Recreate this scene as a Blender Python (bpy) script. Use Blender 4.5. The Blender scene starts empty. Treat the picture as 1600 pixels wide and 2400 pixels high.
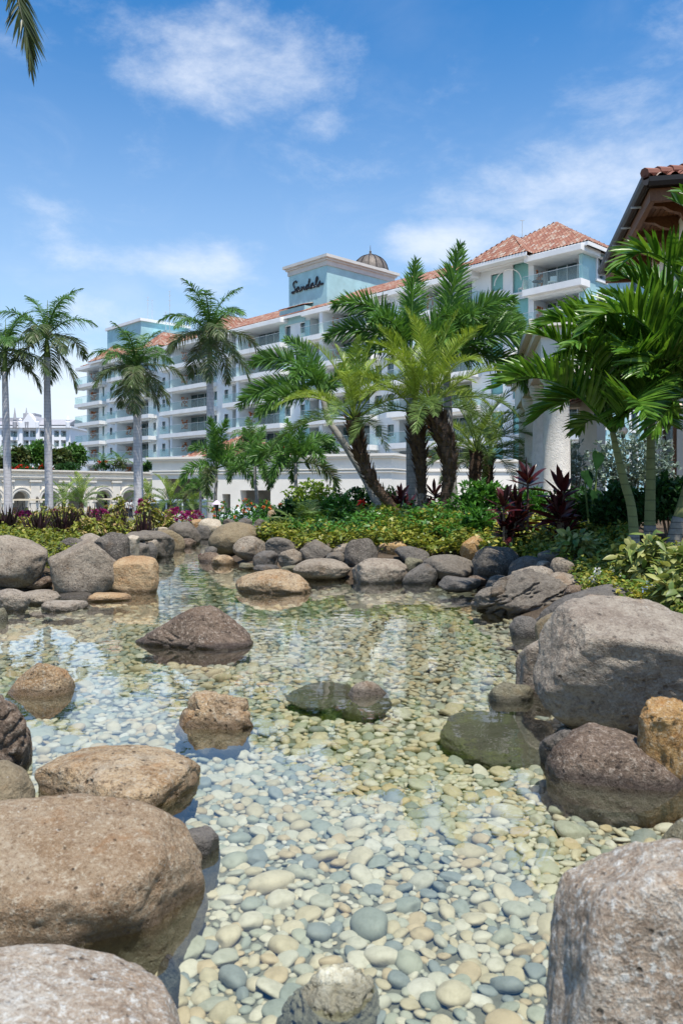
import bpy, bmesh, math, random
import numpy as np
from mathutils import Vector, Matrix, Euler

scene = bpy.context.scene
COL = scene.collection
R = math.radians
CH = 1.35            # eye height above the pond water, metres
F = 1867.0           # focal length in pixels of the 1600 x 2400 photograph (28 mm)
HZ = 1150.0          # row of the horizon

# ------------------------------------------------------------------ camera
cam_data = bpy.data.cameras.new('camera')
cam_data.sensor_fit = 'VERTICAL'
cam_data.sensor_height = 36.0
cam_data.lens = 28.0
cam_data.shift_y = -50.0 / 2400.0
cam_data.clip_start = 0.05
cam_data.clip_end = 6000
cam_data.dof.use_dof = True
cam_data.dof.focus_distance = 14.0
cam_data.dof.aperture_fstop = 5.6
cam = bpy.data.objects.new('camera', cam_data)
cam.location = (0, 0, CH)
cam.rotation_euler = (R(90), 0, 0)
COL.objects.link(cam)
scene.camera = cam

# ------------------------------------------------------------------ node helpers
def mk(nt, t, ins=None, **pr):
    n = nt.nodes.new(t)
    for k, v in pr.items():
        setattr(n, k, v)
    for k, v in (ins or {}).items():
        s = n.inputs[k]
        if hasattr(v, 'is_output'):
            nt.links.new(v, s)
        else:
            s.default_value = v
    return n
def mixc(nt, f, a, b, blend='MIX'):
    n = nt.nodes.new('ShaderNodeMix'); n.data_type = 'RGBA'; n.blend_type = blend
    for i, v in ((0, f), (6, a), (7, b)):
        if hasattr(v, 'is_output'):
            nt.links.new(v, n.inputs[i])
        else:
            n.inputs[i].default_value = v if i == 0 else (tuple(v) + (1,) if len(v) == 3 else v)
    return n.outputs[2]
def ramp(nt, fac, stops, interp='LINEAR'):
    n = nt.nodes.new('ShaderNodeValToRGB')
    n.color_ramp.interpolation = interp
    e = n.color_ramp.elements
    while len(e) < len(stops):
        e.new(0.5)
    for el, (p, c) in zip(e, stops):
        el.position = p
        if not hasattr(c, '__len__'):
            c = (c, c, c)
        el.color = tuple(c) + (1,)
    nt.links.new(fac, n.inputs[0])
    return n.outputs[0]
def math_(nt, op, a, b=0.0, clamp=False):
    n = nt.nodes.new('ShaderNodeMath'); n.operation = op; n.use_clamp = clamp
    for i, v in ((0, a), (1, b)):
        if hasattr(v, 'is_output'):
            nt.links.new(v, n.inputs[i])
        else:
            n.inputs[i].default_value = v
    return n.outputs[0]
def sstep(nt, v, lo, hi, a=0.0, b=1.0):
    n = nt.nodes.new('ShaderNodeMapRange'); n.interpolation_type = 'SMOOTHSTEP'
    nt.links.new(v, n.inputs[0])
    n.inputs[1].default_value = lo; n.inputs[2].default_value = hi
    n.inputs[3].default_value = a; n.inputs[4].default_value = b
    return n.outputs[0]
def noise(nt, vec, scale, detail=4, rough=0.55, dist=0.0):
    n = mk(nt, 'ShaderNodeTexNoise', {'Scale': scale, 'Detail': detail, 'Roughness': rough, 'Distortion': dist})
    if vec is not None:
        nt.links.new(vec, n.inputs['Vector'])
    return n.outputs['Fac']

# ------------------------------------------------------------------ sky and sun
SUN_EL = R(70)
sun_h = Vector((0.36, -0.93, 0)).normalized()
sun_dir = Vector((sun_h.x * math.cos(SUN_EL), sun_h.y * math.cos(SUN_EL), math.sin(SUN_EL)))
world = bpy.data.worlds.new('World')
scene.world = world
world.use_nodes = True
wt = world.node_tree
wt.nodes.clear()
sky = mk(wt, 'ShaderNodeTexSky', sky_type='NISHITA')
sky.sun_disc = False
sky.sun_elevation = SUN_EL
sky.sun_rotation = math.atan2(sun_h.x, sun_h.y)
sky.altitude = 0
sky.air_density = 1.0
sky.dust_density = 0.6
sky.ozone_density = 1.2
wco = mk(wt, 'ShaderNodeTexCoord').outputs['Generated']
hsv = mk(wt, 'ShaderNodeHueSaturation', {'Saturation': 1.44, 'Value': 1.12, 'Color': sky.outputs[0]})
# clouds lie on a flat layer overhead: direction divided by its height
sep = mk(wt, 'ShaderNodeSeparateXYZ', {0: wco})
zz = math_(wt, 'MAXIMUM', math_(wt, 'ADD', sep.outputs[2], 0.16), 0.05)
lay = mk(wt, 'ShaderNodeCombineXYZ', {0: math_(wt, 'DIVIDE', sep.outputs[0], zz), 1: math_(wt, 'DIVIDE', sep.outputs[1], zz), 2: 0.37}).outputs[0]
n_big = noise(wt, lay, 1.15, 7, 0.58, 0.35)
n_fine = noise(wt, mk(wt, 'ShaderNodeMapping', {'Vector': wco, 'Scale': (1.0, 1.0, 1.9)}).outputs[0], 5.5, 9, 0.66, 0.15)
n_wisp = noise(wt, lay, 2.6, 6, 0.6, 1.2)
blob_sum = None
# (column, row, half width, half height, weight): where the photograph shows cloud
BLOBS = [(520, 130, 200, 85, 1.0), (640, 185, 120, 55, .75), (750, 290, 55, 40, .5), (1480, 370, 230, 130, .8), (1290, 430, 260, 60, .55),
         (440, 625, 150, 50, .75), (190, 610, 90, 40, .45), (230, 735, 160, 50, .6), (80, 930, 330, 120, .95),
         (1030, 575, 170, 45, .8), (1340, 515, 130, 60, .6), (70, 500, 110, 60, .4), (50, 290, 140, 40, .35), (1500, 110, 230, 90, .3),
         (850, 400, 420, 45, .32)]
for (bx_, by_, bw, bh, wgt) in BLOBS:
    c = Vector(((bx_ - 800) / F, 1, (HZ - by_) / F)).normalized()
    d = mk(wt, 'ShaderNodeVectorMath', {0: wco, 1: c}, operation='SUBTRACT').outputs[0]
    d = mk(wt, 'ShaderNodeVectorMath', {0: d, 1: (F / bw, 1.0 * F / max(bw, bh), F / bh)}, operation='MULTIPLY').outputs[0]
    l = mk(wt, 'ShaderNodeVectorMath', {0: d}, operation='LENGTH').outputs['Value']
    g = math_(wt, 'MULTIPLY', sstep(wt, l, 1.75, 0.0), wgt)
    blob_sum = g if blob_sum is None else math_(wt, 'MAXIMUM', blob_sum, g)
cl = math_(wt, 'ADD', math_(wt, 'MULTIPLY', math_(wt, 'SUBTRACT', n_fine, 0.5), 2.6), math_(wt, 'MULTIPLY', blob_sum, 1.22))
cl = sstep(wt, cl, 0.15, 1.45)
veil = math_(wt, 'MULTIPLY', sstep(wt, n_wisp, 0.50, 0.85), 0.16)
patch = math_(wt, 'MULTIPLY', sstep(wt, n_big, 0.56, 0.82), 0.22)
allc = math_(wt, 'MAXIMUM', cl, math_(wt, 'MAXIMUM', veil, patch))
allc = math_(wt, 'MULTIPLY', allc, 0.72)
cloud_col = mk(wt, 'ShaderNodeRGB'); cloud_col.outputs[0].default_value = (5.9, 6.2, 6.7, 1)
hazef = sstep(wt, sep.outputs[2], 0.58, 0.0, 0.0, 0.66)
skyh = mixc(wt, hazef, hsv.outputs[0], (4.3, 5.3, 6.5, 1))
skyc = mixc(wt, allc, skyh, cloud_col.outputs[0])
bg = mk(wt, 'ShaderNodeBackground', {'Color': skyc, 'Strength': 0.137})
wo = mk(wt, 'ShaderNodeOutputWorld', {'Surface': bg.outputs[0]})

sun_data = bpy.data.lights.new('sun', 'SUN')
sun_data.energy = 4.9
sun_data.angle = R(0.55)
sun_data.color = (1.0, 0.94, 0.845)
sun = bpy.data.objects.new('sun', sun_data)
sun.rotation_euler = sun_dir.to_track_quat('Z', 'Y').to_euler()
sun.location = (20, -10, 40)
COL.objects.link(sun)

scene.view_settings.view_transform = 'Standard'
scene.view_settings.look = 'None'
scene.view_settings.exposure = 0.33
scene.view_settings.gamma = 1.0
scene.view_settings.use_curve_mapping = False
scene.render.engine = 'CYCLES'
scene.render.filter_size = 1.15
cy = scene.cycles
cy.max_bounces = 7; cy.diffuse_bounces = 3; cy.glossy_bounces = 3
cy.transmission_bounces = 4; cy.transparent_max_bounces = 24
cy.sample_clamp_indirect = 6.0
cy.use_denoising = True
cy.caustics_reflective = False; cy.caustics_refractive = False

# ------------------------------------------------------------------ geometry helpers
def P(px, py, d):
    return Vector(((px - 800.0) * d / F, d, CH + (HZ - py) * d / F))
def PW(px, py, z=0.0):
    d = (CH - z) * F / (py - HZ)
    return ((px - 800.0) * d / F, d)

class MB:
    """collects shapes, links them as one mesh object"""
    def __init__(s):
        s.v = []; s.f = []; s.n = 0
    def add(s, verts, faces):
        verts = np.asarray(verts, float).reshape(-1, 3)
        s.v.append(verts)
        o = s.n
        s.f.extend([tuple(i + o for i in f) for f in faces])
        s.n += len(verts)
        return s
    def box(s, a, b):
        (x0, y0, z0), (x1, y1, z1) = a, b
        if x0 > x1: x0, x1 = x1, x0
        if y0 > y1: y0, y1 = y1, y0
        if z0 > z1: z0, z1 = z1, z0
        v = [(x0, y0, z0), (x1, y0, z0), (x1, y1, z0), (x0, y1, z0), (x0, y0, z1), (x1, y0, z1), (x1, y1, z1), (x0, y1, z1)]
        f = [(0, 3, 2, 1), (4, 5, 6, 7), (0, 1, 5, 4), (1, 2, 6, 5), (2, 3, 7, 6), (3, 0, 4, 7)]
        return s.add(v, f)
    def tube(s, pts, rad, seg=8, cap=True):
        pts = [Vector(p) for p in pts]
        n = len(pts)
        if not hasattr(rad, '__len__'):
            rad = [rad] * n
        V = []
        ref = None
        for i, p in enumerate(pts):
            t = (pts[min(i + 1, n - 1)] - pts[max(i - 1, 0)]).normalized()
            if ref is None:
                ref = Vector((1, 0, 0)) if abs(t.x) < 0.9 else Vector((0, 1, 0))
            a = (ref - t * ref.dot(t)).normalized(); ref = a
            b = t.cross(a)
            for k in range(seg):
                an = 2 * math.pi * k / seg
                V.append(p + (a * math.cos(an) + b * math.sin(an)) * rad[i])
        Fc = []
        for i in range(n - 1):
            for k in range(seg):
                k2 = (k + 1) % seg
                Fc.append((i * seg + k, i * seg + k2, (i + 1) * seg + k2, (i + 1) * seg + k))
        if cap:
            Fc.append(tuple(range(seg - 1, -1, -1)))
            Fc.append(tuple((n - 1) * seg + k for k in range(seg)))
        return s.add([tuple(v) for v in V], Fc)
    def lathe(s, prof, center=(0, 0, 0), seg=16):
        V = []; Fc = []
        cx, cy_, cz = center
        for (r, z) in prof:
            for k in range(seg):
                an = 2 * math.pi * k / seg
                V.append((cx + r * math.cos(an), cy_ + r * math.sin(an), cz + z))
        for i in range(len(prof) - 1):
            for k in range(seg):
                k2 = (k + 1) % seg
                Fc.append((i * seg + k, i * seg + k2, (i + 1) * seg + k2, (i + 1) * seg + k))
        Fc.append(tuple(range(seg - 1, -1, -1)))
        Fc.append(tuple((len(prof) - 1) * seg + k for k in range(seg)))
        return s.add(V, Fc)
    def prism(s, poly, h0, h1, axis='y'):
        """polygon in (a, z), pushed along the axis from h0 to h1"""
        n = len(poly)
        if axis == 'y':
            V = [(a, h0, z) for a, z in poly] + [(a, h1, z) for a, z in poly]
        elif axis == 'x':
            V = [(h0, a, z) for a, z in poly] + [(h1, a, z) for a, z in poly]
        else:
            V = [(a, b, h0) for a, b in poly] + [(a, b, h1) for a, b in poly]
        Fc = [tuple(range(n)), tuple(range(2 * n - 1, n - 1, -1))]
        for i in range(n):
            j = (i + 1) % n
            Fc.append((i, i + n, j + n, j))
        return s.add(V, Fc)
    def mesh(s, name, smooth=False):
        me = bpy.data.meshes.new(name)
        v = np.concatenate(s.v) if s.v else np.zeros((0, 3))
        me.from_pydata(v.tolist(), [], s.f)
        me.update()
        if smooth:
            me.polygons.foreach_set('use_smooth', [True] * len(me.polygons))
        return me
    def build(s, name, mat, parent=None, smooth=False, fix=False):
        me = s.mesh(name, smooth)
        if fix:
            bm = bmesh.new(); bm.from_mesh(me)
            bmesh.ops.recalc_face_normals(bm, faces=bm.faces)
            bm.to_mesh(me); bm.free()
        return link(name, me, mat, parent)

def np_mesh(name, verts, faces, smooth=False):
    """verts (n,3), faces (m,k) of one size, quick"""
    verts = np.asarray(verts, np.float32); faces = np.asarray(faces, np.int32)
    me = bpy.data.meshes.new(name)
    k = faces.shape[1]
    me.vertices.add(len(verts)); me.vertices.foreach_set('co', verts.ravel())
    me.loops.add(faces.size); me.loops.foreach_set('vertex_index', faces.ravel())
    me.polygons.add(len(faces))
    me.polygons.foreach_set('loop_start', np.arange(0, faces.size, k, dtype=np.int32))
    me.polygons.foreach_set('loop_total', np.full(len(faces), k, np.int32))
    if smooth:
        me.polygons.foreach_set('use_smooth', np.ones(len(faces), bool))
    me.update(calc_edges=True)
    return me

def link(name, me, mat, parent=None):
    o = bpy.data.objects.new(name, me)
    if mat is not None and me is not None and not me.materials:
        me.materials.append(mat)
    COL.objects.link(o)
    if parent is not None:
        o.parent = parent
    return o
def tag(o, label=None, cat=None, group=None, kind=None):
    if label: o['label'] = label
    if cat: o['category'] = cat
    if group: o['group'] = group
    if kind: o['kind'] = kind
    return o
def thing(name, label, cat, loc=(0, 0, 0), rz=0.0, group=None):
    o = bpy.data.objects.new(name, None)
    o.empty_display_size = 0.2
    COL.objects.link(o)
    o.location = loc; o.rotation_euler = (0, 0, rz)
    return tag(o, label, cat, group)

# vectorised gradient-like noise
def vnoise(p, seed=0):
    p = np.asarray(p, float)
    i = np.floor(p).astype(np.int64); f = p - i
    u = f * f * f * (f * (f * 6 - 15) + 10)
    def h(ix, iy, iz):
        n = (ix * 374761393 + iy * 668265263 + iz * 2147483647 + seed * 144665) & 0xFFFFFFFF
        n = ((n ^ (n >> 13)) * 1274126177) & 0xFFFFFFFF
        n = ((n ^ (n >> 16)) * 2246822519) & 0xFFFFFFFF
        return ((n ^ (n >> 15)) & 0xFFFF) / 32767.5 - 1.0
    r = 0
    for dx in (0, 1):
        for dy in (0, 1):
            for dz in (0, 1):
                w = (u[:, 0] if dx else 1 - u[:, 0]) * (u[:, 1] if dy else 1 - u[:, 1]) * (u[:, 2] if dz else 1 - u[:, 2])
                r = r + w * h(i[:, 0] + dx, i[:, 1] + dy, i[:, 2] + dz)
    return r
def fbm(p, oct=4, seed=0, gain=0.5):
    a = 1.0; r = 0; s = 0
    for k in range(oct):
        r = r + a * vnoise(p * (2.03 ** k) + k * 17.3, seed + k); s += a; a *= gain
    return r / s
_ico = {}
def ico(level):
    if level not in _ico:
        bm = bmesh.new(); bmesh.ops.create_icosphere(bm, subdivisions=level, radius=1.0)
        bm.verts.ensure_lookup_table()
        _ico[level] = (np.array([v.co[:] for v in bm.verts]), np.array([[v.index for v in f.verts] for f in bm.faces]))
        bm.free()
    return _ico[level]

# ------------------------------------------------------------------ materials
def newmat(name):
    m = bpy.data.materials.new(name); m.use_nodes = True
    nt = m.node_tree; nt.nodes.clear()
    out = nt.nodes.new('ShaderNodeOutputMaterial')
    return m, nt, out
def pbsdf(nt, out, col, rough=0.7, spec=0.5, metal=0.0, normal=None):
    b = mk(nt, 'ShaderNodeBsdfPrincipled', {'Metallic': metal, 'Specular IOR Level': spec})
    for k, v in (('Base Color', col), ('Roughness', rough)):
        if hasattr(v, 'is_output'): nt.links.new(v, b.inputs[k])
        else: b.inputs[k].default_value = (tuple(v) + (1,)) if hasattr(v, '__len__') and len(v) == 3 else v
    if normal is not None: nt.links.new(normal, b.inputs['Normal'])
    nt.links.new(b.outputs[0], out.inputs[0])
    return b
def bump(nt, h, strength=0.3, dist=0.02, normal=None):
    n = mk(nt, 'ShaderNodeBump', {'Height': h, 'Strength': strength, 'Distance': dist})
    if normal is not None: nt.links.new(normal, n.inputs['Normal'])
    return n.outputs[0]
def plain(name, col, rough=0.6, spec=0.4, metal=0.0, var=0.08, scale=3.0, bmp=0.0, bscale=40.0, bdist=0.01):
    """a painted or plastered surface with slight unevenness"""
    m, nt, out = newmat(name)
    co = mk(nt, 'ShaderNodeTexCoord').outputs['Object']
    n = noise(nt, co, scale, 5, 0.6)
    lo = tuple(c * (1 - var) for c in col); hi = tuple(min(1, c * (1 + var)) for c in col)
    c = ramp(nt, n, [(0.3, lo), (0.7, hi)])
    nrm = bump(nt, noise(nt, co, bscale, 4, 0.6), bmp, bdist) if bmp else None
    pbsdf(nt, out, c, rough, spec, metal, nrm)
    return m

def rock_mat(name, a, b, dark, light, scale=1.0, pit=0.5, speck=0.5, band=0.0):
    a, b, dark, light = [(c[0] * .67, c[1] * .70, c[2] * .675) for c in (a, b, dark, light)]
    m, nt, out = newmat(name)
    tc = mk(nt, 'ShaderNodeTexCoord')
    rnd = mk(nt, 'ShaderNodeObjectInfo').outputs['Random']
    off = mk(nt, 'ShaderNodeVectorMath', {0: tc.outputs['Object'], 1: (0, 0, 0)}, operation='ADD')
    cmb = mk(nt, 'ShaderNodeCombineXYZ', {0: math_(nt, 'MULTIPLY', rnd, 37.0), 1: math_(nt, 'MULTIPLY', rnd, 11.0), 2: math_(nt, 'MULTIPLY', rnd, 53.0)})
    nt.links.new(cmb.outputs[0], off.inputs[1])
    co = off.outputs[0]
    n1 = noise(nt, co, 3.2 * scale, 6, 0.6, 0.4)
    n2 = noise(nt, co, 11 * scale, 6, 0.65)
    n3 = noise(nt, co, 30 * scale, 5, 0.72)
    c = ramp(nt, n1, [(0.38, b), (0.58, a)])
    c = mixc(nt, sstep(nt, n2, 0.40, 0.80, 0, 0.75), c, dark)
    c = mixc(nt, sstep(nt, n3, 0.52, 0.66, 0, min(1.0, speck * 1.5)), c, light)
    n4 = noise(nt, co, 85 * scale, 3, 0.7)
    c = mixc(nt, sstep(nt, n4, 0.52, 0.68, 0, 0.55), c, light)
    c = mixc(nt, sstep(nt, n4, 0.47, 0.34, 0, 0.6), c, dark)
    n5 = noise(nt, co, 1.4 * scale, 5, 0.65, 0.8)
    c = mixc(nt, sstep(nt, n5, 0.50, 0.70, 0, 0.40), c, light)
    c = mixc(nt, sstep(nt, n3, 0.47, 0.34, 0, 0.8), c, dark)
    vo = mk(nt, 'ShaderNodeTexVoronoi', {'Vector': co, 'Scale': 22 * scale, 'Randomness': 1.0})
    pitm = math_(nt, 'MULTIPLY', sstep(nt, vo.outputs['Distance'], 0.28, 0.08), sstep(nt, n2, 0.50, 0.62))
    c = mixc(nt, math_(nt, 'MULTIPLY', pitm, pit), c, tuple(x * 0.35 for x in dark))
    st = noise(nt, co, 4.3 * scale, 5, 0.6, 0.5)
    c = mixc(nt, sstep(nt, st, 0.55, 0.72, 0, 0.45), c, (b[0] * 1.05, b[1] * .78, b[2] * .5))
    vl = mk(nt, 'ShaderNodeTexVoronoi', {'Vector': co, 'Scale': 26 * scale, 'Randomness': 1.0})
    lich = math_(nt, 'MULTIPLY', sstep(nt, vl.outputs['Distance'], 0.22, 0.12), sstep(nt, noise(nt, co, 6 * scale, 3), 0.54, 0.62))
    c = mixc(nt, math_(nt, 'MULTIPLY', lich, 0.7 * speck), c, (0.52, 0.51, 0.47))
    if band:
        sp = mk(nt, 'ShaderNodeSeparateXYZ', {0: co})
        w = math_(nt, 'SINE', math_(nt, 'ADD', math_(nt, 'MULTIPLY', sp.outputs[2], 42.0), math_(nt, 'MULTIPLY', n1, 9.0)))
        c = mixc(nt, sstep(nt, w, 0.2, 1.0, 0, band), c, light)
    # wet stone just above the water, silt below it
    pos = mk(nt, 'ShaderNodeNewGeometry').outputs['Position']
    pz = mk(nt, 'ShaderNodeSeparateXYZ', {0: pos}).outputs[2]
    pzn = math_(nt, 'ADD', pz, math_(nt, 'MULTIPLY', math_(nt, 'SUBTRACT', noise(nt, pos, 7, 4), 0.5), 0.05))
    wet = sstep(nt, pzn, 0.065, 0.02)
    c = mixc(nt, math_(nt, 'MULTIPLY', wet, 0.78), c, tuple(0.30 * x for x in b), 'MIX')
    silt = sstep(nt, pzn, 0.0, -0.05, 0, 0.55)
    c = mixc(nt, silt, c, (0.15, 0.16, 0.125))
    h = math_(nt, 'ADD', math_(nt, 'MULTIPLY', n2, 0.8), math_(nt, 'ADD', math_(nt, 'MULTIPLY', n3, 0.42), math_(nt, 'MULTIPLY', n4, 0.16)))
    h = math_(nt, 'SUBTRACT', h, math_(nt, 'MULTIPLY', pitm, 0.5 * pit))
    nrm = bump(nt, h, 1.0, 0.05 / scale)
    rough = math_(nt, 'SUBTRACT', 0.85, math_(nt, 'MULTIPLY', wet, 0.6))
    pbsdf(nt, out, c, rough, 0.35, 0, nrm)
    return m

M = {}
M['basalt'] = rock_mat('rock_basalt', (0.187, 0.158, 0.135), (0.121, 0.099, 0.085), (0.055, 0.045, 0.037), (0.352, 0.295, 0.252), 1.3, 0.9, 0.7)
M['grey'] = rock_mat('rock_grey', (0.275, 0.231, 0.196), (0.204, 0.167, 0.141), (0.143, 0.115, 0.096), (0.374, 0.315, 0.261), 1.0, 0.4, 0.4)
M['slate'] = rock_mat('rock_slate', (0.220, 0.192, 0.174), (0.154, 0.133, 0.122), (0.099, 0.085, 0.077), (0.308, 0.266, 0.235), 1.0, 0.25, 0.3)
M['brown'] = rock_mat('rock_brown', (0.44, 0.355, 0.28), (0.32, 0.245, 0.185), (0.16, 0.115, 0.083), (0.60, 0.50, 0.41), 1.1, 0.8, 0.42)
M['dkbrown'] = rock_mat('rock_dark_brown', (0.275, 0.187, 0.135), (0.165, 0.108, 0.078), (0.061, 0.042, 0.031), (0.506, 0.404, 0.331), 1.2, 0.9, 0.6)
M['tan'] = rock_mat('rock_tan', (0.660, 0.443, 0.252), (0.572, 0.335, 0.165), (0.396, 0.217, 0.104), (0.726, 0.552, 0.374), 0.8, 0.3, 0.35, 0.18)
M['pale'] = rock_mat('rock_pale', (0.506, 0.414, 0.335), (0.385, 0.300, 0.239), (0.231, 0.172, 0.135), (0.616, 0.522, 0.435), 0.8, 0.6, 0.45)
M['white'] = rock_mat('rock_white', (0.748, 0.630, 0.505), (0.605, 0.492, 0.383), (0.396, 0.305, 0.226), (0.858, 0.739, 0.609), 1.0, 0.4, 0.4)
M['olive'] = rock_mat('rock_olive', (0.352, 0.266, 0.165), (0.286, 0.217, 0.139), (0.209, 0.153, 0.096), (0.440, 0.355, 0.244), 1.4, 0.25, 0.5)
M['orange'] = rock_mat('rock_orange', (0.605, 0.364, 0.148), (0.506, 0.266, 0.087), (0.308, 0.158, 0.061), (0.748, 0.591, 0.418), 1.2, 0.5, 0.5)
M['rust'] = rock_mat('rock_rust', (0.62, 0.43, 0.26), (0.48, 0.29, 0.145), (0.14, 0.09, 0.055), (0.74, 0.64, 0.52), 1.0, 0.8, 0.36)
M['front'] = rock_mat('rock_front', (0.462, 0.330, 0.217), (0.385, 0.246, 0.144), (0.231, 0.138, 0.078), (0.660, 0.542, 0.418), 1.8, 0.8, 0.6)
M['frontpale'] = rock_mat('rock_front_pale', (0.66, 0.56, 0.47), (0.50, 0.38, 0.29), (0.28, 0.19, 0.13), (0.86, 0.82, 0.78), 1.4, 0.6, 0.7)
M['mossy'] = rock_mat('rock_mossy', (0.286, 0.246, 0.165), (0.220, 0.197, 0.131), (0.110, 0.094, 0.061), (0.440, 0.394, 0.296), 1.3, 0.6, 0.5)
M['lime'] = rock_mat('rock_lime', (1.00, 0.92, 0.72), (0.86, 0.77, 0.56), (0.55, 0.46, 0.30), (1.0, 0.98, 0.86), 1.6, 0.6, 0.5)

# ------------------------------------------------------------------ pond outline and ground
POND = [(-1.7, 0.9), (-2.0, 3.0), (-2.7, 4.5), (-3.7, 6.0), (-4.6, 8.0), (-4.9, 9.6), PW(40, 1398), PW(80, 1392), PW(200, 1384), PW(300, 1384), PW(372, 1388), PW(372, 1330),
        PW(350, 1305), PW(390, 1285), PW(455, 1262), PW(480, 1250), PW(500, 1262), PW(475, 1300), PW(505, 1325), PW(640, 1342), PW(700, 1358),
        PW(830, 1366), PW(960, 1368), PW(1110, 1388), PW(1120, 1445), PW(1205, 1490), PW(1225, 1550), PW(1260, 1665), (1.25, 3.94), (1.75, 3.2), (2.0, 2.2), (1.6, 0.9)]
POND = np.array(POND)
SHORE = 0.42      # the water runs in under the first row of rocks
def pond_sd(xy):
    """signed distance to the shore, negative in the water"""
    xy = np.asarray(xy, float).reshape(-1, 2)
    n = len(POND)
    dmin = np.full(len(xy), 1e9); inside = np.zeros(len(xy), bool)
    for i in range(n):
        a = POND[i]; b = POND[(i + 1) % n]
        e = b - a; w = xy - a
        t = np.clip((w @ e) / (e @ e), 0, 1)
        q = w - t[:, None] * e
        dmin = np.minimum(dmin, np.hypot(q[:, 0], q[:, 1]))
        c = ((a[1] <= xy[:, 1]) & (b[1] > xy[:, 1])) | ((b[1] <= xy[:, 1]) & (a[1] > xy[:, 1]))
        xi = a[0] + (xy[:, 1] - a[1]) / (b[1] - a[1] + 1e-12) * e[0]
        inside ^= c & (xy[:, 0] < xi)
    return np.where(inside, -dmin, dmin) - SHORE
def S01(x, a, b):
    t = np.clip((x - a) / (b - a), 0, 1)
    return t * t * (3 - 2 * t)
ROADZ = -1.25
def ground_z(x, y):
    x = np.atleast_1d(np.asarray(x, float)); y = np.atleast_1d(np.asarray(y, float))
    sd = pond_sd(np.stack([x, y], 1))
    bank = 0.02 + 0.25 * S01(sd, 0.1, 0.8) + 0.30 * S01(sd, 0.8, 3.0)
    bank = bank + 0.15 * S01(x, 2, 6) * S01(sd, .5, 3)
    bank = bank + 0.03 * vnoise(np.stack([x * 1.3, y * 1.3, x * 0], 1), 5)
    right = S01(x, 1.0, 5.0)
    far = S01(y, 22 + 16 * right, 31 + 20 * right)
    left = S01(-x, 7.0, 12.0) * S01(y, 6, 14)
    k = np.maximum(far, left * 0.6)
    z = bank * (1 - k) + ROADZ * k
    z = np.where(sd < 0.1, -0.32 + 0.34 * S01(sd, -0.45, 0.1), z)
    return z
def gz(x, y):
    return float(ground_z(x, y)[0])

def axis(*segs):
    out = []
    for (a, b, n) in segs:
        out.extend(np.linspace(a, b, n, endpoint=False))
    return np.array(out)
gx = np.concatenate([axis((-2500, -200, 8), (-200, -30, 12), (-30, -8, 20), (-8, 8, 110), (8, 30, 22), (30, 200, 12), (200, 2500, 8)), [2500]])
gy = np.concatenate([axis((-300, -10, 8), (-10, 0.5, 12), (0.5, 16, 110), (16, 40, 44), (40, 120, 20), (120, 600, 12), (600, 3500, 8)), [3500]])
GX, GY = np.meshgrid(gx, gy, indexing='ij')
GZ = ground_z(GX.ravel(), GY.ravel())
nx, ny = len(gx), len(gy)
idx = np.arange(nx * ny).reshape(nx, ny)
q = np.stack([idx[:-1, :-1], idx[1:, :-1], idx[1:, 1:], idx[:-1, 1:]], -1).reshape(-1, 4)
m, nt, out = newmat('garden_soil')
gpos = mk(nt, 'ShaderNodeNewGeometry').outputs['Position']
n1 = noise(nt, gpos, 2.2, 6, 0.6); n2 = noise(nt, gpos, 35, 5, 0.7)
soil = ramp(nt, n1, [(0.3, (0.055, 0.04, 0.028)), (0.7, (0.12, 0.09, 0.062))])
soil = mixc(nt, sstep(nt, n2, 0.52, 0.7, 0, 0.7), soil, (0.20, 0.155, 0.11))
asph = ramp(nt, n2, [(0.3, (0.12, 0.118, 0.112)), (0.7, (0.17, 0.165, 0.155))])
yy = mk(nt, 'ShaderNodeSeparateXYZ', {0: gpos}).outputs[2]
soil = mixc(nt, sstep(nt, yy, -1.0, -1.2), soil, asph)
pbsdf(nt, out, soil, 0.95, 0.2, 0, bump(nt, n2, 0.8, 0.03))
M['soil'] = m
ground = link('ground', np_mesh('ground', np.stack([GX.ravel(), GY.ravel(), GZ], 1), q, True), M['soil'])
tag(ground, kind='structure')

# pond bed: a silt floor that carries the pebbles
BED = -0.17
def in_bed(x, y, grow=0.15):
    return pond_sd(np.stack([np.atleast_1d(x), np.atleast_1d(y)], 1)) < grow
bx0, bx1, by0, by1 = POND[:, 0].min() - .9, POND[:, 0].max() + .9, POND[:, 1].min() - .3, POND[:, 1].max() + .9
ax_ = np.linspace(bx0, bx1, 60); ay_ = np.linspace(by0, by1, 160)
BX, BY = np.meshgrid(ax_, ay_, indexing='ij')
sdv = pond_sd(np.stack([BX.ravel(), BY.ravel()], 1))
bz = BED + 0.14 * S01(sdv, -0.5, 0.2) + 0.02 * vnoise(np.stack([BX.ravel() * 1.2, BY.ravel() * 1.2, BX.ravel() * 0], 1), 3)
bi = np.arange(BX.size).reshape(BX.shape)
bq = np.stack([bi[:-1, :-1], bi[1:, :-1], bi[1:, 1:], bi[:-1, 1:]], -1).reshape(-1, 4)
keep = (sdv[bq] < 0.35).any(1)
M['silt'] = plain('pond_silt', (0.17, 0.17, 0.13), 0.9, 0.2, 0, 0.3, 12, 0.5, 60)
bed = link('pond_bed', np_mesh('pond_bed', np.stack([BX.ravel(), BY.ravel(), bz], 1), bq[keep], True), M['silt'])
tag(bed, kind='structure')
def bed_z(x, y):
    s = pond_sd(np.stack([x, y], 1))
    return BED + 0.14 * S01(s, -0.5, 0.2) + 0.02 * vnoise(np.stack([x * 1.2, y * 1.2, x * 0], 1), 3)

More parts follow.
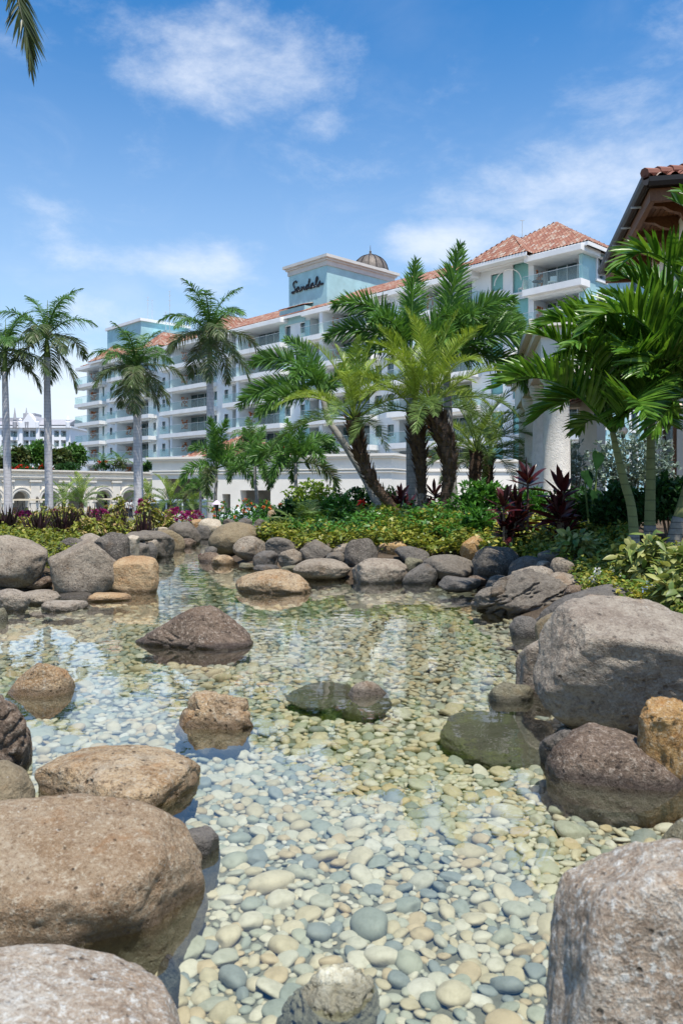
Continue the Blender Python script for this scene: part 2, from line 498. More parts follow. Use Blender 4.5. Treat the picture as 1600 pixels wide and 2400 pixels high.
# water: clear sheet, mirror share by Fresnel, the rest passes straight through
m, nt, out = newmat('pond_water')
wpos = mk(nt, 'ShaderNodeNewGeometry').outputs['Position']
mp = mk(nt, 'ShaderNodeMapping', {'Vector': wpos, 'Scale': (1.0, 1.0, 1.0)}).outputs[0]
wn = math_(nt, 'ADD', noise(nt, mp, 2.2, 2, 0.5), math_(nt, 'MULTIPLY', noise(nt, mp, 9.0, 2, 0.5), 0.12))
wb = bump(nt, wn, 0.30, 0.012)
fr = mk(nt, 'ShaderNodeFresnel', {'IOR': 1.62, 'Normal': wb}).outputs[0]
tr = mk(nt, 'ShaderNodeBsdfTransparent', {'Color': (0.92, 0.955, 0.915, 1)})
gl = mk(nt, 'ShaderNodeBsdfGlossy', {'Color': (1, 1, 1, 1), 'Roughness': 0.012, 'Normal': wb})
ms = mk(nt, 'ShaderNodeMixShader', {0: math_(nt, 'MULTIPLY', fr, 1.25, True), 1: tr.outputs[0], 2: gl.outputs[0]})
nt.links.new(ms.outputs[0], out.inputs[0])
M['water'] = m
# sheet follows the shore, running a little way under the bank
wq = bq[(sdv[bq] < 0.55).any(1)]
wv = np.stack([BX.ravel(), BY.ravel(), np.zeros(BX.size)], 1)
water = link('pond_water', np_mesh('pond_water', wv, wq), M['water'])
tag(water, kind='structure')

# ------------------------------------------------------------------ pebbles
def pebble_mat(name, island):
    m, nt, out = newmat(name)
    oi = mk(nt, 'ShaderNodeObjectInfo').outputs['Random']
    ge = mk(nt, 'ShaderNodeNewGeometry')
    r = ge.outputs['Random Per Island'] if island else oi
    c = ramp(nt, r, [(0.0, (0.304, 0.333, 0.290)), (0.10, (0.249, 0.280, 0.270)), (0.17, (0.492, 0.436, 0.301)), (0.32, (0.550, 0.496, 0.365)), (0.46, (0.418, 0.424, 0.347)),
                     (0.58, (0.373, 0.389, 0.311)), (0.66, (0.566, 0.539, 0.439)), (0.76, (0.501, 0.409, 0.264)), (0.86, (0.501, 0.490, 0.406)), (0.95, (0.593, 0.574, 0.497)), (1.0, (0.375, 0.300, 0.218))], 'CONSTANT')
    co = ge.outputs['Position']
    n = noise(nt, co, 30, 5, 0.65)
    c = mixc(nt, sstep(nt, n, 0.40, 0.75, 0, 0.45), c, (0.50, 0.49, 0.40), 'MULTIPLY')
    n2 = noise(nt, co, 190, 3, 0.6)
    c = mixc(nt, sstep(nt, n2, 0.60, 0.75, 0, 0.35), c, (0.30, 0.27, 0.20))
    pbsdf(nt, out, c, 0.6, 0.3, 0, bump(nt, n, 0.25, 0.01))
    return m
M['pebble'] = pebble_mat('pebble_stone', False)
M['pebbles'] = pebble_mat('pebble_mass', True)
prng = np.random.default_rng(7)
def pebble_shape(level, seed, cut=-0.45):
    v, f = ico(level)
    v = v.copy()
    rg = np.random.default_rng(seed)
    rr = np.ones(len(v))
    for k in range(rg.integers(2, 6)):
        nn = rg.normal(size=3); nn /= np.linalg.norm(nn)
        dd = np.maximum(v @ nn, 1e-3)
        rr = (rr ** -9 + (rg.uniform(0.72, 0.95) / dd) ** -9) ** (-1 / 9)
    v = v * rr[:, None]
    v *= (1 + 0.10 * vnoise(v * 1.3 + seed, seed))[:, None]
    v /= np.abs(v).max(0)
    if cut is not None:
        keep = (v[f][:, :, 2].max(1) > cut)
        f = f[keep]
        used = np.unique(f); mp_ = -np.ones(len(v), int); mp_[used] = np.arange(len(used))
        v = v[used]; f = mp_[f]
    return v, f
# pack: big ones first, smaller into the gaps
cell = 0.11
gridd = {}
peb = []
def try_put(x, y, r, slack):
    ci, cj = int(x / cell + 1000), int(y / cell + 1000)
    rng_ = 2 if r > 0.05 else 1
    for a in range(ci - rng_, ci + rng_ + 1):
        for b in range(cj - rng_, cj + rng_ + 1):
            for (px_, py_, pr_) in gridd.get((a, b), ()):
                if (px_ - x) ** 2 + (py_ - y) ** 2 < ((pr_ + r) * slack) ** 2:
                    return False
    gridd.setdefault((ci, cj), []).append((x, y, r))
    peb.append((x, y, r))
    return True
def in_view(x, y, m=60):
    px_ = 800 + x / y * F; py_ = HZ + (CH + 0.2) / y * F
    return (px_ > -m) & (px_ < 1600 + m) & (py_ < 2400 + 3 * m)
for (n_try, r0, r1, slack) in ((420, 0.050, 0.074, 0.86), (12000, 0.033, 0.049, 0.80), (55000, 0.020, 0.033, 0.75), (80000, 0.010, 0.020, 0.73)):
    yy_ = by0 + (by1 - by0) * prng.random(n_try) ** 1.5
    if r1 < 0.03:
        yy_ = by0 + (4.6 - by0) * prng.random(n_try)
    elif r1 < 0.04:
        yy_ = by0 + (10 - by0) * prng.random(n_try)
    xx_ = bx0 + (bx1 - bx0) * prng.random(n_try)
    ok = in_bed(xx_, yy_, 0.12) & in_view(xx_, np.maximum(yy_, .5))
    if r1 < 0.03:
        ok &= yy_ < 4.6
    elif r1 < 0.04:
        ok &= yy_ < 9.5
    rr_ = prng.uniform(r0, r1, n_try)
    for x, y, r in zip(xx_[ok], yy_[ok], rr_[ok]):
        try_put(x, y, r, slack)
peb = np.array(peb)
pz = bed_z(peb[:, 0], peb[:, 1])
dist = np.hypot(peb[:, 1], 1.5)
order = np.argsort(-(peb[:, 2] / dist) * in_view(peb[:, 0], peb[:, 1], -20))
PEBBLE_N = len(peb)
single = order[:300]; rest = order[300:]
pmeshes = []
for k in range(14):
    v, f = pebble_shape(4 if k < 5 else 3, 100 + k)
    me = np_mesh('pebble', v, f, True); me.materials.append(M['pebble'])
    pmeshes.append(me)
def pebble_dims(r, rg):
    e = rg.uniform(0.60, 1.0)
    return r * 1.32, r * 1.32 * e, r * rg.uniform(0.40, 0.70)
for i in single:
    x, y, r = peb[i]
    o = bpy.data.objects.new('pebble', pmeshes[prng.integers(0, 14)])
    COL.objects.link(o); o.parent = bed
    a, b, c = pebble_dims(r, prng)
    o.scale = (a, b, c)
    o.rotation_euler = (prng.normal(0, .16), prng.normal(0, .16), prng.uniform(0, 6.28))
    o.location = (x, y, pz[i] + c * 0.45)
lib_hi = [pebble_shape(3, 200 + k) for k in range(10)]
lib_lo = [pebble_shape(2, 300 + k, -0.3) for k in range(8)]
pv, pf, off_ = [], [], 0
for i in rest:
    x, y, r = peb[i]
    v, f = (lib_hi[i % 10] if (y < 3.6 and r > 0.022) else lib_lo[i % 8])
    a, b, c = pebble_dims(r, prng)
    an = prng.uniform(0, 6.28); ca, sa = math.cos(an), math.sin(an)
    w = v * (a, b, c)
    tx, ty = prng.normal(0, .16, 2)
    w = np.stack([w[:, 0] * ca - w[:, 1] * sa + x, w[:, 0] * sa + w[:, 1] * ca + y, w[:, 2] + pz[i] + c * 0.4 + tx * w[:, 0] + ty * w[:, 1]], 1)
    pv.append(w); pf.append(f + off_); off_ += len(w)
pm = link('pebble_mass', np_mesh('pebble_mass', np.concatenate(pv), np.concatenate(pf), True), M['pebbles'], bed)
tag(pm, kind='stuff')
print('pebbles', PEBBLE_N, 'tris', sum(len(f) for f in pf))
# ------------------------------------------------------------------ boulders and stones
def rock_mesh(seed, level, planes=9, flat=0.0, crag=0.0, lump=0.12, sharp=14, rz=0.0, peak=0.0, cuts=()):
    v, f = ico(level)
    v = v.copy()
    rg = np.random.default_rng(seed * 13 + 5)
    rr = np.ones(len(v))
    for k in range(planes):
        nn = rg.normal(size=3); nn /= np.linalg.norm(nn)
        if flat and k == 0: nn = np.array([0.1, -0.15, 1.0]); nn /= np.linalg.norm(nn)
        dd = np.maximum(v @ nn, 1e-3)
        o = rg.uniform(0.62, 0.92) if not (flat and k == 0) else 1 - flat
        rr = (rr ** -sharp + (o / dd) ** -sharp) ** (-1 / sharp)
    for (n0, n1, n2, o) in cuts:
        nn = np.array([n0, n1, n2], float); nn /= np.linalg.norm(nn)
        dd = np.maximum(v @ nn, 1e-3)
        rr = (rr ** -sharp + (o / dd) ** -sharp) ** (-1 / sharp)
    v = v * rr[:, None]
    r = 1 + lump * fbm(v * 1.2 + seed * 3.1, 3, seed) + 0.050 * fbm(v * 4.2 + seed, 4, seed + 9)
    if level >= 5:
        r += 0.016 * fbm(v * 14 + seed, 3, seed + 4)
    if crag:
        w = v + 0.25 * np.stack([vnoise(v * 2 + 5, seed), vnoise(v * 2 + 9, seed + 1), vnoise(v * 2 + 14, seed + 2)], 1)
        rid = 1 - np.abs(fbm(w * (1.6, 1.6, 3.0), 3, seed + 21))
        r -= crag * np.clip((rid - 0.80) / 0.2, 0, 1) ** 1.5
        r += crag * 0.5 * fbm(w * 3.1, 3, seed + 31)
    v = v * r[:, None]
    if peak:
        k = 1 - peak * np.clip(v[:, 2:3], -.2, 1)
        v = v * np.concatenate([k, k, np.ones_like(k)], 1)
    return v, f
def rock(name, px, d, mat, label, seed, depth=0.85, roll=0.0, group=None, sunk=False, level=None, **kw):
    """px: box of the stone in the photograph; d: metres to its middle; depth: thickness along the view over width"""
    x0, y0, x1, y1 = px
    cx, cy_ = (x0 + x1) / 2, (y0 + y1) / 2
    c = P(cx, cy_, d)
    hx = (x1 - x0) / 2 * d / F; hz = (y1 - y0) / 2 * d / F
    ry = hx * depth
    ph = math.atan2(cy_ - HZ, F)
    t = hz * hz - (ry * math.sin(ph)) ** 2
    if t < (0.35 * hz) ** 2:
        ry = hz * 0.93 / max(math.sin(ph), 1e-3); t = hz * hz - (ry * math.sin(ph)) ** 2
        ry = min(ry, hx * 1.3)
    rz_ = math.sqrt(max(t, 1e-6)) / math.cos(ph)
    if sunk:
        # stands on the pond floor: keep its top and its width at the waterline
        zt_ = CH + (HZ - y0) * d / F; zb_ = BED - 0.05
        c.z = (zt_ + zb_) / 2; rz_ = (zt_ - zb_) / 2
        k = math.sqrt(max(0.25, 1 - (c.z / rz_) ** 2))
        ry = hx * depth / k; hx = hx / k * 0.97
    if level is None:
        w = x1 - x0
        level = 6 if w > 190 else (5 if w > 60 else 4)
    v, f = rock_mesh(seed, level, **kw)
    an = 0.0 if kw.get('cuts') else seed * 1.7
    ca, sa = math.cos(an), math.sin(an)
    v = np.stack([v[:, 0] * ca - v[:, 1] * sa, v[:, 0] * sa + v[:, 1] * ca, v[:, 2]], 1)
    lo, hi = v.min(0), v.max(0)
    v = (v - (lo + hi) / 2) / ((hi - lo) / 2)
    v = v * (hx, ry, rz_)
    if roll:
        a = R(roll); ca, sa = math.cos(a), math.sin(a)
        v = np.stack([v[:, 0] * ca + v[:, 2] * sa, v[:, 1], -v[:, 0] * sa + v[:, 2] * ca], 1)
        lo, hi = v.min(0), v.max(0)
        v = (v - (lo + hi) / 2) / ((hi - lo) / 2) * (hx, ry, rz_)
    # let the foot reach what carries it
    sup = BED - .03 if pond_sd([[c.x, c.y]])[0] < -.05 else gz(c.x, c.y) - .04
    gap = c.z + v[:, 2].min() - sup
    if 0 < gap < .45 and not kw.get('flat') and 'on the flat green slab' not in label:
        low = v[:, 2] < 0
        dep = v[low, 2] / v[:, 2].min()
        v[low, 2] *= 1 + gap / max(-v[:, 2].min(), .02)
        v[low, :2] *= (1 + .12 * dep * (1 - .6 * dep))[:, None]
    me = np_mesh(name, v, f, True)
    o = link(name, me, M[mat])
    o.location = c
    tag(o, label, 'boulder' if x1 - x0 > 55 else 'rock', group)
    return o

GL, GC, GR, GP, GF = ('boulders along the left bank', 'rocks piled along the middle bank', 'rocks along the right bank', 'rocks standing in the pond', 'boulders in the foreground')
B = 'boulder'; K = 'rock'
ROCKS = [
 # left bank
 (B, (-46, 1254, 113, 1384), 10.9, 'brown', 'big rough brown boulder cut by the left picture edge above the pond', 1, dict(cuts=((.55,-.2,.9,.70),(-.1,-1,.25,.74),(.9,-.3,-.1,.82)), planes=4), GL),
 (B, (114, 1264, 280, 1394), 10.7, 'brown', 'big speckled brown boulder tilted upward beside the tan boulder', 2, dict(depth=.75, cuts=((-.55,-.3,1,.62),(.2,-.9,.25,.74),(1,0,.3,.85),(-.9,-.2,-.3,.8)), planes=4), GL),
 (B, (259, 1303, 374, 1397), 10.8, 'tan', 'smooth sandy tan boulder at the right end of the left bank', 3, dict(depth=.8, sharp=12, cuts=((0,-.25,1,.72),(.05,-1,.1,.72),(1,-.1,.15,.80),(-1,0,.3,.82)), planes=2, lump=.07), GL),
 (B, (137, 1259, 216, 1302), 12.3, 'basalt', 'dark pitted rock behind the tilted speckled boulder', 4, dict(roll=6), GL),
 (B, (172, 1250, 240, 1284), 12.9, 'pale', 'pale rounded rock peeping over the tilted boulder on the left bank', 5, {}, GL),
 (B, (222, 1247, 303, 1297), 12.7, 'basalt', 'black and white speckled round rock behind the tan boulder', 6, dict(roll=10), GL),
 (K, (287, 1254, 327, 1277), 14.0, 'white', 'small bright white flat stone on the left bank', 7, {}, GL),
 (B, (283, 1246, 358, 1272), 15.4, 'grey', 'long flat grey stone behind the white flat stone', 8, dict(roll=5), GL),
 (B, (312, 1242, 405, 1289), 16.3, 'grey', 'long grey slab stone sloping toward the channel', 9, dict(roll=18, depth=1.0), GL),
 (B, (354, 1240, 434, 1276), 18.2, 'olive', 'brownish low boulder behind the long grey slab', 10, dict(roll=8), GL),
 (B, (391, 1223, 471, 1274), 20.3, 'grey', 'large grey boulder at the narrow end of the channel', 11, dict(planes=8), GL),
 (K, (354, 1235, 394, 1248), 20.5, 'white', 'small beige flat stone left of the large grey channel boulder', 12, {}, GL),
 (B, (404, 1261, 459, 1287), 19.3, 'dkbrown', 'wet dark brown rock at the foot of the large grey channel boulder', 13, dict(crag=.1), GL),
 (B, (467, 1214, 522, 1253), 23.5, 'white', 'whitish boulder at the far end of the channel', 14, dict(planes=9), GL),
 (K, (449, 1216, 478, 1234), 24.6, 'tan', 'small cream stone left of the whitish far boulder', 15, {}, GL),
 (K, (457, 1231, 497, 1274), 22.2, 'slate', 'dark grey rock between the large grey and the whitish channel boulders', 16, dict(roll=12), GL),
 (K, (300, 1272, 350, 1313), 14.6, 'grey', 'squat grey rock right above the tan boulder', 17, {}, GL),
 (K, (322, 1264, 347, 1297), 15.3, 'basalt', 'narrow dark speckled rock beside the white flat stone', 18, {}, GL),
 (K, (340, 1270, 370, 1315), 15.0, 'slate', 'dark upright rock at the channel edge', 19, dict(roll=20), GL),
 (K, (343, 1265, 371, 1292), 15.7, 'pale', 'small beige rock leaning on the dark upright rock', 20, {}, GL),
 (K, (365, 1276, 390, 1304), 16.2, 'grey', 'small round grey rock right of the dark upright rock', 21, {}, GL),
 (K, (277, 1293, 308, 1310), 13.6, 'slate', 'low dark stone tucked over the top of the tan boulder', 22, {}, GL),
 (K, (107, 1297, 148, 1333), 11.9, 'grey', 'grey rock wedged behind the gap of the two big brown boulders', 23, {}, GL),
 (B, (-14, 1380, 75, 1442), 9.1, 'pale', 'pale flat wedge stone at the left picture edge of the water', 24, dict(roll=18, flat=.3), GL),
 (B, (38, 1383, 137, 1424), 9.6, 'brown', 'flat brownish stone below the big left edge boulder', 25, dict(flat=.3), GL),
 (B, (97, 1406, 200, 1438), 9.1, 'pale', 'thin flat wet slab in the shallows below the tilted boulder', 26, dict(flat=.35), GL),
 (B, (203, 1388, 309, 1417), 9.9, 'tan', 'thin flat pinkish slab in the shallows below the tan boulder', 27, dict(flat=.35), GL),
 (K, (-18, 1424, 18, 1470), 8.4, 'mossy', 'small greenish rock at the left picture edge in the shallows', 28, {}, GL),
 (B, (132, 1389, 217, 1406), 10.2, 'grey', 'thin grey slab at the foot of the tilted speckled boulder', 29, dict(flat=.4), GL),
 (B, (56, 1345, 122, 1394), 10.9, 'dkbrown', 'shadowed brown rock filling the gap under the two big boulders', 30, {}, GL),
 # middle bank
 (B, (489, 1223, 606, 1298), 16.6, 'olive', 'large smooth olive tan boulder heading the middle bank', 31, dict(roll=-8, planes=5, lump=.07), GC),
 (B, (546, 1256, 626, 1320), 14.8, 'brown', 'round pitted purplish brown rock right of the olive boulder', 32, {}, GC),
 (B, (621, 1258, 700, 1302), 14.3, 'grey', 'smooth dark grey rock lying on top of the middle pile', 33, {}, GC),
 (K, (593, 1290, 652, 1331), 13.7, 'slate', 'dark round rock under the smooth grey rock', 34, dict(roll=-15), GC),
 (B, (652, 1286, 718, 1333), 13.5, 'brown', 'brown pitted rock in the lower row of the middle pile', 35, {}, GC),
 (B, (703, 1264, 782, 1314), 13.6, 'grey', 'rounded grey rock on the upper row left of the tall pitted rock', 36, dict(roll=10), GC),
 (K, (694, 1260, 738, 1290), 14.5, 'grey', 'grey rock half hidden behind the rounded grey rock', 37, {}, GC),
 (K, (744, 1262, 780, 1290), 14.7, 'brown', 'small brown rock in the back row beside the yellow green shrubs', 38, {}, GC),
 (K, (776, 1260, 836, 1290), 14.5, 'brown', 'low brown rock in the back row left of the tall pitted rock', 39, {}, GC),
 (K, (778, 1272, 832, 1298), 13.7, 'pale', 'pale grey flat rock leaning on the tall pitted rock', 40, dict(roll=-18), GC),
 (B, (806, 1261, 886, 1343), 12.8, 'basalt', 'tall pitted dark grey rock in the middle of the pile', 41, dict(roll=-10, planes=6), GC),
 (K, (760, 1292, 812, 1325), 13.0, 'grey', 'small speckled rock wedged left of the tall pitted rock', 42, {}, GC),
 (B, (688, 1310, 822, 1362), 12.3, 'brown', 'long low mauve brown rock at the waterline below the pile', 43, dict(flat=.2), GC),
 (B, (824, 1306, 956, 1372), 11.9, 'pale', 'broad pale brown rock at the waterline right of the tall pitted rock', 44, dict(planes=8), GC),
 (K, (877, 1272, 921, 1308), 13.6, 'rust', 'small pinkish rock between the tall pitted and the yellow rock', 45, {}, GC),
 (K, (904, 1269, 954, 1316), 13.1, 'orange', 'knobbly yellow beige rock in the upper row of the pile', 46, dict(crag=.08), GC),
 (B, (924, 1279, 1008, 1322), 12.7, 'slate', 'smooth dark slate rock with a pale scratch right of the yellow rock', 47, dict(roll=12), GC),
 (K, (946, 1306, 992, 1343), 12.1, 'mossy', 'small angular greenish grey rock above the waterline', 48, dict(sharp=20), GC),
 (B, (941, 1320, 1023, 1369), 11.7, 'slate', 'dark grey rounded rock at the waterline right of the broad pale rock', 49, dict(roll=-12), GC),
 (B, (989, 1299, 1112, 1358), 11.9, 'grey', 'large smooth grey rock under the orange angular rock', 50, dict(roll=6, planes=5), GC),
 (B, (1015, 1277, 1081, 1308), 13.2, 'basalt', 'dark lumpy rock left of the orange angular rock', 51, {}, GC),
 (B, (1077, 1255, 1139, 1315), 12.4, 'orange', 'angular orange rock with a white broken face on top of the bank', 52, dict(sharp=26, planes=9, lump=.05), GC),
 (B, (1108, 1279, 1222, 1364), 11.3, 'basalt', 'big lumpy charcoal rock right of the orange angular rock', 53, dict(planes=8), GC),
 (K, (465, 1293, 518, 1327), 15.2, 'dkbrown', 'wet dark rock at the foot of the large olive boulder', 54, {}, GC),
 (K, (495, 1300, 548, 1327), 14.6, 'rust', 'low wet rusty rock in front of the olive boulder', 55, {}, GC),
 (K, (560, 1319, 596, 1338), 13.6, 'mossy', 'small flat wet stone below the round pitted purplish rock', 56, dict(flat=.3), GC),
 (K, (593, 1322, 655, 1341), 13.3, 'slate', 'flat dark wet stone at the waterline below the dark round rock', 57, dict(flat=.3), GC),
 (K, (658, 1325, 700, 1345), 13.0, 'mossy', 'small flat greenish stone left of the long low mauve rock', 58, dict(flat=.3), GC),
 (B, (1028, 1350, 1128, 1388), 10.7, 'slate', 'wet mauve slab at the waterline under the large smooth grey rock', 59, dict(flat=.25), GC),
 (K, (1094, 1347, 1148, 1376), 11.2, 'dkbrown', 'black wet rock in the shade under the big charcoal rock', 60, {}, GC),
 (B, (1136, 1347, 1200, 1389), 10.8, 'basalt', 'dark wet rock below the big charcoal rock beside the craggy boulder', 61, {}, GC),
 (K, (479, 1280, 510, 1301), 16.0, 'slate', 'small dark rock peeping from under the left side of the olive boulder', 62, {}, GC),
 (K, (522, 1215, 552, 1236), 21.5, 'basalt', 'dark rock behind the olive boulder, leftmost of the back row', 63, {}, GC),
 (K, (558, 1214, 592, 1234), 21.0, 'slate', 'dark rock showing over the middle of the olive boulder', 64, {}, GC),
 (K, (595, 1215, 628, 1240), 20.0, 'basalt', 'black rock behind the right shoulder of the olive boulder', 65, {}, GC),
 (K, (620, 1221, 662, 1248), 19.0, 'dkbrown', 'dark brown rock right of the black rock in the back row', 66, {}, GC),
 (K, (582, 1229, 608, 1258), 17.9, 'slate', 'small slate rock touching the right end of the olive boulder', 67, {}, GC),
 (K, (602, 1231, 633, 1262), 17.0, 'basalt', 'small dark lava rock above the round pitted purplish rock', 68, {}, GC),
 (K, (640, 1214, 684, 1240), 19.6, 'white', 'whitish flat rock in front of the ferny palm', 69, dict(roll=-14), GC),
 (K, (627, 1194, 672, 1212), 24.0, 'rust', 'pinkish flat rock among the orange flowering shrubs', 70, {}, GC),
 (K, (673, 1179, 703, 1205), 25.0, 'tan', 'beige rock under the lime green shrub', 71, {}, GC),
 # right bank
 (B, (1192, 1302, 1272, 1360), 10.6, 'slate', 'smooth bluish grey rock right of the big charcoal rock', 72, dict(roll=-15), GR),
 (B, (1261, 1285, 1369, 1350), 10.7, 'grey', 'smooth oval grey rock highest on the right bank', 73, dict(roll=18, planes=4), GR),
 (K, (1287, 1306, 1343, 1356), 10.0, 'brown', 'brownish upright stone leaning on the oval grey rock', 74, dict(roll=22), GR),
 (K, (1256, 1314, 1288, 1334), 10.2, 'pale', 'small pale stone left of the brownish upright stone', 75, {}, GR),
 (B, (1101, 1336, 1330, 1474), 9.0, 'grey', 'large craggy mauve grey boulder with deep cracks sloping into the pond', 76, dict(roll=-22, crag=.20, planes=8, depth=.7, level=6), GR),
 (B, (1194, 1325, 1294, 1380), 9.7, 'pale', 'pale craggy rock on top of the cracked boulder', 77, dict(crag=.10), GR),
 (B, (1262, 1340, 1379, 1400), 9.5, 'pale', 'sandy pale rock right of the cracked boulder', 78, dict(roll=10, crag=.06), GR),
 (K, (1321, 1370, 1370, 1404), 8.7, 'dkbrown', 'small dark brown stone on the sandy pale rock', 79, {}, GR),
 (K, (1360, 1376, 1397, 1400), 8.5, 'white', 'small whitish stone right of the small dark brown stone', 80, {}, GR),
 (B, (1253, 1370, 1490, 1476), 7.7, 'slate', 'long dark charcoal boulder behind the huge pale boulder', 81, dict(roll=-20, planes=6, depth=.6), GR),
 (B, (1193, 1442, 1272, 1516), 7.5, 'slate', 'wet grey rock at the waterline in front of the charcoal boulder', 82, dict(roll=-10), GR),
 (B, (1252, 1432, 1364, 1508), 7.0, 'olive', 'smooth tan brown rock left of the huge pale boulder', 83, dict(planes=5), GR),
 (B, (1212, 1488, 1318, 1664), 5.3, 'pale', 'tall mauve grey rock pressed against the left side of the huge boulder', 84, dict(cuts=((-.3,-.2,1,.75),(-.6,-1,-.2,.68)), planes=4), GR),
 (B, (1262, 1405, 1660, 1726), 4.55, 'pale', 'huge pale boulder with a bright flat top on the right bank', 85, dict(depth=.72, sharp=14, cuts=((.05,-.30,1,.58),(-.25,-1,-.40,.62),(-1,-.15,.3,.74),(1,-.2,.2,.9)), planes=3, lump=.08), GR),
 (B, (1494, 1637, 1624, 1730), 3.75, 'orange', 'knobbly yellow pitted stone tucked under the huge pale boulder', 86, dict(crag=.12), GR),
 (K, (1409, 1398, 1460, 1428), 6.2, 'tan', 'small tan stone showing over the top of the huge pale boulder', 87, {}, GR),
 (B, (1028, 1674, 1296, 1800), 4.74, 'dkbrown', 'flat wet half sunk slab left of the huge pale boulder', 88, dict(flat=.5, depth=1.2, planes=6), GR),
 (B, (1278, 1708, 1602, 1958), 3.85, 'dkbrown', 'dark round boulder with a wet shining rim half under water', 89, dict(lump=.07, cuts=((-.1,-.35,1,.75),(-.3,-.8,.35,.78)), planes=3), GR),
 (B, (1264, 1708, 1362, 1786), 3.95, 'basalt', 'black wet rock wedged between the sunk slab and the wet rim boulder', 90, dict(crag=.1), GR),
 (B, (1546, 1910, 1690, 2030), 2.95, 'mossy', 'greenish sunken rock at the right picture edge below the wet rim boulder', 91, {}, GR),
 (B, (1142, 1602, 1250, 1666), 5.2, 'mossy', 'green sunken stone left of the tall mauve rock', 92, {}, GR),
 # in the pond
 (B, (550, 1333, 736, 1392), 10.9, 'rust', 'rusty brown rock alone in the water before the middle bank', 93, dict(sunk=True, crag=.05, planes=8, peak=.35), GP),
 (B, (322, 1416, 600, 1522), 7.15, 'dkbrown', 'large dark brown peaked rock in the middle of the pond', 94, dict(sunk=True, planes=9, crag=.06, depth=.7, sharp=12, peak=.75), GP),
 (B, (20, 1549, 176, 1645), 5.4, 'rust', 'rounded tan and white rock standing in the water at the left', 95, dict(sunk=True, roll=10, peak=.3), GP),
 (B, (410, 1625, 600, 1722), 4.65, 'rust', 'cleft brown and white rock in the water with a sunken foot', 96, dict(sunk=True, crag=.34, planes=12, sharp=22, peak=.2), GP),
 (B, (668, 1603, 880, 1666), 5.5, 'mossy', 'flat green slab just under the water in the middle of the pond', 97, dict(flat=.4), GP),
 (B, (804, 1596, 914, 1660), 5.3, 'brown', 'small domed brown stone on the flat green slab', 98, dict(sunk=True, planes=5, peak=.3), GP),
 # foreground
 (B, (1276, 2004, 1790, 2560), 1.85, 'frontpale', 'pinkish mottled boulder in the bottom right corner', 99, dict(depth=.8, cuts=((-.35,.1,1,.7),(-1,-.1,.25,.62),(-.3,-1,.35,.8)), planes=4), GF),
 (B, (-190, 1880, 478, 2350), 2.65, 'front', 'broad flat brown boulder filling the left foreground', 100, dict(depth=.75, roll=4, cuts=((.12,-.30,1,.62),(1,-.25,.15,.74),(.5,-.8,-.2,.8)), planes=4), GF),
 (B, (-240, 2248, 480, 2620), 1.75, 'frontpale', 'whitish mottled boulder in the bottom left corner', 101, dict(planes=6, roll=10), GF),
 (B, (82, 1752, 464, 1932), 3.65, 'rust', 'rusty boulder with a dark wet left flank beside the broad flat boulder', 102, dict(cuts=((.25,-.25,1,.66),(-.6,-.8,.15,.62),(1,-.3,-.1,.78)), planes=4), GF),
 (B, (-130, 1585, 74, 1850), 3.95, 'dkbrown', 'rough dark brown boulder at the left picture edge', 103, dict(crag=.12, planes=8), GF),
 (B, (-110, 1784, 80, 1945), 3.3, 'olive', 'smooth olive grey boulder at the left edge above the broad flat boulder', 104, dict(planes=5), GF),
 (B, (420, 1945, 513, 2055), 3.0, 'slate', 'bluish sunken stone touching the broad flat boulder', 105, {}, GF),
 (B, (650, 2265, 890, 2470), 2.15, 'lime', 'knobbly cream limestone rock under water at the bottom edge', 106, dict(crag=.12, lump=.15), GF),
 (B, (366, 2250, 424, 2360), 2.3, 'slate', 'narrow bluish stone under water against the broad flat boulder', 107, {}, GF),
]
for (nm, px, d, mt, lab, seed, kw, grp) in ROCKS:
    rock(nm, px, d, mt, lab, seed, group=grp, **kw)
# ------------------------------------------------------------------ building materials
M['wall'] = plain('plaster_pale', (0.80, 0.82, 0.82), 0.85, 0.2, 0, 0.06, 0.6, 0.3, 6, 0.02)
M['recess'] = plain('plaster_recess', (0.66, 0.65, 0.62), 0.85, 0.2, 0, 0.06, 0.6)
M['turq'] = plain('plaster_turquoise', (0.38, 0.60, 0.63), 0.85, 0.2, 0, 0.12, 0.8, 0.3, 6, 0.02)
M['slab'] = plain('concrete_white', (0.86, 0.85, 0.82), 0.8, 0.2, 0, 0.06, 1.0)
M['trim'] = plain('trim_beige', (0.60, 0.59, 0.55), 0.8, 0.2, 0, 0.06, 1.0)
M['cream'] = plain('stucco_cream', (0.80, 0.745, 0.64), 0.9, 0.2, 0, 0.10, 1.2, 0.4, 14, 0.01)
M['cream2'] = plain('stucco_cream_inner', (0.76, 0.715, 0.63), 0.9, 0.2, 0, 0.07, 1.2, 0.4, 14, 0.01)
M['whitewall'] = plain('stucco_white', (0.90, 0.84, 0.735), 0.9, 0.2, 0, 0.06, 0.8, 0.4, 10, 0.01)
M['column'] = plain('stucco_column', (0.84, 0.785, 0.69), 0.95, 0.15, 0, 0.10, 8, 0.9, 45, 0.03)

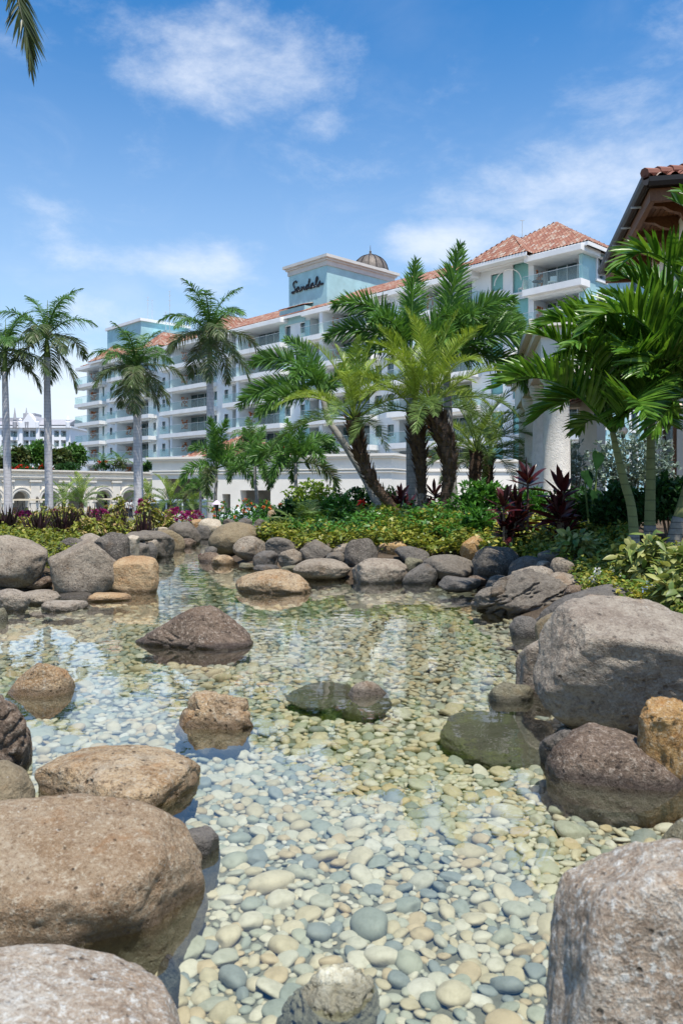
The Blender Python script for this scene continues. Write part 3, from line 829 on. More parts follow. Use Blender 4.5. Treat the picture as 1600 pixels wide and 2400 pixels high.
M['whitepaint'] = plain('white_paint', (0.82, 0.82, 0.82), 0.5, 0.4, 0, 0.03, 1)
M['whitefar'] = plain('white_paint_far', (0.84, 0.84, 0.85), 0.6, 0.3, 0, 0.03, 1)
M['greyroof'] = plain('roof_grey', (0.36, 0.36, 0.38), 0.7, 0.3, 0, 0.12, 2, 0.3, 5)
M['dark'] = plain('dark_metal', (0.035, 0.03, 0.028), 0.45, 0.5, 0.3, 0.1, 4)
M['black'] = plain('black_paint', (0.012, 0.012, 0.018), 0.4, 0.5, 0, 0.1, 4)
M['alu'] = plain('window_frame', (0.55, 0.58, 0.58), 0.4, 0.5, 0.2, 0.05, 4)
M['wood'] = None
M['bronze'] = None
def glass_dark(name, col, rough=0.04):
    m, nt, out = newmat(name)
    co = mk(nt, 'ShaderNodeTexCoord').outputs['Object']
    n = noise(nt, co, 1.1, 3)
    c = ramp(nt, n, [(0.35, tuple(x * 0.6 for x in col)), (0.65, col)])
    pbsdf(nt, out, c, rough, 0.8)
    return m
M['doorglass'] = glass_dark('door_glass', (0.045, 0.085, 0.085))
M['winglass'] = glass_dark('window_glass', (0.08, 0.15, 0.15))
M['blind'] = plain('window_blind', (0.20, 0.46, 0.42), 0.35, 0.6, 0, 0.1, 5)
m, nt, out = newmat('rail_glass')
tr = mk(nt, 'ShaderNodeBsdfTransparent', {'Color': (0.90, 0.965, 0.955, 1)})
pb = mk(nt, 'ShaderNodeBsdfPrincipled', {'Base Color': (0.62, 0.72, 0.72, 1), 'Roughness': 0.08, 'Specular IOR Level': 0.7})
ms = mk(nt, 'ShaderNodeMixShader', {0: 0.09, 1: tr.outputs[0], 2: pb.outputs[0]})
nt.links.new(ms.outputs[0], out.inputs[0]); M['railglass'] = m
# clay tiles: each tile its own shade, from the tile grid stored as UV
def tile_mat(name):
    m, nt, out = newmat(name)
    uv = mk(nt, 'ShaderNodeUVMap', uv_map='tile').outputs[0]
    fl = mk(nt, 'ShaderNodeVectorMath', {0: uv}, operation='FLOOR').outputs[0]
    wn_ = mk(nt, 'ShaderNodeTexWhiteNoise', {'Vector': fl}, noise_dimensions='2D').outputs['Value']
    c = ramp(nt, wn_, [(0, (0.253, 0.113, 0.079)), (0.2, (0.301, 0.147, 0.100)), (0.38, (0.329, 0.191, 0.139)), (0.55, (0.277, 0.126, 0.088)), (0.68, (0.349, 0.246, 0.189)), (0.82, (0.233, 0.105, 0.076)), (0.92, (0.368, 0.301, 0.254))], 'CONSTANT')
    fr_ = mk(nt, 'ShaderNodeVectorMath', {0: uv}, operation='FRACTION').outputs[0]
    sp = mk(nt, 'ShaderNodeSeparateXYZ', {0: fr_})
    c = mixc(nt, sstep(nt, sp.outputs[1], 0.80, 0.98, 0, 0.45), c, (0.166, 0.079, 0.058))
    pbsdf(nt, out, c, 0.8, 0.2)
    return m
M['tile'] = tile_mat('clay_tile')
def wood_mat(name, a, b):
    m, nt, out = newmat(name)
    co = mk(nt, 'ShaderNodeTexCoord').outputs['Object']
    rnd = mk(nt, 'ShaderNodeObjectInfo').outputs['Random']
    mpp = mk(nt, 'ShaderNodeMapping', {'Vector': co, 'Scale': (9, 1.2, 9)}).outputs[0]
    n = noise(nt, mpp, 2.2, 6, 0.6, 0.6)
    c = ramp(nt, n, [(0.3, b), (0.7, a)])
    c = mixc(nt, math_(nt, 'MULTIPLY', rnd, 0.5), c, tuple(x * 0.55 for x in b))
    pbsdf(nt, out, c, 0.6, 0.3, 0, bump(nt, n, 0.3, 0.01))
    return m
M['wood'] = wood_mat('cedar_wood', (0.22, 0.10, 0.045), (0.13, 0.058, 0.027))
M['woodlight'] = wood_mat('light_wood', (0.52, 0.34, 0.19), (0.40, 0.24, 0.12))
m, nt, out = newmat('dome_bronze')
uvn = mk(nt, 'ShaderNodeTexCoord').outputs['Object']
n = noise(nt, uvn, 3, 5)
pbsdf(nt, out, ramp(nt, n, [(0.3, (0.10, 0.085, 0.072)), (0.7, (0.20, 0.175, 0.155))]), 0.6, 0.3, 0.2)
M['bronze'] = m

def tile_slope(name, a, b, h, sc0, sc1, parent, pitch=0.30, row=0.45, amp=0.07, mat=None):
    """barrel tiles on one roof plane: eave a to b, h the vector from eave up to the ridge, ridge spans sc0..sc1 of the eave"""
    a = np.array(a, float); b = np.array(b, float); h = np.array(h, float)
    L = np.linalg.norm(b - a); H = np.linalg.norm(h)
    nrm = np.cross(b - a, h); nrm /= np.linalg.norm(nrm)
    if nrm[2] < 0: nrm = -nrm
    nc = max(2, int(L / pitch))
    prof = [(0.0, 0.0), (0.14, 0.62), (0.32, 1.0), (0.54, 0.62), (0.68, 0.0)]
    V = []; Fc = []; UV = []
    for i in range(nc):
        def lim(s):
            l = 1.0
            if sc0 > 1e-6: l = min(l, s / sc0)
            if sc1 < 1 - 1e-6: l = min(l, (1 - s) / (1 - sc1))
            return max(l, 0.0)
        sm = (i + 0.5) / nc
        top = lim(sm)
        nr = max(1, int(math.ceil(top * H / row)))
        for r_ in range(nr):
            t0 = r_ * row / H; t1 = min((r_ + 1) * row / H, top) + 0.015
            o = len(V)
            for (t, lift, vv) in ((t0, amp * 0.35, 0.02), (t1, 0.0, 0.98)):
                for (pu, ph) in prof:
                    s = (i + pu) / nc
                    V.append(a + (b - a) * s + h * t + nrm * (amp * ph + lift))
                V.append(a + (b - a) * ((i + 1.0) / nc) + h * t + nrm * (lift))
                UV.append(None)
            k = len(prof)
            for j in range(k):
                Fc.append((o + j, o + j + 1, o + k + 1 + j + 1, o + k + 1 + j))
    me = np_mesh(name, np.array(V), np.array(Fc), False)
    # tile grid
    n_per = (len(prof) + 1) * 2
    uvl = me.uv_layers.new(name='tile')
    vi = np.zeros(len(me.loops), np.int32); me.loops.foreach_get('vertex_index', vi)
    tile_id = vi // n_per; within = vi % n_per
    uu = tile_id % 997 + 0.1 + 0.8 * ((within % (len(prof) + 1)) / len(prof))
    vv = tile_id // 997 + np.where(within < n_per // 2, 0.02, 0.98)
    uvl.data.foreach_set('uv', np.stack([uu, vv], 1).astype(np.float32).ravel())
    return tag(link(name, me, mat or M['tile'], parent), kind='stuff')
def plane_quad(name, pts, mat, parent):
    return MB().add(pts, [tuple(range(len(pts)))]).build(name, mat, parent)

def wall_holes(mb, axis_f, s0, s1, z0, z1, holes, depth):
    """front sheet with rectangular openings and their reveals; axis_f(s, w, z) gives the point w metres in"""
    xs = sorted({s0, s1, *[h for H in holes for h in H[:2]]}); zs = sorted({z0, z1, *[h for H in holes for h in H[2:]]})
    xs = [x for x in xs if s0 <= x <= s1]; zs = [z for z in zs if z0 <= z <= z1]
    for i in range(len(xs) - 1):
        for j in range(len(zs) - 1):
            cx, cz = (xs[i] + xs[i + 1]) / 2, (zs[j] + zs[j + 1]) / 2
            if any(H[0] < cx < H[1] and H[2] < cz < H[3] for H in holes): continue
            mb.add([axis_f(xs[i], 0, zs[j]), axis_f(xs[i + 1], 0, zs[j]), axis_f(xs[i + 1], 0, zs[j + 1]), axis_f(xs[i], 0, zs[j + 1])], [(0, 1, 2, 3)])
    for (a, b, c, d) in holes:
        for (p, q_) in (((a, c), (b, c)), ((b, c), (b, d)), ((b, d), (a, d)), ((a, d), (a, c))):
            mb.add([axis_f(p[0], 0, p[1]), axis_f(q_[0], 0, q_[1]), axis_f(q_[0], depth, q_[1]), axis_f(p[0], depth, p[1])], [(0, 1, 2, 3)])

# ------------------------------------------------------------------ the long hotel
HO = (19.6, 65.5); HU = (-0.6894, 0.7243); HN = (-0.7243, -0.6894)
def hu(px, y=0.0):
    t = (px - 800) / F
    return (HO[0] + HN[0] * y - t * (HO[1] + HN[1] * y)) / (-HU[0] + HU[1] * t)
def hz_at(px, py, y=0.0):
    u = hu(px, y); Y = HO[1] + HU[1] * u + HN[1] * y
    return CH + (HZ - py) * Y / F
hotel = thing('hotel_building', 'long pale multi storey hotel with turquoise tower, glass balconies and red tiled roof', 'building', (HO[0], HO[1], 0), math.atan2(HU[1], HU[0]))
ZB, ZE = -1.25, 21.35
NF = 7
zt = [18.4 - 3.1 * k for k in range(NF)]
REC = [(208, 232), (273, 287), (290, 348), (396, 416), (420, 488), (545, 571), (577, 656), (727, 766), (773, 866), (935, 985), (993, 1105), (1250, 1355)]
REC = sorted([(hu(r), hu(l)) for (l, r) in REC])
SLABS = [(175, 233), (250, 348), (373, 488), (521, 656), (702, 866), (905, 1105), (1223, 1361)]
SLABS = [(hu(r, 1.4), hu(l, 1.4)) for (l, r) in SLABS]
UEND = hu(204)
BACKY = -15.0
RD = 1.9
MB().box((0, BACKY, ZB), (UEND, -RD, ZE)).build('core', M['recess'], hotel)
WINS = [(243, .55, 1.9), (261, .75, 1.1), (363, .8, 1.1), (384, .8, 1.1), (505, .8, 1.1), (531, .8, 1.1), (675, .9, 1.15), (710, .9, 1.15), (887, .9, 1.15), (915, .9, 1.15), (1164, 1.3, 1.5), (1219, 1.6, 2.6)]
def hf(u, w, z): return (u, -w, z)
segs = []
cur = 0.0
for (a, b) in REC:
    segs.append((cur, a)); cur = b
segs.append((cur, UEND))
TURQ = [(hu(668), hu(656)), (hu(727), hu(716))]
win_frames = []
for (a, b) in segs:
    if b - a < 0.05: continue
    holes = []
    for (px, w, h) in WINS:
        c = hu(px)
        if a < c < b:
            for k in range(NF):
                z0 = zt[k] + (0.9 if h < 2 else 0.35)
                holes.append((c - w / 2, c + w / 2, z0, z0 + h))
    wmb = MB()
    wall_holes(wmb, hf, a, b, ZB, ZE, holes, 0.3)
    wmb.add([hf(a, 0, ZB), hf(a, RD, ZB), hf(a, RD, ZE), hf(a, 0, ZE)], [(0, 1, 2, 3)])
    wmb.add([hf(b, 0, ZB), hf(b, 0, ZE), hf(b, RD, ZE), hf(b, RD, ZB)], [(0, 1, 2, 3)])
    wmb.build('wall', M['wall'], hotel)
    for (l, r, z0, z1) in holes:
        f = MB()
        for q_ in (((l - .09, .02, z0 - .09), (l, -.22, z1 + .09)), ((r, .02, z0 - .09), (r + .09, -.22, z1 + .09)), ((l, .02, z0 - .09), (r, -.22, z0)), ((l, .02, z1), (r, -.22, z1 + .09)), ((l - .14, .10, z0 - .17), (r + .14, .021, z0 - .09))):
            f.box(*q_)
        fo = f.build('window', M['slab'], hotel)
        MB().box((l, -.20, z0), (r, -.24, z1)).build('pane', M['blind'] if (z1 - z0) > 1.45 else M['winglass'], fo)
    if b - a > 3:
        for k in range(NF):
            MB().box((a + .05, .045, zt[k] - .30), (b - .05, .002, zt[k] - .18)).build('string_course', M['wall'], hotel)
for (a, b) in TURQ:
    MB().box((a, 0.02, ZB), (b, 0.10, 20.6)).build('turquoise_band', M['turq'], hotel)
rngh = random.Random(4)
M['art'] = None
m, nt, out = newmat('balcony_art')
co = mk(nt, 'ShaderNodeTexCoord').outputs['Object']
n = noise(nt, co, 1.6, 2)
pbsdf(nt, out, ramp(nt, n, [(0.42, (0.75, 0.72, 0.68)), (0.46, (0.72, 0.22, 0.06)), (0.56, (0.10, 0.05, 0.04)), (0.60, (0.75, 0.70, 0.66))], 'CONSTANT'), 0.5)
M['art'] = m
M['fabric'] = plain('balcony_chair', (0.72, 0.70, 0.66), 0.6, 0.3)
for (a, b) in SLABS:
    recs = [r for r in REC if r[0] > a - 1.2 and r[1] < b + 1.2]
    for k in range(NF + 1):
        z = zt[k] if k < NF else None
        if k == NF:
            # canopy over the top balcony
            s = MB().box((a + .1, -RD, ZE - 0.55), (b - .1, 1.3, ZE - 0.1))
            s.build('canopy_slab', M['slab'], hotel)
            continue
        s = MB().box((a, 0.001, z - 0.5), (b, 1.42, z + 0.04))
        s.box((a + .35, 0.001, z - .72), (b - .35, 1.0, z - .5))
        for r_ in recs:
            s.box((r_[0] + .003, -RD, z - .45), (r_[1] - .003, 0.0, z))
        so = s.build('balcony_slab', M['slab'], hotel)
        # glass rail in panels
        L = b - a; n_p = max(2, int(L / 1.6))
        for i in range(n_p):
            p0 = a + .06 + (L - .12) * i / n_p + .02; p1 = a + .06 + (L - .12) * (i + 1) / n_p - .02
            MB().box((p0, 1.33, z + .06), (p1, 1.355, z + 1.12)).build('railing_glass', M['railglass'], so)
        for e in (a + .05, b - .07):
            MB().box((e, 0.06, z + .06), (e + .025, 1.32, z + 1.12)).build('railing_glass', M['railglass'], so)
        MB().box((a + .04, 1.32, z + 1.125), (b - .04, 1.37, z + 1.16)).build('handrail', M['alu'], so)
    # sliding doors
    for (r0, r1) in recs:
        w = r1 - r0
        if w < 0.6: continue
        for k in range(NF):
            z = zt[k]
            dl = r0 + .15; dr = r1 - .2
            npn = 4 if w > 4 else 3 if w > 2.5 else 2
            f = MB()
            for i in range(npn + 1):
                x = dl + (dr - dl) * i / npn
                f.box((x - .05, -RD + .14, z + .01), (x + .05, -RD + .01, z + 2.35))
            f.box((dl - .05, -RD + .15, z + 2.35), (dr + .05, -RD + .01, z + 2.45))
            fo = f.build('sliding_door', M['alu'], hotel)
            for i in range(npn):
                x0 = dl + (dr - dl) * i / npn + .05; x1 = dl + (dr - dl) * (i + 1) / npn - .05
                MB().box((x0, -RD + .08, z + .03), (x1, -RD + .05, z + 2.34)).build('pane', M['doorglass'] if rngh.random() < .7 else M['winglass'], fo)
            if w > 3:
                MB().box((r1 - .06, -1.35, z + .75), (r1 - .004, -.35, z + 2.05)).build('picture', M['art'], hotel)
    # dividing fin
    rs = sorted(recs)
    for i in range(len(rs) - 1):
        f0, f1 = rs[i][1], rs[i + 1][0]
        MB().box((f0, 0.0, ZB), (f1, 1.15, ZE - .56)).build('dividing_fin', M['wall'], hotel)
# side wall seen at the right end, with framed windows
smb = MB()
def sf(s, w, z): return (-0.30 + w, -s, z)
sh = []
for k in range(NF):
    for s_ in (2.2, 8.0):
        sh.append((s_, s_ + 1.25, zt[k] + .75, zt[k] + 2.45))
wall_holes(smb, sf, -0.15, 14.8, ZB, ZE, sh, .3)
smb.box((-.295, -.15, ZB), (-.001, .15, ZE - .56))
smb.build('side_wall', M['turq'], hotel)
for (a, b, z0, z1) in sh:
    f = MB()
    for q_ in (((-.40, -a, z0 - .22), (-.12, -a + .22, z1 + .22)), ((-.40, -b - .22, z0 - .22), (-.12, -b, z1 + .22)), ((-.40, -b, z1), (-.12, -a, z1 + .22)), ((-.46, -b - .3, z0 - .25), (-.12, -a + .3, z0))):
        f.box(*q_)
    f.box((-.14, -(a + b) / 2 - .03, z0), (-.08, -(a + b) / 2 + .03, z1))
    fo = f.build('window', M['slab'], hotel)
    MB().box((-.10, -b, z0), (-.06, -a, z1)).build('pane', M['doorglass'], fo)
MB().box((-.42, -6.4, ZB), (-.301, -5.9, ZE)).build('pilaster', M['turq'], hotel)
# arched blind panels at the top of the wall bays
for (l, r) in ((1152, 1228), (237, 250), (880, 925)):
    u0, u1 = hu(r), hu(l); uc = (u0 + u1) / 2; w = (u1 - u0) / 2 * .82
    f = MB(); pts = []
    for i in range(15):
        an = math.pi * i / 14
        pts.append((uc + math.cos(an) * w, .05, 19.75 + math.sin(an) * 1.2))
    f.tube(pts, 0.05, 6)
    f.build('arch_moulding', M['slab'], hotel)
# roofs
roof = MB().box((-.3, BACKY, ZE + .02), (UEND + .3, .55, ZE + .12)).build('roof', M['slab'], hotel)
RY, RZ = -6.2, 24.7
ev = 0.75
def slope(a, b, h, s0=0.0, s1=1.0, **k): return tile_slope('roof_tiles', a, b, h, s0, s1, roof, **k)
ul = UEND + .9
slope((11, ev, ZE + .15), (ul, ev, ZE + .15), (0, RY - ev, RZ - ZE - .15), 0.0, 1 - 7.0 / (ul - 11))
slope((ul, ev, ZE + .15), (ul, 2 * RY - ev, ZE + .15), (-7.0, 0, RZ - ZE - .15), .5, .5, row=.8)
plane_quad('roof_back', [(11, RY, RZ - .02), (ul - 7, RY, RZ - .02), (ul, 2 * RY - ev, ZE + .13), (11, 2 * RY - ev, ZE + .13)], M['tile'], roof)
AP = (6.7, -7.2, 26.7)
xr, xl, yb_ = -1.15, 14.6, -15.1
slope((xr, ev, ZE + .16), (xl, ev, ZE + .16), (0, AP[1] - ev, AP[2] - ZE - .16), (AP[0] - xr) / (xl - xr), (AP[0] - xr) / (xl - xr))
slope((xr, yb_, ZE + .16), (xr, ev, ZE + .16), (AP[0] - xr, 0, AP[2] - ZE - .16), .5, .5)
slope((xl, ev, ZE + .16), (xl, yb_, ZE + .16), (AP[0] - xl, 0, AP[2] - ZE - .16), .5, .5)
slope((xl, yb_, ZE + .16), (xr, yb_, ZE + .16), (0, AP[1] - yb_, AP[2] - ZE - .16), .5, .5)
# fascia boards under the eaves
MB().box((xr, ev + .02, ZE - .18), (ul, ev - .06, ZE + .13)).build('fascia', M['slab'], roof)
MB().box((xr - .02, ev - .06, ZE - .18), (xr + .06, yb_, ZE + .13)).build('fascia', M['slab'], roof)
# projecting hip roofs over the wall bays
def cross_hip(u0, u1, y1, zp, back):
    um = (u0 + u1) / 2; yp = y1 - (u1 - u0) / 2 * 0.9
    z0 = ZE + .20
    slope((u0, y1, z0), (u1, y1, z0), (0, yp - y1, zp - z0), .5, .5)
    Ls = y1 - back
    s_r = (y1 - yp) / Ls
    slope((u0, back, z0), (u0, y1, z0), (um - u0, 0, zp - z0), 0.0, 1 - s_r)
    slope((u1, y1, z0), (u1, back, z0), (um - u1, 0, zp - z0), s_r, 1.0)
    MB().box((u0, y1 + .02, ZE - .12), (u1, y1 - .08, z0 - .02)).build('fascia', M['slab'], roof)
    MB().box((u0 + .2, 0.01, ZE - .10), (u1 - .2, y1 - .1, ZE + .01)).build('soffit', M['slab'], roof)
cross_hip(hu(1250) - .4, hu(1108) + .3, 1.75, 24.4, -6.0)
cross_hip(hu(546), hu(489), 1.75, 24.0, -5.5)
cross_hip(hu(273), hu(232) + .2, 1.75, 24.0, -5.5)
cross_hip(hu(396), hu(349), 1.75, 24.0, -5.5)
# tower with the sign
TY = -1.2
tr0, tl0 = hu(766, TY), hu(677, TY)
tz1 = hz_at(766, 621, TY)
tw = MB().box((tr0, TY, 20), (tl0, TY - 11, tz1)).build('tower', M['turq'], hotel)
cz = tz1
c_ = MB()
for (o, z0, z1) in ((.12, 0.0, .55), (.30, .55, .80), (.55, .80, 1.12)):
    c_.box((tr0 - o, TY + o, cz + z0), (tl0 + o, TY - 11 - o, cz + z1))
c_.build('cornice', M['trim'], tw)
# lower turquoise front with a tile edge
w_ = MB().box((hu(716), 0.11, 20.6), (hu(657), TY, 22.4)); w_.build('turquoise_front', M['turq'], hotel)
slope((hu(716), .35, 22.45), (hu(657), .35, 22.45), (0, TY - .35, .45), 0, 1, row=.8)
# dome
dcx, dcy = 36.0, -12.2
dm = MB()
prof = [(2.3 * math.cos(math.pi / 2 * i / 10) + .001, 2.3 * math.sin(math.pi / 2 * i / 10)) for i in range(11)]
dm.lathe(prof, (dcx, dcy, 28.6), 28)
dome = dm.build('dome', M['bronze'], hotel, True)
MB().lathe([(2.4, 22), (2.4, 28.55), (2.5, 28.6), (2.5, 28.7)], (dcx, dcy, 0), 24).build('drum', M['wall'], dome)
for i in range(14):
    an = 2 * math.pi * i / 14
    MB().tube([(dcx + 2.34 * math.cos(t) * math.cos(an), dcy + 2.34 * math.cos(t) * math.sin(an), 28.6 + 2.34 * math.sin(t)) for t in np.linspace(0, math.pi / 2, 9)], .05, 5).build('rib', M['dark'], dome)
MB().lathe([(.3, 0), (.22, .25), (.1, .35), (.16, .5), (.05, .65), (.02, 1.3)], (dcx, dcy, 30.85), 8).build('finial', M['bronze'], dome)
# rooftop box at the far end
BXY = -6.5
b0, b1 = hu(331, BXY), hu(252, BXY)
bz1 = hz_at(331, 752, BXY)
bx_ = MB().box((b0, BXY, 21), (b1, BXY - 9, bz1)).build('rooftop_block', M['turq'], hotel)
MB().box((b0 - .3, BXY + .3, bz1), (b1 + .3, BXY - 9.3, bz1 + .45)).build('cornice', M['slab'], bx_)
bx2 = MB().box((b0 - 4.5, BXY - 2.0, 21), (b0 - .002, BXY - 8.5, hz_at(352, 772, BXY))).build('rooftop_block', M['turq'], hotel)
# lettering on the tower front
SX, SY, SS = 660.0, 620.0, 13.07
def sg(x, y):
    px = SX + x / SS; py = SY + y / SS
    yy_ = TY + 0.12
    return (hu(px, yy_), yy_, hz_at(px, py, yy_))
sign = MB().box(sg(300, 889), (sg(300, 889)[0] - .05, TY + .002, sg(300, 889)[2] + .05)).build('sign_lettering', M['black'], hotel)
LETTERS = [
 [[(440, 565), (462, 525), (440, 505), (395, 520), (358, 570), (355, 630), (385, 700), (415, 760), (412, 815), (375, 865), (325, 888), (300, 872), (318, 845), (370, 825)]],
 [[(525, 685), (490, 690), (455, 750), (445, 810), (460, 850), (490, 820), (530, 730)], [(530, 690), (520, 790), (545, 825), (580, 780)]],
 [[(600, 670), (605, 740), (595, 800)], [(600, 800), (640, 710), (670, 665), (680, 700), (675, 750), (700, 770), (730, 740)]],
 [[(800, 620), (770, 620), (735, 690), (735, 750), (760, 770), (790, 720), (830, 600), (858, 440), (848, 430), (830, 520), (812, 640), (815, 710), (840, 730), (880, 690)]],
 [[(962, 565), (930, 575), (890, 640), (880, 710), (895, 735), (930, 680), (965, 590)], [(960, 590), (955, 670), (975, 705), (1010, 680)]],
 [[(1020, 660), (1070, 520), (1105, 400), (1090, 365), (1065, 400), (1040, 520), (1035, 640), (1060, 680), (1095, 650)]],
 [[(1095, 650), (1140, 570), (1170, 500), (1172, 560), (1150, 630), (1120, 675), (1100, 660)], [(1170, 590), (1215, 612), (1250, 602), (1265, 575), (1230, 572), (1180, 600)]]]
for strokes in LETTERS:
    lm = MB()
    for st in strokes:
        lm.tube([sg(*p) for p in st], 0.085, 6)
    lm.build('letter', M['black'], sign)
# masts on the roof
def mast(px, y_top, y_bot, lab, rings=3):
    yy_ = -9.0
    u = hu(px, yy_); z0 = min(hz_at(px, y_bot, yy_), 24.0) if px > 900 else hz_at(px, y_bot, yy_); z1 = hz_at(px, y_top, yy_)
    wx = HO[0] + HU[0] * u + HN[0] * yy_; wy = HO[1] + HU[1] * u + HN[1] * yy_
    t = thing('roof_mast', lab, 'antenna', (wx, wy, z0), 0, 'thin masts on the hotel roof')
    MB().tube([(0, 0, -1.0), (0, 0, z1 - z0)], [.05, .03], 6).build('pole', M['alu'], t)
    for i in range(rings):
        z = (z1 - z0) * (1 - .13 * i)
        MB().box((-.22, -.02, z - .05), (.22, .02, z)).build('crossbar', M['alu'], t)
mast(347, 696, 758, 'thin white mast on the turquoise rooftop block, leftmost of the roof masts')
mast(357, 703, 764, 'thin grey mast just right of the leftmost roof mast', 1)
mast(389, 731, 764, 'shortest roof mast beside the tall right mast of the rooftop block', 2)
mast(398, 682, 766, 'tallest white mast at the right end of the rooftop block', 4)
mast(1223, 516, 575, 'single thin mast above the red roof of the near hotel end', 1)

# balcony furniture at the near end
def balcony_chair(loc, rz, lab):
    t = thing('balcony_chair', lab, 'chair', loc, rz, 'white chairs on the top right balcony')
    MB().box((-.28, -.28, .38), (.28, .28, .44)).build('seat', M['fabric'], t)
    MB().prism([(-.30, .40), (-.24, .40), (-.42, 1.0), (-.48, 1.0)], -.28, .28, 'x').build('backrest', M['fabric'], t)
    for sx in (-1, 1):
        for sy in (-1, 1):
            MB().box((sx * .25 - .02, sy * .25 - .02, 0), (sx * .25 + .02, sy * .25 + .02, .38)).build('leg', M['fabric'], t)
def hw(u, y, z): return (HO[0] + HU[0] * u + HN[0] * y, HO[1] + HU[1] * u + HN[1] * y, z)
balcony_chair(hw(2.3, .5, 18.45), 2.6, 'white patio chair right of the round table on the top right balcony')
balcony_chair(hw(5.2, .5, 18.45), 0.4, 'white patio chair left of the round table on the top right balcony')
tb = thing('balcony_table', 'small round dark table between chairs on the top right balcony', 'table', hw(3.7, .5, 18.45))
MB().lathe([(.48, .70), (.48, .74)], (0, 0, 0), 16).build('tabletop', M['dark'], tb)
MB().lathe([(.25, 0), (.05, .03), (.04, .7)], (0, 0, 0), 10).build('pedestal', M['dark'], tb)

# ------------------------------------------------------------------ white hotel far at the left
FD = 170.0
fh = thing('far_hotel', 'white distant hotel with grey roof and pointed gable at the left edge', 'building', (0, FD, 0))
def fx(px): return (px - 800) * FD / F
def fz(py): return CH + (HZ - py) * FD / F
ff = lambda s, w, z: (s, w, z)
x0, x1 = fx(-60), fx(165)
ze = fz(1003)
holes = []
for (l, r) in ((-40, -22), (-15, -3), (4, 13), (25, 42), (55, 68), (71, 88), (93, 104), (112, 122), (127, 139), (143, 156)):
    for k in range(5):
        z1 = fz(1005 + 4 + 22.5 * k); z0 = fz(1005 + 19 + 22.5 * k)
        if z0 < -1: continue
        holes.append((fx(l), fx(r), z0, z1))
wmb = MB(); wall_holes(wmb, ff, x0, x1, -1.25, ze, holes, 1.2)
wmb.add([ff(x1, 0, -1.25), ff(x1, 14, -1.25), ff(x1, 14, ze), ff(x1, 0, ze)], [(0, 1, 2, 3)])
wmb.add([ff(x0, 0, -1.25), ff(x0, 14, -1.25), ff(x0, 14, ze), ff(x0, 0, ze)], [(0, 1, 2, 3)])
wmb.build('wall', M['whitefar'], fh)
for (a, b, z0, z1) in holes:
    w = MB().box((a, 1.15, z0), (b, 1.25, z1)).build('balcony_back', M['whitefar'], fh)
    MB().box((a + .15 * (b - a), 1.10, z0), (a + .55 * (b - a), 1.14, z1 - .2)).build('door_pane', M['doorglass'], w)
    MB().box((a, .05, z0), (b, .09, z0 + .55 * (z1 - z0))).build('railing', M['railglass'], w)
MB().box((x0 - .3, -.5, ze), (x1 + .4, 14.3, ze + .45)).build('cornice', M['whitefar'], fh)
MB().box((x0 - .3, -.52, ze + .45), (x1 + .42, 14.3, ze + .62)).build('gutter', M['dark'], fh)
zr = fz(985)
rf = MB().prism([(-.4, ze + .63), (14.4, ze + .63), (9, zr + .6), (5, zr + .6)], x0, x1 - .5, 'x').build('roof', M['greyroof'], fh)
gp = fz(972)
gl_ = MB().prism([(fx(54), ze - .02), (fx(91), ze - .02), (fx(91), ze + .8), (fx(72), gp + .3), (fx(54), ze + .8)], -1.0, 1.0, 'y'); gl_.build('gable', M['whitefar'], fh)
MB().prism([(fx(30), ze + .9), (fx(91), ze + .9), (fx(72), gp)], 1.05, 12, 'y').build('gable_roof', M['greyroof'], fh)
MB().box((x0, 3, zr), (fx(70), 9, fz(976))).build('upper_roof', M['greyroof'], fh)
MB().box((fx(37), 4, zr), (fx(65), 8, fz(964))).build('roof_lantern', M['greyroof'], fh)
for px, top in ((38, 956), (65, 956), (70, 968), (51, 981), (90, 985), (162, 975)):
    MB().lathe([(.45, 0), (.5, 1.2), (.3, 1.4), (.4, 1.7), (.04, fz(top) - ze)], (fx(px), -.6, ze), 8).build('pinnacle', M['whitefar'] if px in (51, 90, 162) else M['greyroof'], fh)
for px in (52, 91):
    MB().box((fx(px) - .35, -.6, -1.25), (fx(px) + .35, -.02, ze)).build('pilaster', M['whitefar'], fh)

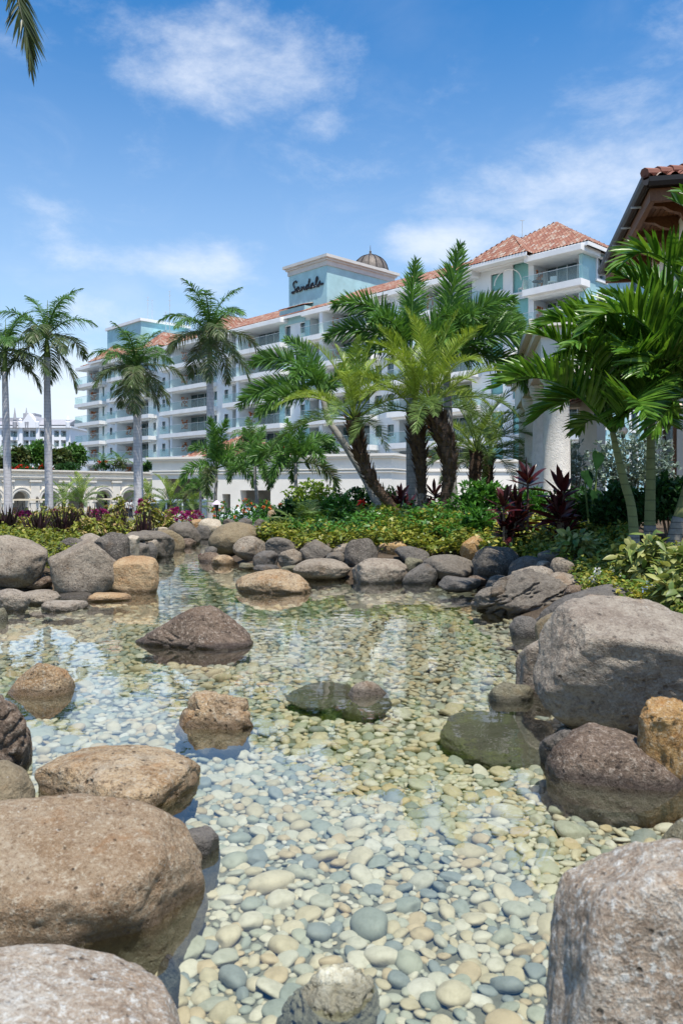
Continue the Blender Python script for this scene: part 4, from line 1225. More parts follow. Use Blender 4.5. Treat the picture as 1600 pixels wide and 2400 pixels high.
# ------------------------------------------------------------------ cream arcade at the left
AO = np.array([(-60 - 800) / F * 66.3, 66.3]); AE = np.array([(362 - 800) / F * 80.5, 80.5])
AD = (AE - AO); AL = float(np.linalg.norm(AD)); AD = AD / AL
arc = thing('arcade_building', 'cream arcade wall with round arches and pilasters behind the royal palms', 'building', (AO[0], AO[1], 0), math.atan2(AD[1], AD[0]))
def au(px):
    t = (px - 800) / F
    return (t * AO[1] - AO[0]) / (AD[0] - t * AD[1])
def ayz(px, py):
    u = au(px); return CH + (HZ - py) * (AO[1] + AD[1] * u) / F
ZT = ayz(200, 1107)
ARCHES = [(-36, 4), (31, 69), (98, 136), (160, 196), (226, 261), (288, 322)]
arch_geo = []
mb = MB()
xs = 0.0
SPR = ayz(200, 1170)
for (l, r) in ARCHES:
    a0, a1 = au(l), au(r); c = (a0 + a1) / 2; w = (a1 - a0) / 2 * .98
    # solid part left of the opening
    mb.add([(xs, 0, ROADZ), (c - w, 0, ROADZ), (c - w, 0, ZT), (xs, 0, ZT)], [(0, 1, 2, 3)])
    N_ = 16
    pr = [(c - w * math.cos(math.pi * i / N_), SPR + w * math.sin(math.pi * i / N_)) for i in range(N_ + 1)]
    for i in range(N_):
        (xa, za), (xb, zb_) = pr[i], pr[i + 1]
        mb.add([(xa, 0, za), (xb, 0, zb_), (xb, 0, ZT), (xa, 0, ZT)], [(0, 1, 2, 3)])
        mb.add([(xa, 0, za), (xb, 0, zb_), (xb, .6, zb_), (xa, .6, za)], [(0, 1, 2, 3)])
    for xx in (c - w, c + w):
        mb.add([(xx, 0, ROADZ), (xx, .6, ROADZ), (xx, .6, SPR), (xx, 0, SPR)], [(0, 1, 2, 3)])
    arch_geo.append((c, w))
    xs = c + w
mb.add([(xs, 0, ROADZ), (AL, 0, ROADZ), (AL, 0, ZT), (xs, 0, ZT)], [(0, 1, 2, 3)])
mb.build('wall', M['cream'], arc)
MB().box((0, 3.6, ROADZ), (AL, 3.9, ZT)).build('inner_wall', M['cream2'], arc)
MB().box((0, .61, ZT - .9), (AL, 3.59, ZT - .6)).build('ceiling', M['cream2'], arc)
MB().box((0, 0.3, ZT - .02), (AL, 14, ZT + .02)).build('terrace', M['cream2'], arc)
for (c, w) in arch_geo:
    for k, (ro, rw) in enumerate(((.10, .16), (.30, .12))):
        mb = MB(); N_ = 18
        V = []; Fc = []
        for i in range(N_ + 1):
            an = math.pi * i / N_
            for (rr, yy_) in ((w + ro, -.001), (w + ro, -.09 - .03 * k), (w + ro + rw, -.09 - .03 * k), (w + ro + rw, -.001)):
                V.append((c - rr * math.cos(an), yy_, SPR + rr * math.sin(an)))
        for i in range(N_):
            for j in range(4):
                Fc.append((i * 4 + j, i * 4 + (j + 1) % 4, (i + 1) * 4 + (j + 1) % 4, (i + 1) * 4 + j))
        mb.add(V, Fc); mb.build('archivolt', M['cream'], arc)
    for s in (-1, 1):
        MB().box((c + s * w, -.16, SPR - .28), (c + s * (w + .55), -.002, SPR)).build('impost', M['cream'], arc)
for px in (18, 82, 149, 212, 272, 337):
    c = au(px)
    MB().box((c - .42, -.13, ROADZ), (c + .42, -.002, ZT - .95)).build('pilaster', M['cream'], arc)
    MB().box((c - .55, -.24, ZT - .95), (c + .55, -.003, ZT - .78)).build('capital', M['cream'], arc)
for (o, z0, z1) in ((.16, ZT - .70, ZT - .55), (.24, ZT - .55, ZT - .45), (.14, ZT - .12, ZT + .0), (.28, ZT + .0, ZT + .14)):
    MB().box((0, -o, z0), (AL, -.001, z1)).build('cornice', M['cream'], arc)
for px in (10, 84):
    c = au(px)
    MB().lathe([(.05, 0), (.11, .12), (.13, .35), (.03, .5)], (c, -.28, SPR - .2), 8).build('wall_lantern', M['dark'], arc)
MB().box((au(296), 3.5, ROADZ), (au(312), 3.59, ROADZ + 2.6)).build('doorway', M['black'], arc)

# ------------------------------------------------------------------ white entrance building in the middle
WA = np.array([(357 - 800) / F * 62.0, 62.0]); WB = np.array([(917 - 800) / F * 55.0, 55.0])
WD = WB - WA; WL = float(np.linalg.norm(WD)); WD = WD / WL
ent = thing('entrance_building', 'low white entrance building with square openings in front of the hotel', 'building', (WA[0], WA[1], 0), math.atan2(WD[1], WD[0]))
def wu(px):
    t = (px - 800) / F
    return (t * WA[1] - WA[0]) / (WD[0] - t * WD[1])
def wz(px, py): return CH + (HZ - py) * (WA[1] + WD[1] * wu(px)) / F
WT = wz(600, 1073)
wf = lambda s, w, z: (s, w, z)
holes = [(wu(386), wu(478), ROADZ - .2, wz(430, 1122)), (wu(521), wu(540), ROADZ - .2, wz(530, 1158)), (wu(563), wu(634), ROADZ - .2, wz(600, 1149))]
mb = MB(); wall_holes(mb, wf, 0, WL, ROADZ - .2, WT, holes, 1.0)
mb.add([(WL, 0, ROADZ), (WL, 16, ROADZ), (WL, 16, WT), (WL, 0, WT)], [(0, 1, 2, 3)])
mb.add([(0, 0, ROADZ), (0, 16, ROADZ), (0, 16, WT), (0, 0, WT)], [(0, 1, 2, 3)])
mb.build('wall', M['whitewall'], ent)
MB().box((0.02, .3, WT - .02), (WL - .02, 16, WT - .0)).build('roof_deck', M['whitewall'], ent)
MB().box((0.3, 7.0, ROADZ), (WL - .3, 7.3, WT - .3)).build('inner_wall', M['cream2'], ent)
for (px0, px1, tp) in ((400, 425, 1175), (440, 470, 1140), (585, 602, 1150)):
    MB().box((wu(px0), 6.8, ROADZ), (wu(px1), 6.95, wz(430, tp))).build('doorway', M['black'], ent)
for (o, z0, z1) in ((.12, WT - 1.15, WT - 1.05), (.16, WT - .95, WT - .86), (.20, WT - .16, WT), (.34, WT, WT + .16)):
    MB().box((-o, -o, z0), (WL + o, -.001, z1)).build('cornice', M['whitewall'], ent)
    MB().box((WL + .001, 0, z0), (WL + o, 15, z1)).build('cornice', M['whitewall'], ent)
# inner arches seen through the right opening
for px in (577, 622):
    mb = MB(); c = wu(px); pts = [(c + .9 * math.cos(t), 5.6, .1 + .9 * math.sin(t)) for t in np.linspace(0, math.pi, 13)]
    mb.tube([(c + .9, 5.6, ROADZ)] + pts + [(c - .9, 5.6, ROADZ)], .16, 6); mb.build('inner_arch', M['whitewall'], ent)
# small red hip roof on it
hr = MB().box((wu(412), 1.2, WT - .05), (wu(585), 9.5, WT + .12)).build('hip_roof', M['whitewall'], ent)
h0, h1 = wu(408), wu(590)
tile_slope('roof_tiles', (h0, .9, WT + .14), (h1, .9, WT + .14), (0, 4.6, 2.05), .5, .52, hr)
tile_slope('roof_tiles', (h1, .9, WT + .14), (h1, 10.1, WT + .14), (-(h1 - h0) / 2, 0, 2.05), .5, .5, hr)
tile_slope('roof_tiles', (h0, 10.1, WT + .14), (h0, .9, WT + .14), ((h1 - h0) / 2, 0, 2.05), .5, .5, hr)
# wall further right behind the palms
gw = thing('garden_wall', 'white garden wall with cornice behind the date palms', 'wall', P(1040, 1150, 60) - Vector((0, 0, CH)))
gl0 = 6.2
GT = CH + (HZ - 1082) * 60 / F
MB().box((-4, 0, ROADZ), (gl0, .5, GT)).build('wall', M['whitewall'], gw)
MB().box((-4.2, -.2, GT), (gl0 + .2, .7, GT + .18)).build('coping', M['whitewall'], gw)
MB().box((-4.1, -.1, GT - .75), (gl0 + .1, -.001, GT - .6)).build('moulding', M['whitewall'], gw)

# ------------------------------------------------------------------ portico and pavilion at the right
TH = R(9.3)
PV = thing('portico', 'cream portico with thick round columns among the right hand palms', 'building', (0, 0, 0))
cols = [(1303, 17.0), (1280, 19.4), (1250, 22.2), (1233, 24.8)]
c1 = P(1303, HZ, 17.0); c4 = P(1234, HZ, 25.4)
dirv = Vector((c4.x - c1.x, c4.y - c1.y, 0)); dirv.normalize()
CT = 3.95
for i in range(4):
    p = Vector((c1.x, c1.y, 0)) + dirv * (2.75 * i)
    b = gz(p.x, p.y) - .2
    prof = [(.40, 0), (.40, .25), (.33, .32), (.30, .40), (.285, 1.8), (.265, CT - b - .55), (.30, CT - b - .50), (.265, CT - b - .44), (.265, CT - b - .34), (.34, CT - b - .24), (.36, CT - b - .10), (.36, CT - b)]
    MB().lathe(prof, (p.x, p.y, b), 28).build('column', M['column'], PV, True)
perp = Vector((dirv.y, -dirv.x, 0))
def pv(a, w, z):
    q_ = Vector((c1.x, c1.y, 0)) + dirv * a + perp * w
    return (q_.x, q_.y, z)
def pbox(mb, a0, a1, w0, w1, z0, z1):
    v = [pv(a, w, z) for z in (z0, z1) for (a, w) in ((a0, w0), (a1, w0), (a1, w1), (a0, w1))]
    mb.add(v, [(0, 3, 2, 1), (4, 5, 6, 7), (0, 1, 5, 4), (1, 2, 6, 5), (2, 3, 7, 6), (3, 0, 4, 7)])
    return mb
a_end = 2.75 * 3 + .55
pbox(MB(), -.45, a_end, -.36, .36, CT + .001, CT + .62).build('entablature', M['cream2'], PV, fix=True)
pbox(MB(), -.55, a_end + .12, -.48, .48, CT + .621, CT + .80).build('cornice', M['cream2'], PV, fix=True)
pbox(MB(), -.65, a_end + .25, -.62, .62, CT + .801, CT + .95).build('cornice', M['cream2'], PV, fix=True)
# cross beam to the building and gable wall above the far end
pbox(MB(), a_end - .7, a_end, .37, 4.2, CT + .002, CT + .60).build('cross_beam', M['cream2'], PV, fix=True)
gm = MB()
zg = CT + .96
gpts = [(-.50, zg), (4.0, zg), (4.0, zg + .4), (1.75, zg + 1.75), (-.50, zg + .62)]
V = [pv(a_end - .75, w, z) for w, z in gpts] + [pv(a_end - .2, w, z) for w, z in gpts]
n_ = len(gpts)
gm.add(V, [tuple(range(n_)), tuple(range(2 * n_ - 1, n_ - 1, -1))] + [(i, i + n_, (i + 1) % n_ + n_, (i + 1) % n_) for i in range(n_)])
gm.build('gable', M['cream2'], PV, fix=True)
V = [pv(a_end - 1.15, w, z) for w, z in ((-.72, zg + .55), (1.75, zg + 1.78), (1.75, zg + 1.95), (-.72, zg + .72))] + [pv(a_end + .1, w, z) for w, z in ((-.72, zg + .55), (1.75, zg + 1.78), (1.75, zg + 1.95), (-.72, zg + .72))]
MB().add(V, [(0, 1, 2, 3), (7, 6, 5, 4), (0, 4, 5, 1), (1, 5, 6, 2), (2, 6, 7, 3), (3, 7, 4, 0)]).build('coping', M['whitepaint'], PV, fix=True)

# pavilion: near corner of its eave at (1517,425), far corner at (1413,636)
e0 = P(1517, 428, 16.0); e1 = P(1413, 636, 16.0 * (HZ - 428) / (HZ - 636))
EZ = e0.z
ed = Vector((e1.x - e0.x, e1.y - e0.y, 0)); EL = ed.length; ed.normalize()
ep = Vector((ed.y, -ed.x, 0))
pav = thing('pavilion', 'tall pavilion with brown wooden eaves and tiled roof at the right edge', 'building', (e0.x, e0.y, 0), math.atan2(ep.y, ep.x))
# local: +x away from the pond, +y along the eave to the far end
OH = 0.95
PW_ = 9.0
wb = MB()
fzf = lambda s, w, z: (s, OH + w, z)
wb_g = gz(e0.x + 2, e0.y + 3) - .3
arch_w = []
wb.box((OH, OH, wb_g), (PW_, OH + .3, EZ - .25)); wb.box((OH, OH + .301, wb_g), (OH + .3, EL - OH, EZ - .25))
wb.box((OH + .301, EL - OH - .3, wb_g), (PW_, EL - OH, EZ - .25))
wb.build('wall', M['cream2'], pav)
for yw in (1.9, 4.3):
    f = MB().box((OH - .06, yw, 1.0), (OH - .002, yw + .12, 3.9)).box((OH - .06, yw + 1.1, 1.0), (OH - .002, yw + 1.22, 3.9)).box((OH - .06, yw + .12, 3.78), (OH - .002, yw + 1.1, 3.9))
    fo = f.build('window', M['wood'], pav)
    MB().box((OH - .03, yw + .12, 1.0), (OH - .003, yw + 1.1, 3.78)).build('pane', M['doorglass'], fo)
for xw in (OH + .25, OH + 2.0):
    f = MB().box((xw, OH - .06, .6), (xw + .14, OH - .002, 3.9)).box((xw + 1.2, OH - .06, .6), (xw + 1.34, OH - .002, 3.9)).box((xw + .14, OH - .06, 3.76), (xw + 1.2, OH - .002, 3.9))
    fo = f.build('window', M['wood'], pav)
    MB().box((xw + .14, OH - .03, .6), (xw + 1.2, OH - .003, 3.76)).build('pane', M['doorglass'], fo)
# soffit planks run along the eave; near-end planks run across
pl = MB().box((0, 0, 0), (1, 1, 1)).mesh('plank'); pl.materials.append(M['wood'])
def piece(name, me, par, a, b):
    o = bpy.data.objects.new(name, me); COL.objects.link(o); o.parent = par
    o.location = a; o.scale = tuple(b[i] - a[i] for i in range(3)); return o
eave = MB().box((.02, .02, EZ - .10), (PW_, EL - .02, EZ - .06)).build('eave', M['wood'], pav)
npl = 7
for i in range(npl):
    x = .16 + (OH - .18) * i / npl
    piece('plank', pl, eave, (x, .16, EZ - .145), (x + (OH - .18) / npl - .014, EL - .16, EZ - .11))
for i in range(6):
    y = .16 + (OH - .18) * i / 6
    piece('plank', pl, eave, (OH + .05, y, EZ - .146), (PW_, y + (OH - .18) / 6 - .014, EZ - .112))
MB().box((.05, .05, EZ - .36), (.16, EL - .05, EZ - .105)).build('edge_beam', M['wood'], eave)
MB().box((.161, .05, EZ - .36), (PW_, .16, EZ - .105)).build('edge_beam', M['wood'], eave)
MB().box((.161, EL - .16, EZ - .36), (PW_, EL - .05, EZ - .105)).build('edge_beam', M['wood'], eave)
# shaped brackets
bm_ = MB().prism([(.17, -.15), (OH, -.15), (OH, -.62), (OH - .10, -.58), (OH - .18, -.42), (OH - .36, -.36), (OH - .50, -.27), (.30, -.26), (.17, -.22)], -.07, .07, 'y').mesh('bracket'); bm_.materials.append(M['wood'])
for i in range(6):
    o = bpy.data.objects.new('bracket', bm_); COL.objects.link(o); o.parent = eave
    o.location = (0, .75 + (EL - 1.5) * i / 5, EZ)
# gutter
gut = MB()
gp_ = [(0, .05), (-.02, -.09), (-.10, -.10), (-.14, -.02), (-.15, .07), (-.12, .07), (-.11, 0), (-.03, .02)]
gut.prism([(x, EZ + z) for x, z in gp_], -.14, EL + .1, 'y')
gut.build('gutter', M['dark'], eave, fix=True)
gut = MB().prism([(x, EZ + z) for x, z in gp_], 0, PW_, 'x'); gut.build('gutter', M['dark'], eave, fix=True)
for i in range(5):
    MB().box((-.16, 1.0 + i * 1.35, EZ - .16), (.06, 1.03 + i * 1.35, EZ - .125)).build('gutter_hook', M['alu'], eave)
MB().box((-.012, .0, EZ - .10), (.05, EL, EZ + .06)).build('fascia', M['dark'], eave)
MB().box((.051, -.012, EZ - .10), (PW_, .049, EZ + .06)).build('fascia', M['dark'], eave)
rft = MB().box((.06, .06, EZ - .055), (PW_, EL - .06, EZ + .05)).build('roof', M['wood'], pav)
RH = EL / 2
tile_slope('roof_tiles', (-.08, EL + .1, EZ + .08), (-.08, -.08, EZ + .08), (RH, 0, RH * .42), .5, .5, rft, pitch=.24, row=.40, amp=.06)
tile_slope('roof_tiles', (-.08, -.08, EZ + .08), (PW_, -.08, EZ + .08), (0, RH, RH * .42), RH / PW_, 1.0, rft, pitch=.24, row=.40, amp=.06)
tile_slope('roof_tiles', (PW_, EL + .1, EZ + .08), (-.08, EL + .1, EZ + .08), (0, -RH, RH * .42), 0.0, 1 - RH / PW_, rft, pitch=.24, row=.40, amp=.06)
hipm = MB()
for i in range(9):
    t = i * .30
    hipm.tube([(-.08 + t, -.08 + t, EZ + .17 + t * .42), (-.08 + t + .33, -.08 + t + .33, EZ + .17 + (t + .33) * .42 - .03)], [.10, .085], 8)
hipm.build('hip_cap', M['tile'], rft)
# low entry roof between portico and pavilion
aw = thing('entry_canopy', 'small wooden entry canopy with tile edge behind the front column', 'canopy', P(1330, 950, 23.0))
MB().prism([(0, .12), (1.15, .42), (1.15, .50), (0, .20)], 0, 2.2, 'y').build('roof', M['tile'], aw, fix=True)
for i in range(8):
    x = .02 + i * .14
    MB().prism([(x, .10 + x * .26), (x + .125, .10 + (x + .125) * .26), (x + .125, .07 + (x + .125) * .26), (x, .07 + x * .26)], .05, 2.2, 'y').build('plank', M['wood'], aw, fix=True)
MB().box((-.03, -.02, 0), (.04, 2.2, .2)).build('fascia', M['wood'], aw)
MB().box((.9, .2, -4.2), (1.15, 2.0, .30)).build('post', M['cream2'], aw)
# globe lamps
M['globe'] = plain('globe_glass', (0.80, 0.62, 0.46), 0.35, 0.5, 0, 0.05, 3)
def globe_lamp(px, py, d, r, lab):
    p = P(px, py, d)
    t = thing('globe_lamp', lab, 'lamp', p, 0, 'globe lamps on the pavilion')
    MB().lathe([(.001, -r)] + [(r * math.cos(a), r * math.sin(a)) for a in np.linspace(-1.45, 1.45, 12)] + [(.001, r)], (0, 0, 0), 18).build('globe', M['globe'], t, True)
    MB().lathe([(r * .45, -r - .05), (r * .5, -r + .02), (r * .3, -r + .04)], (0, 0, 0), 12).build('holder', M['dark'], t)
    MB().lathe([(r * .55, r * .80), (r * .4, r + .03), (.02, r + .10)], (0, 0, 0), 12).build('cap', M['dark'], t)
    MB().tube([(0, 0, -r - .02), (0, 0, -r - .32), (.35, .05, -r - .32)], .022, 6).build('bracket_arm', M['dark'], t)
    MB().tube([(0, 0, r + .08), (0, 0, r + .45), (.35, .05, r + .45)], .022, 6).build('bracket_arm', M['dark'], t)
globe_lamp(1585, 954, 16.2, .112, 'round frosted globe lamp on a black bracket at the right edge')
globe_lamp(1459, 1010, 18.0, .105, 'round globe lamp half hidden behind the silvery bush')
# ------------------------------------------------------------------ foliage
def leaf_mat(name, cols, trans=0.30, rough=0.45, spec=0.35, edge=None, brown=None):
    """cols: shades picked per leaf; edge: (colour) pale leaf margins by UV-less noise"""
    m, nt, out = newmat(name)
    ge = mk(nt, 'ShaderNodeNewGeometry')
    oi = mk(nt, 'ShaderNodeObjectInfo').outputs['Random']
    r = math_(nt, 'FRACT', math_(nt, 'ADD', ge.outputs['Random Per Island'], math_(nt, 'MULTIPLY', oi, 0.37)))
    n = len(cols)
    c = ramp(nt, r, [(i / max(1, n - 1), cc) for i, cc in enumerate(cols)])
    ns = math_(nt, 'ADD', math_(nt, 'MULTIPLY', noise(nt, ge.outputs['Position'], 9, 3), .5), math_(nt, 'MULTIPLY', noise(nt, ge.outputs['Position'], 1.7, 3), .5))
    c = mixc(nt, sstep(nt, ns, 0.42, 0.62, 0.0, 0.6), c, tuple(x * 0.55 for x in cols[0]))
    if brown is not None:
        n3 = noise(nt, ge.outputs['Position'], 2.3, 3)
        c = mixc(nt, sstep(nt, n3, 0.46, 0.70, 0.0, 0.55), c, brown)
    pb = mk(nt, 'ShaderNodeBsdfPrincipled', {'Base Color': c, 'Roughness': rough, 'Specular IOR Level': spec})
    tl = mk(nt, 'ShaderNodeBsdfTranslucent', {'Color': mixc(nt, 1.0, c, (1.0, 1.0, 0.55), 'MULTIPLY')})
    ms = mk(nt, 'ShaderNodeMixShader', {0: trans, 1: pb.outputs[0], 2: tl.outputs[0]})
    nt.links.new(ms.outputs[0], out.inputs[0])
    return m
L = {}
L['royal'] = leaf_mat('leaf_royal', [(0.083, 0.186, 0.040), (0.120, 0.265, 0.051), (0.075, 0.163, 0.040)])
L['royal_old'] = leaf_mat('leaf_royal_old', [(0.089, 0.153, 0.049), (0.119, 0.168, 0.059), (0.077, 0.124, 0.043)], brown=(0.15, 0.115, 0.075))
L['foxtail'] = leaf_mat('leaf_foxtail', [(0.075, 0.179, 0.034), (0.140, 0.292, 0.048), (0.086, 0.205, 0.042)])
L['foxlight'] = leaf_mat('leaf_foxtail_new', [(0.112, 0.250, 0.048), (0.168, 0.338, 0.066)])
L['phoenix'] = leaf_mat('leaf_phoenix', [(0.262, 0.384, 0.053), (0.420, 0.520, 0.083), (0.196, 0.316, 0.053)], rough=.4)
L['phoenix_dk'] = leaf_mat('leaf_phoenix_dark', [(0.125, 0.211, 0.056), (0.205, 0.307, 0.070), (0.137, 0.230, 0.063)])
L['adonidia'] = leaf_mat('leaf_adonidia', [(0.064, 0.180, 0.021), (0.120, 0.282, 0.031), (0.184, 0.329, 0.039), (0.055, 0.141, 0.019)], trans=.34, rough=.32, spec=.5)
L['coconut'] = leaf_mat('leaf_coconut', [(0.055, 0.083, 0.022), (0.088, 0.116, 0.033), (0.044, 0.055, 0.020)], trans=.2)
L['lime'] = leaf_mat('leaf_lime', [(0.16, 0.27, 0.03), (0.27, 0.36, 0.05), (0.10, 0.20, 0.03)])
L['cover'] = leaf_mat('leaf_cover', [(0.161, 0.231, 0.028), (0.345, 0.352, 0.050), (0.103, 0.165, 0.028), (0.483, 0.407, 0.077)])
L['coverdk'] = leaf_mat('leaf_cover_dark', [(0.095, 0.187, 0.030), (0.189, 0.265, 0.036), (0.567, 0.468, 0.084), (0.076, 0.156, 0.030)])
L['green'] = leaf_mat('leaf_green', [(0.065, 0.192, 0.030), (0.117, 0.300, 0.042), (0.052, 0.144, 0.030)], rough=.35, spec=.5)
L['dkgreen'] = leaf_mat('leaf_dark_green', [(0.025, 0.08, 0.02), (0.045, 0.12, 0.03), (0.02, 0.06, 0.02)], rough=.45, spec=.25)
L['ear'] = leaf_mat('leaf_ear', [(0.012, 0.035, 0.012), (0.018, 0.05, 0.016)], trans=.05, rough=.9, spec=0.0)
L['silver'] = leaf_mat('leaf_silver', [(0.20, 0.27, 0.22), (0.30, 0.38, 0.32), (0.13, 0.19, 0.15)], trans=.15, rough=.5)
L['ti'] = leaf_mat('leaf_ti', [(0.021, 0.009, 0.012), (0.039, 0.010, 0.013), (0.096, 0.012, 0.014), (0.017, 0.011, 0.012)], trans=.14, rough=.35, spec=.4)
L['purple'] = leaf_mat('leaf_purple_grass', [(0.035, 0.018, 0.022), (0.065, 0.028, 0.032), (0.03, 0.022, 0.018)], trans=.15)
L['croton'] = leaf_mat('leaf_croton', [(0.22, 0.26, 0.04), (0.40, 0.40, 0.08), (0.46, 0.31, 0.15), (0.16, 0.22, 0.04), (0.36, 0.38, 0.07)])
L['varieg'] = leaf_mat('leaf_variegated', [(0.10, 0.19, 0.04), (0.38, 0.40, 0.12), (0.48, 0.46, 0.18), (0.16, 0.24, 0.06)], rough=.4)
L['tree'] = leaf_mat('leaf_tree', [(0.06, 0.11, 0.035), (0.11, 0.16, 0.05), (0.16, 0.15, 0.05), (0.05, 0.09, 0.03)])
L['magenta'] = leaf_mat('petal_magenta', [(0.32, 0.03, 0.15), (0.42, 0.05, 0.22)], trans=.3)
L['orange'] = leaf_mat('petal_orange', [(0.75, 0.16, 0.04), (0.80, 0.25, 0.08)], trans=.3)
L['red'] = leaf_mat('petal_red', [(0.65, 0.03, 0.02), (0.75, 0.06, 0.03)], trans=.2)
L['blue'] = leaf_mat('petal_blue', [(0.36, 0.48, 0.78), (0.46, 0.58, 0.85)], trans=.3)
L['white'] = leaf_mat('petal_white', [(0.75, 0.76, 0.78), (0.8, 0.8, 0.8)], trans=.3)
def bark(name, a, b, ring=0.0, rscale=10.0, scale=6.0, bmp=.5):
    m, nt, out = newmat(name)
    co = mk(nt, 'ShaderNodeTexCoord').outputs['Object']
    n = noise(nt, co, scale, 5, 0.65)
    c = ramp(nt, n, [(0.3, b), (0.7, a)])
    h = n
    if ring:
        z = mk(nt, 'ShaderNodeSeparateXYZ', {0: co}).outputs[2]
        w = math_(nt, 'FRACT', math_(nt, 'ADD', math_(nt, 'MULTIPLY', z, rscale), math_(nt, 'MULTIPLY', n, 0.25)))
        rg_ = sstep(nt, w, 0.80, 0.92)
        c = mixc(nt, math_(nt, 'MULTIPLY', rg_, ring), c, tuple(x * 0.45 for x in b))
        h = math_(nt, 'SUBTRACT', n, rg_)
    pbsdf(nt, out, c, 0.85, 0.25, 0, bump(nt, h, bmp, 0.03))
    return m
L['royaltrunk'] = bark('trunk_royal', (0.56, 0.54, 0.53), (0.43, 0.41, 0.40), .45, 5.0, 5, .3)
L['royalshaft'] = bark('crownshaft_green', (0.16, 0.24, 0.06), (0.12, 0.18, 0.05), 0, 5, 3, .1)
L['phtrunk'] = bark('trunk_phoenix', (0.13, 0.085, 0.055), (0.06, 0.038, 0.025), .3, 9, 18, .9)
L['phboot'] = bark('leaf_base_brown', (0.17, 0.11, 0.07), (0.07, 0.042, 0.028), 0, 9, 12, .6)
L['phgrey'] = bark('trunk_phoenix_base', (0.28, 0.24, 0.20), (0.14, 0.11, 0.09), .5, 16, 18, .9)
L['foxtrunk'] = bark('trunk_foxtail', (0.30, 0.29, 0.26), (0.20, 0.19, 0.17), .5, 7, 6, .3)
L['adtrunk'] = bark('trunk_adonidia', (0.20, 0.215, 0.085), (0.13, 0.145, 0.065), .5, 7.5, 5, .3)
L['adbase'] = bark('trunk_adonidia_base', (0.30, 0.28, 0.25), (0.15, 0.135, 0.12), .8, 13, 7, .4)
L['stem'] = bark('stem_brown', (0.16, 0.12, 0.08), (0.09, 0.065, 0.045), 0, 5, 9, .4)
L['rachis'] = bark('rachis_green', (0.20, 0.26, 0.07), (0.13, 0.18, 0.05), 0, 5, 5, .1)

def norm(a): return a / np.maximum(np.linalg.norm(a, axis=-1, keepdims=True), 1e-9)
def blades(pos, D, W, l, w, sag=0.0, seg=3, prof=None, fold=0.0, twist=None):
    pos = np.asarray(pos, float); D = norm(np.asarray(D, float)); W = np.asarray(W, float)
    Mn = len(pos)
    l = np.broadcast_to(np.asarray(l, float), (Mn,)); w = np.broadcast_to(np.asarray(w, float), (Mn,)); sag = np.broadcast_to(np.asarray(sag, float), (Mn,))
    W = norm(W - D * (W * D).sum(-1, keepdims=True))
    Nn = np.cross(D, W)
    if prof is None:
        prof = {2: [.35, 1, .06], 3: [.45, 1, .75, .05], 4: [.4, .95, 1, .65, .04], 5: [.4, .9, 1, .85, .5, .03]}[seg]
    s = np.arange(seg + 1) / seg
    C = pos[:, None] + D[:, None] * (l[:, None] * s)[..., None]
    C[..., 2] -= (sag * l)[:, None] * s ** 2
    h = (w / 2)[:, None] * np.array(prof)
    off = W[:, None] * h[..., None]
    if fold:
        up = Nn[:, None] * (h * fold)[..., None]
        V = np.stack([C - off + up, C, C + off + up], 2)
        k = 3
    else:
        V = np.stack([C - off, C + off], 2); k = 2
    V = V.reshape(-1, 3)
    base = (np.arange(Mn) * (seg + 1) * k)[:, None]
    fs = []
    for j in range(seg):
        for q_ in range(k - 1):
            fs.append(np.stack([base[:, 0] + j * k + q_, base[:, 0] + j * k + q_ + 1, base[:, 0] + (j + 1) * k + q_ + 1, base[:, 0] + (j + 1) * k + q_], 1))
    return V, np.concatenate(fs)
def tube_np(pts, rad, seg=5):
    mb = MB(); mb.tube([tuple(p) for p in pts], rad, seg, cap=False)
    return np.concatenate(mb.v), np.array(mb.f)
def join(parts):
    V, Fc, o = [], [], 0
    for v, f in parts:
        V.append(v); Fc.append(f + o); o += len(v)
    return np.concatenate(V), np.concatenate(Fc)
def smooth_path(pts, n=24):
    pts = np.array(pts, float)
    d = np.r_[0, np.cumsum(np.linalg.norm(np.diff(pts, axis=0), axis=1))]
    # Catmull-Rom through the points
    out = []
    for t in np.linspace(0, d[-1], n):
        i = min(max(np.searchsorted(d, t) - 1, 0), len(pts) - 2)
        u = (t - d[i]) / max(d[i + 1] - d[i], 1e-9)
        p0 = pts[max(i - 1, 0)]; p1 = pts[i]; p2 = pts[i + 1]; p3 = pts[min(i + 2, len(pts) - 1)]
        out.append(.5 * ((2 * p1) + (-p0 + p2) * u + (2 * p0 - 5 * p1 + 4 * p2 - p3) * u * u + (-p0 + 3 * p1 - 3 * p2 + p3) * u ** 3))
    return np.array(out)
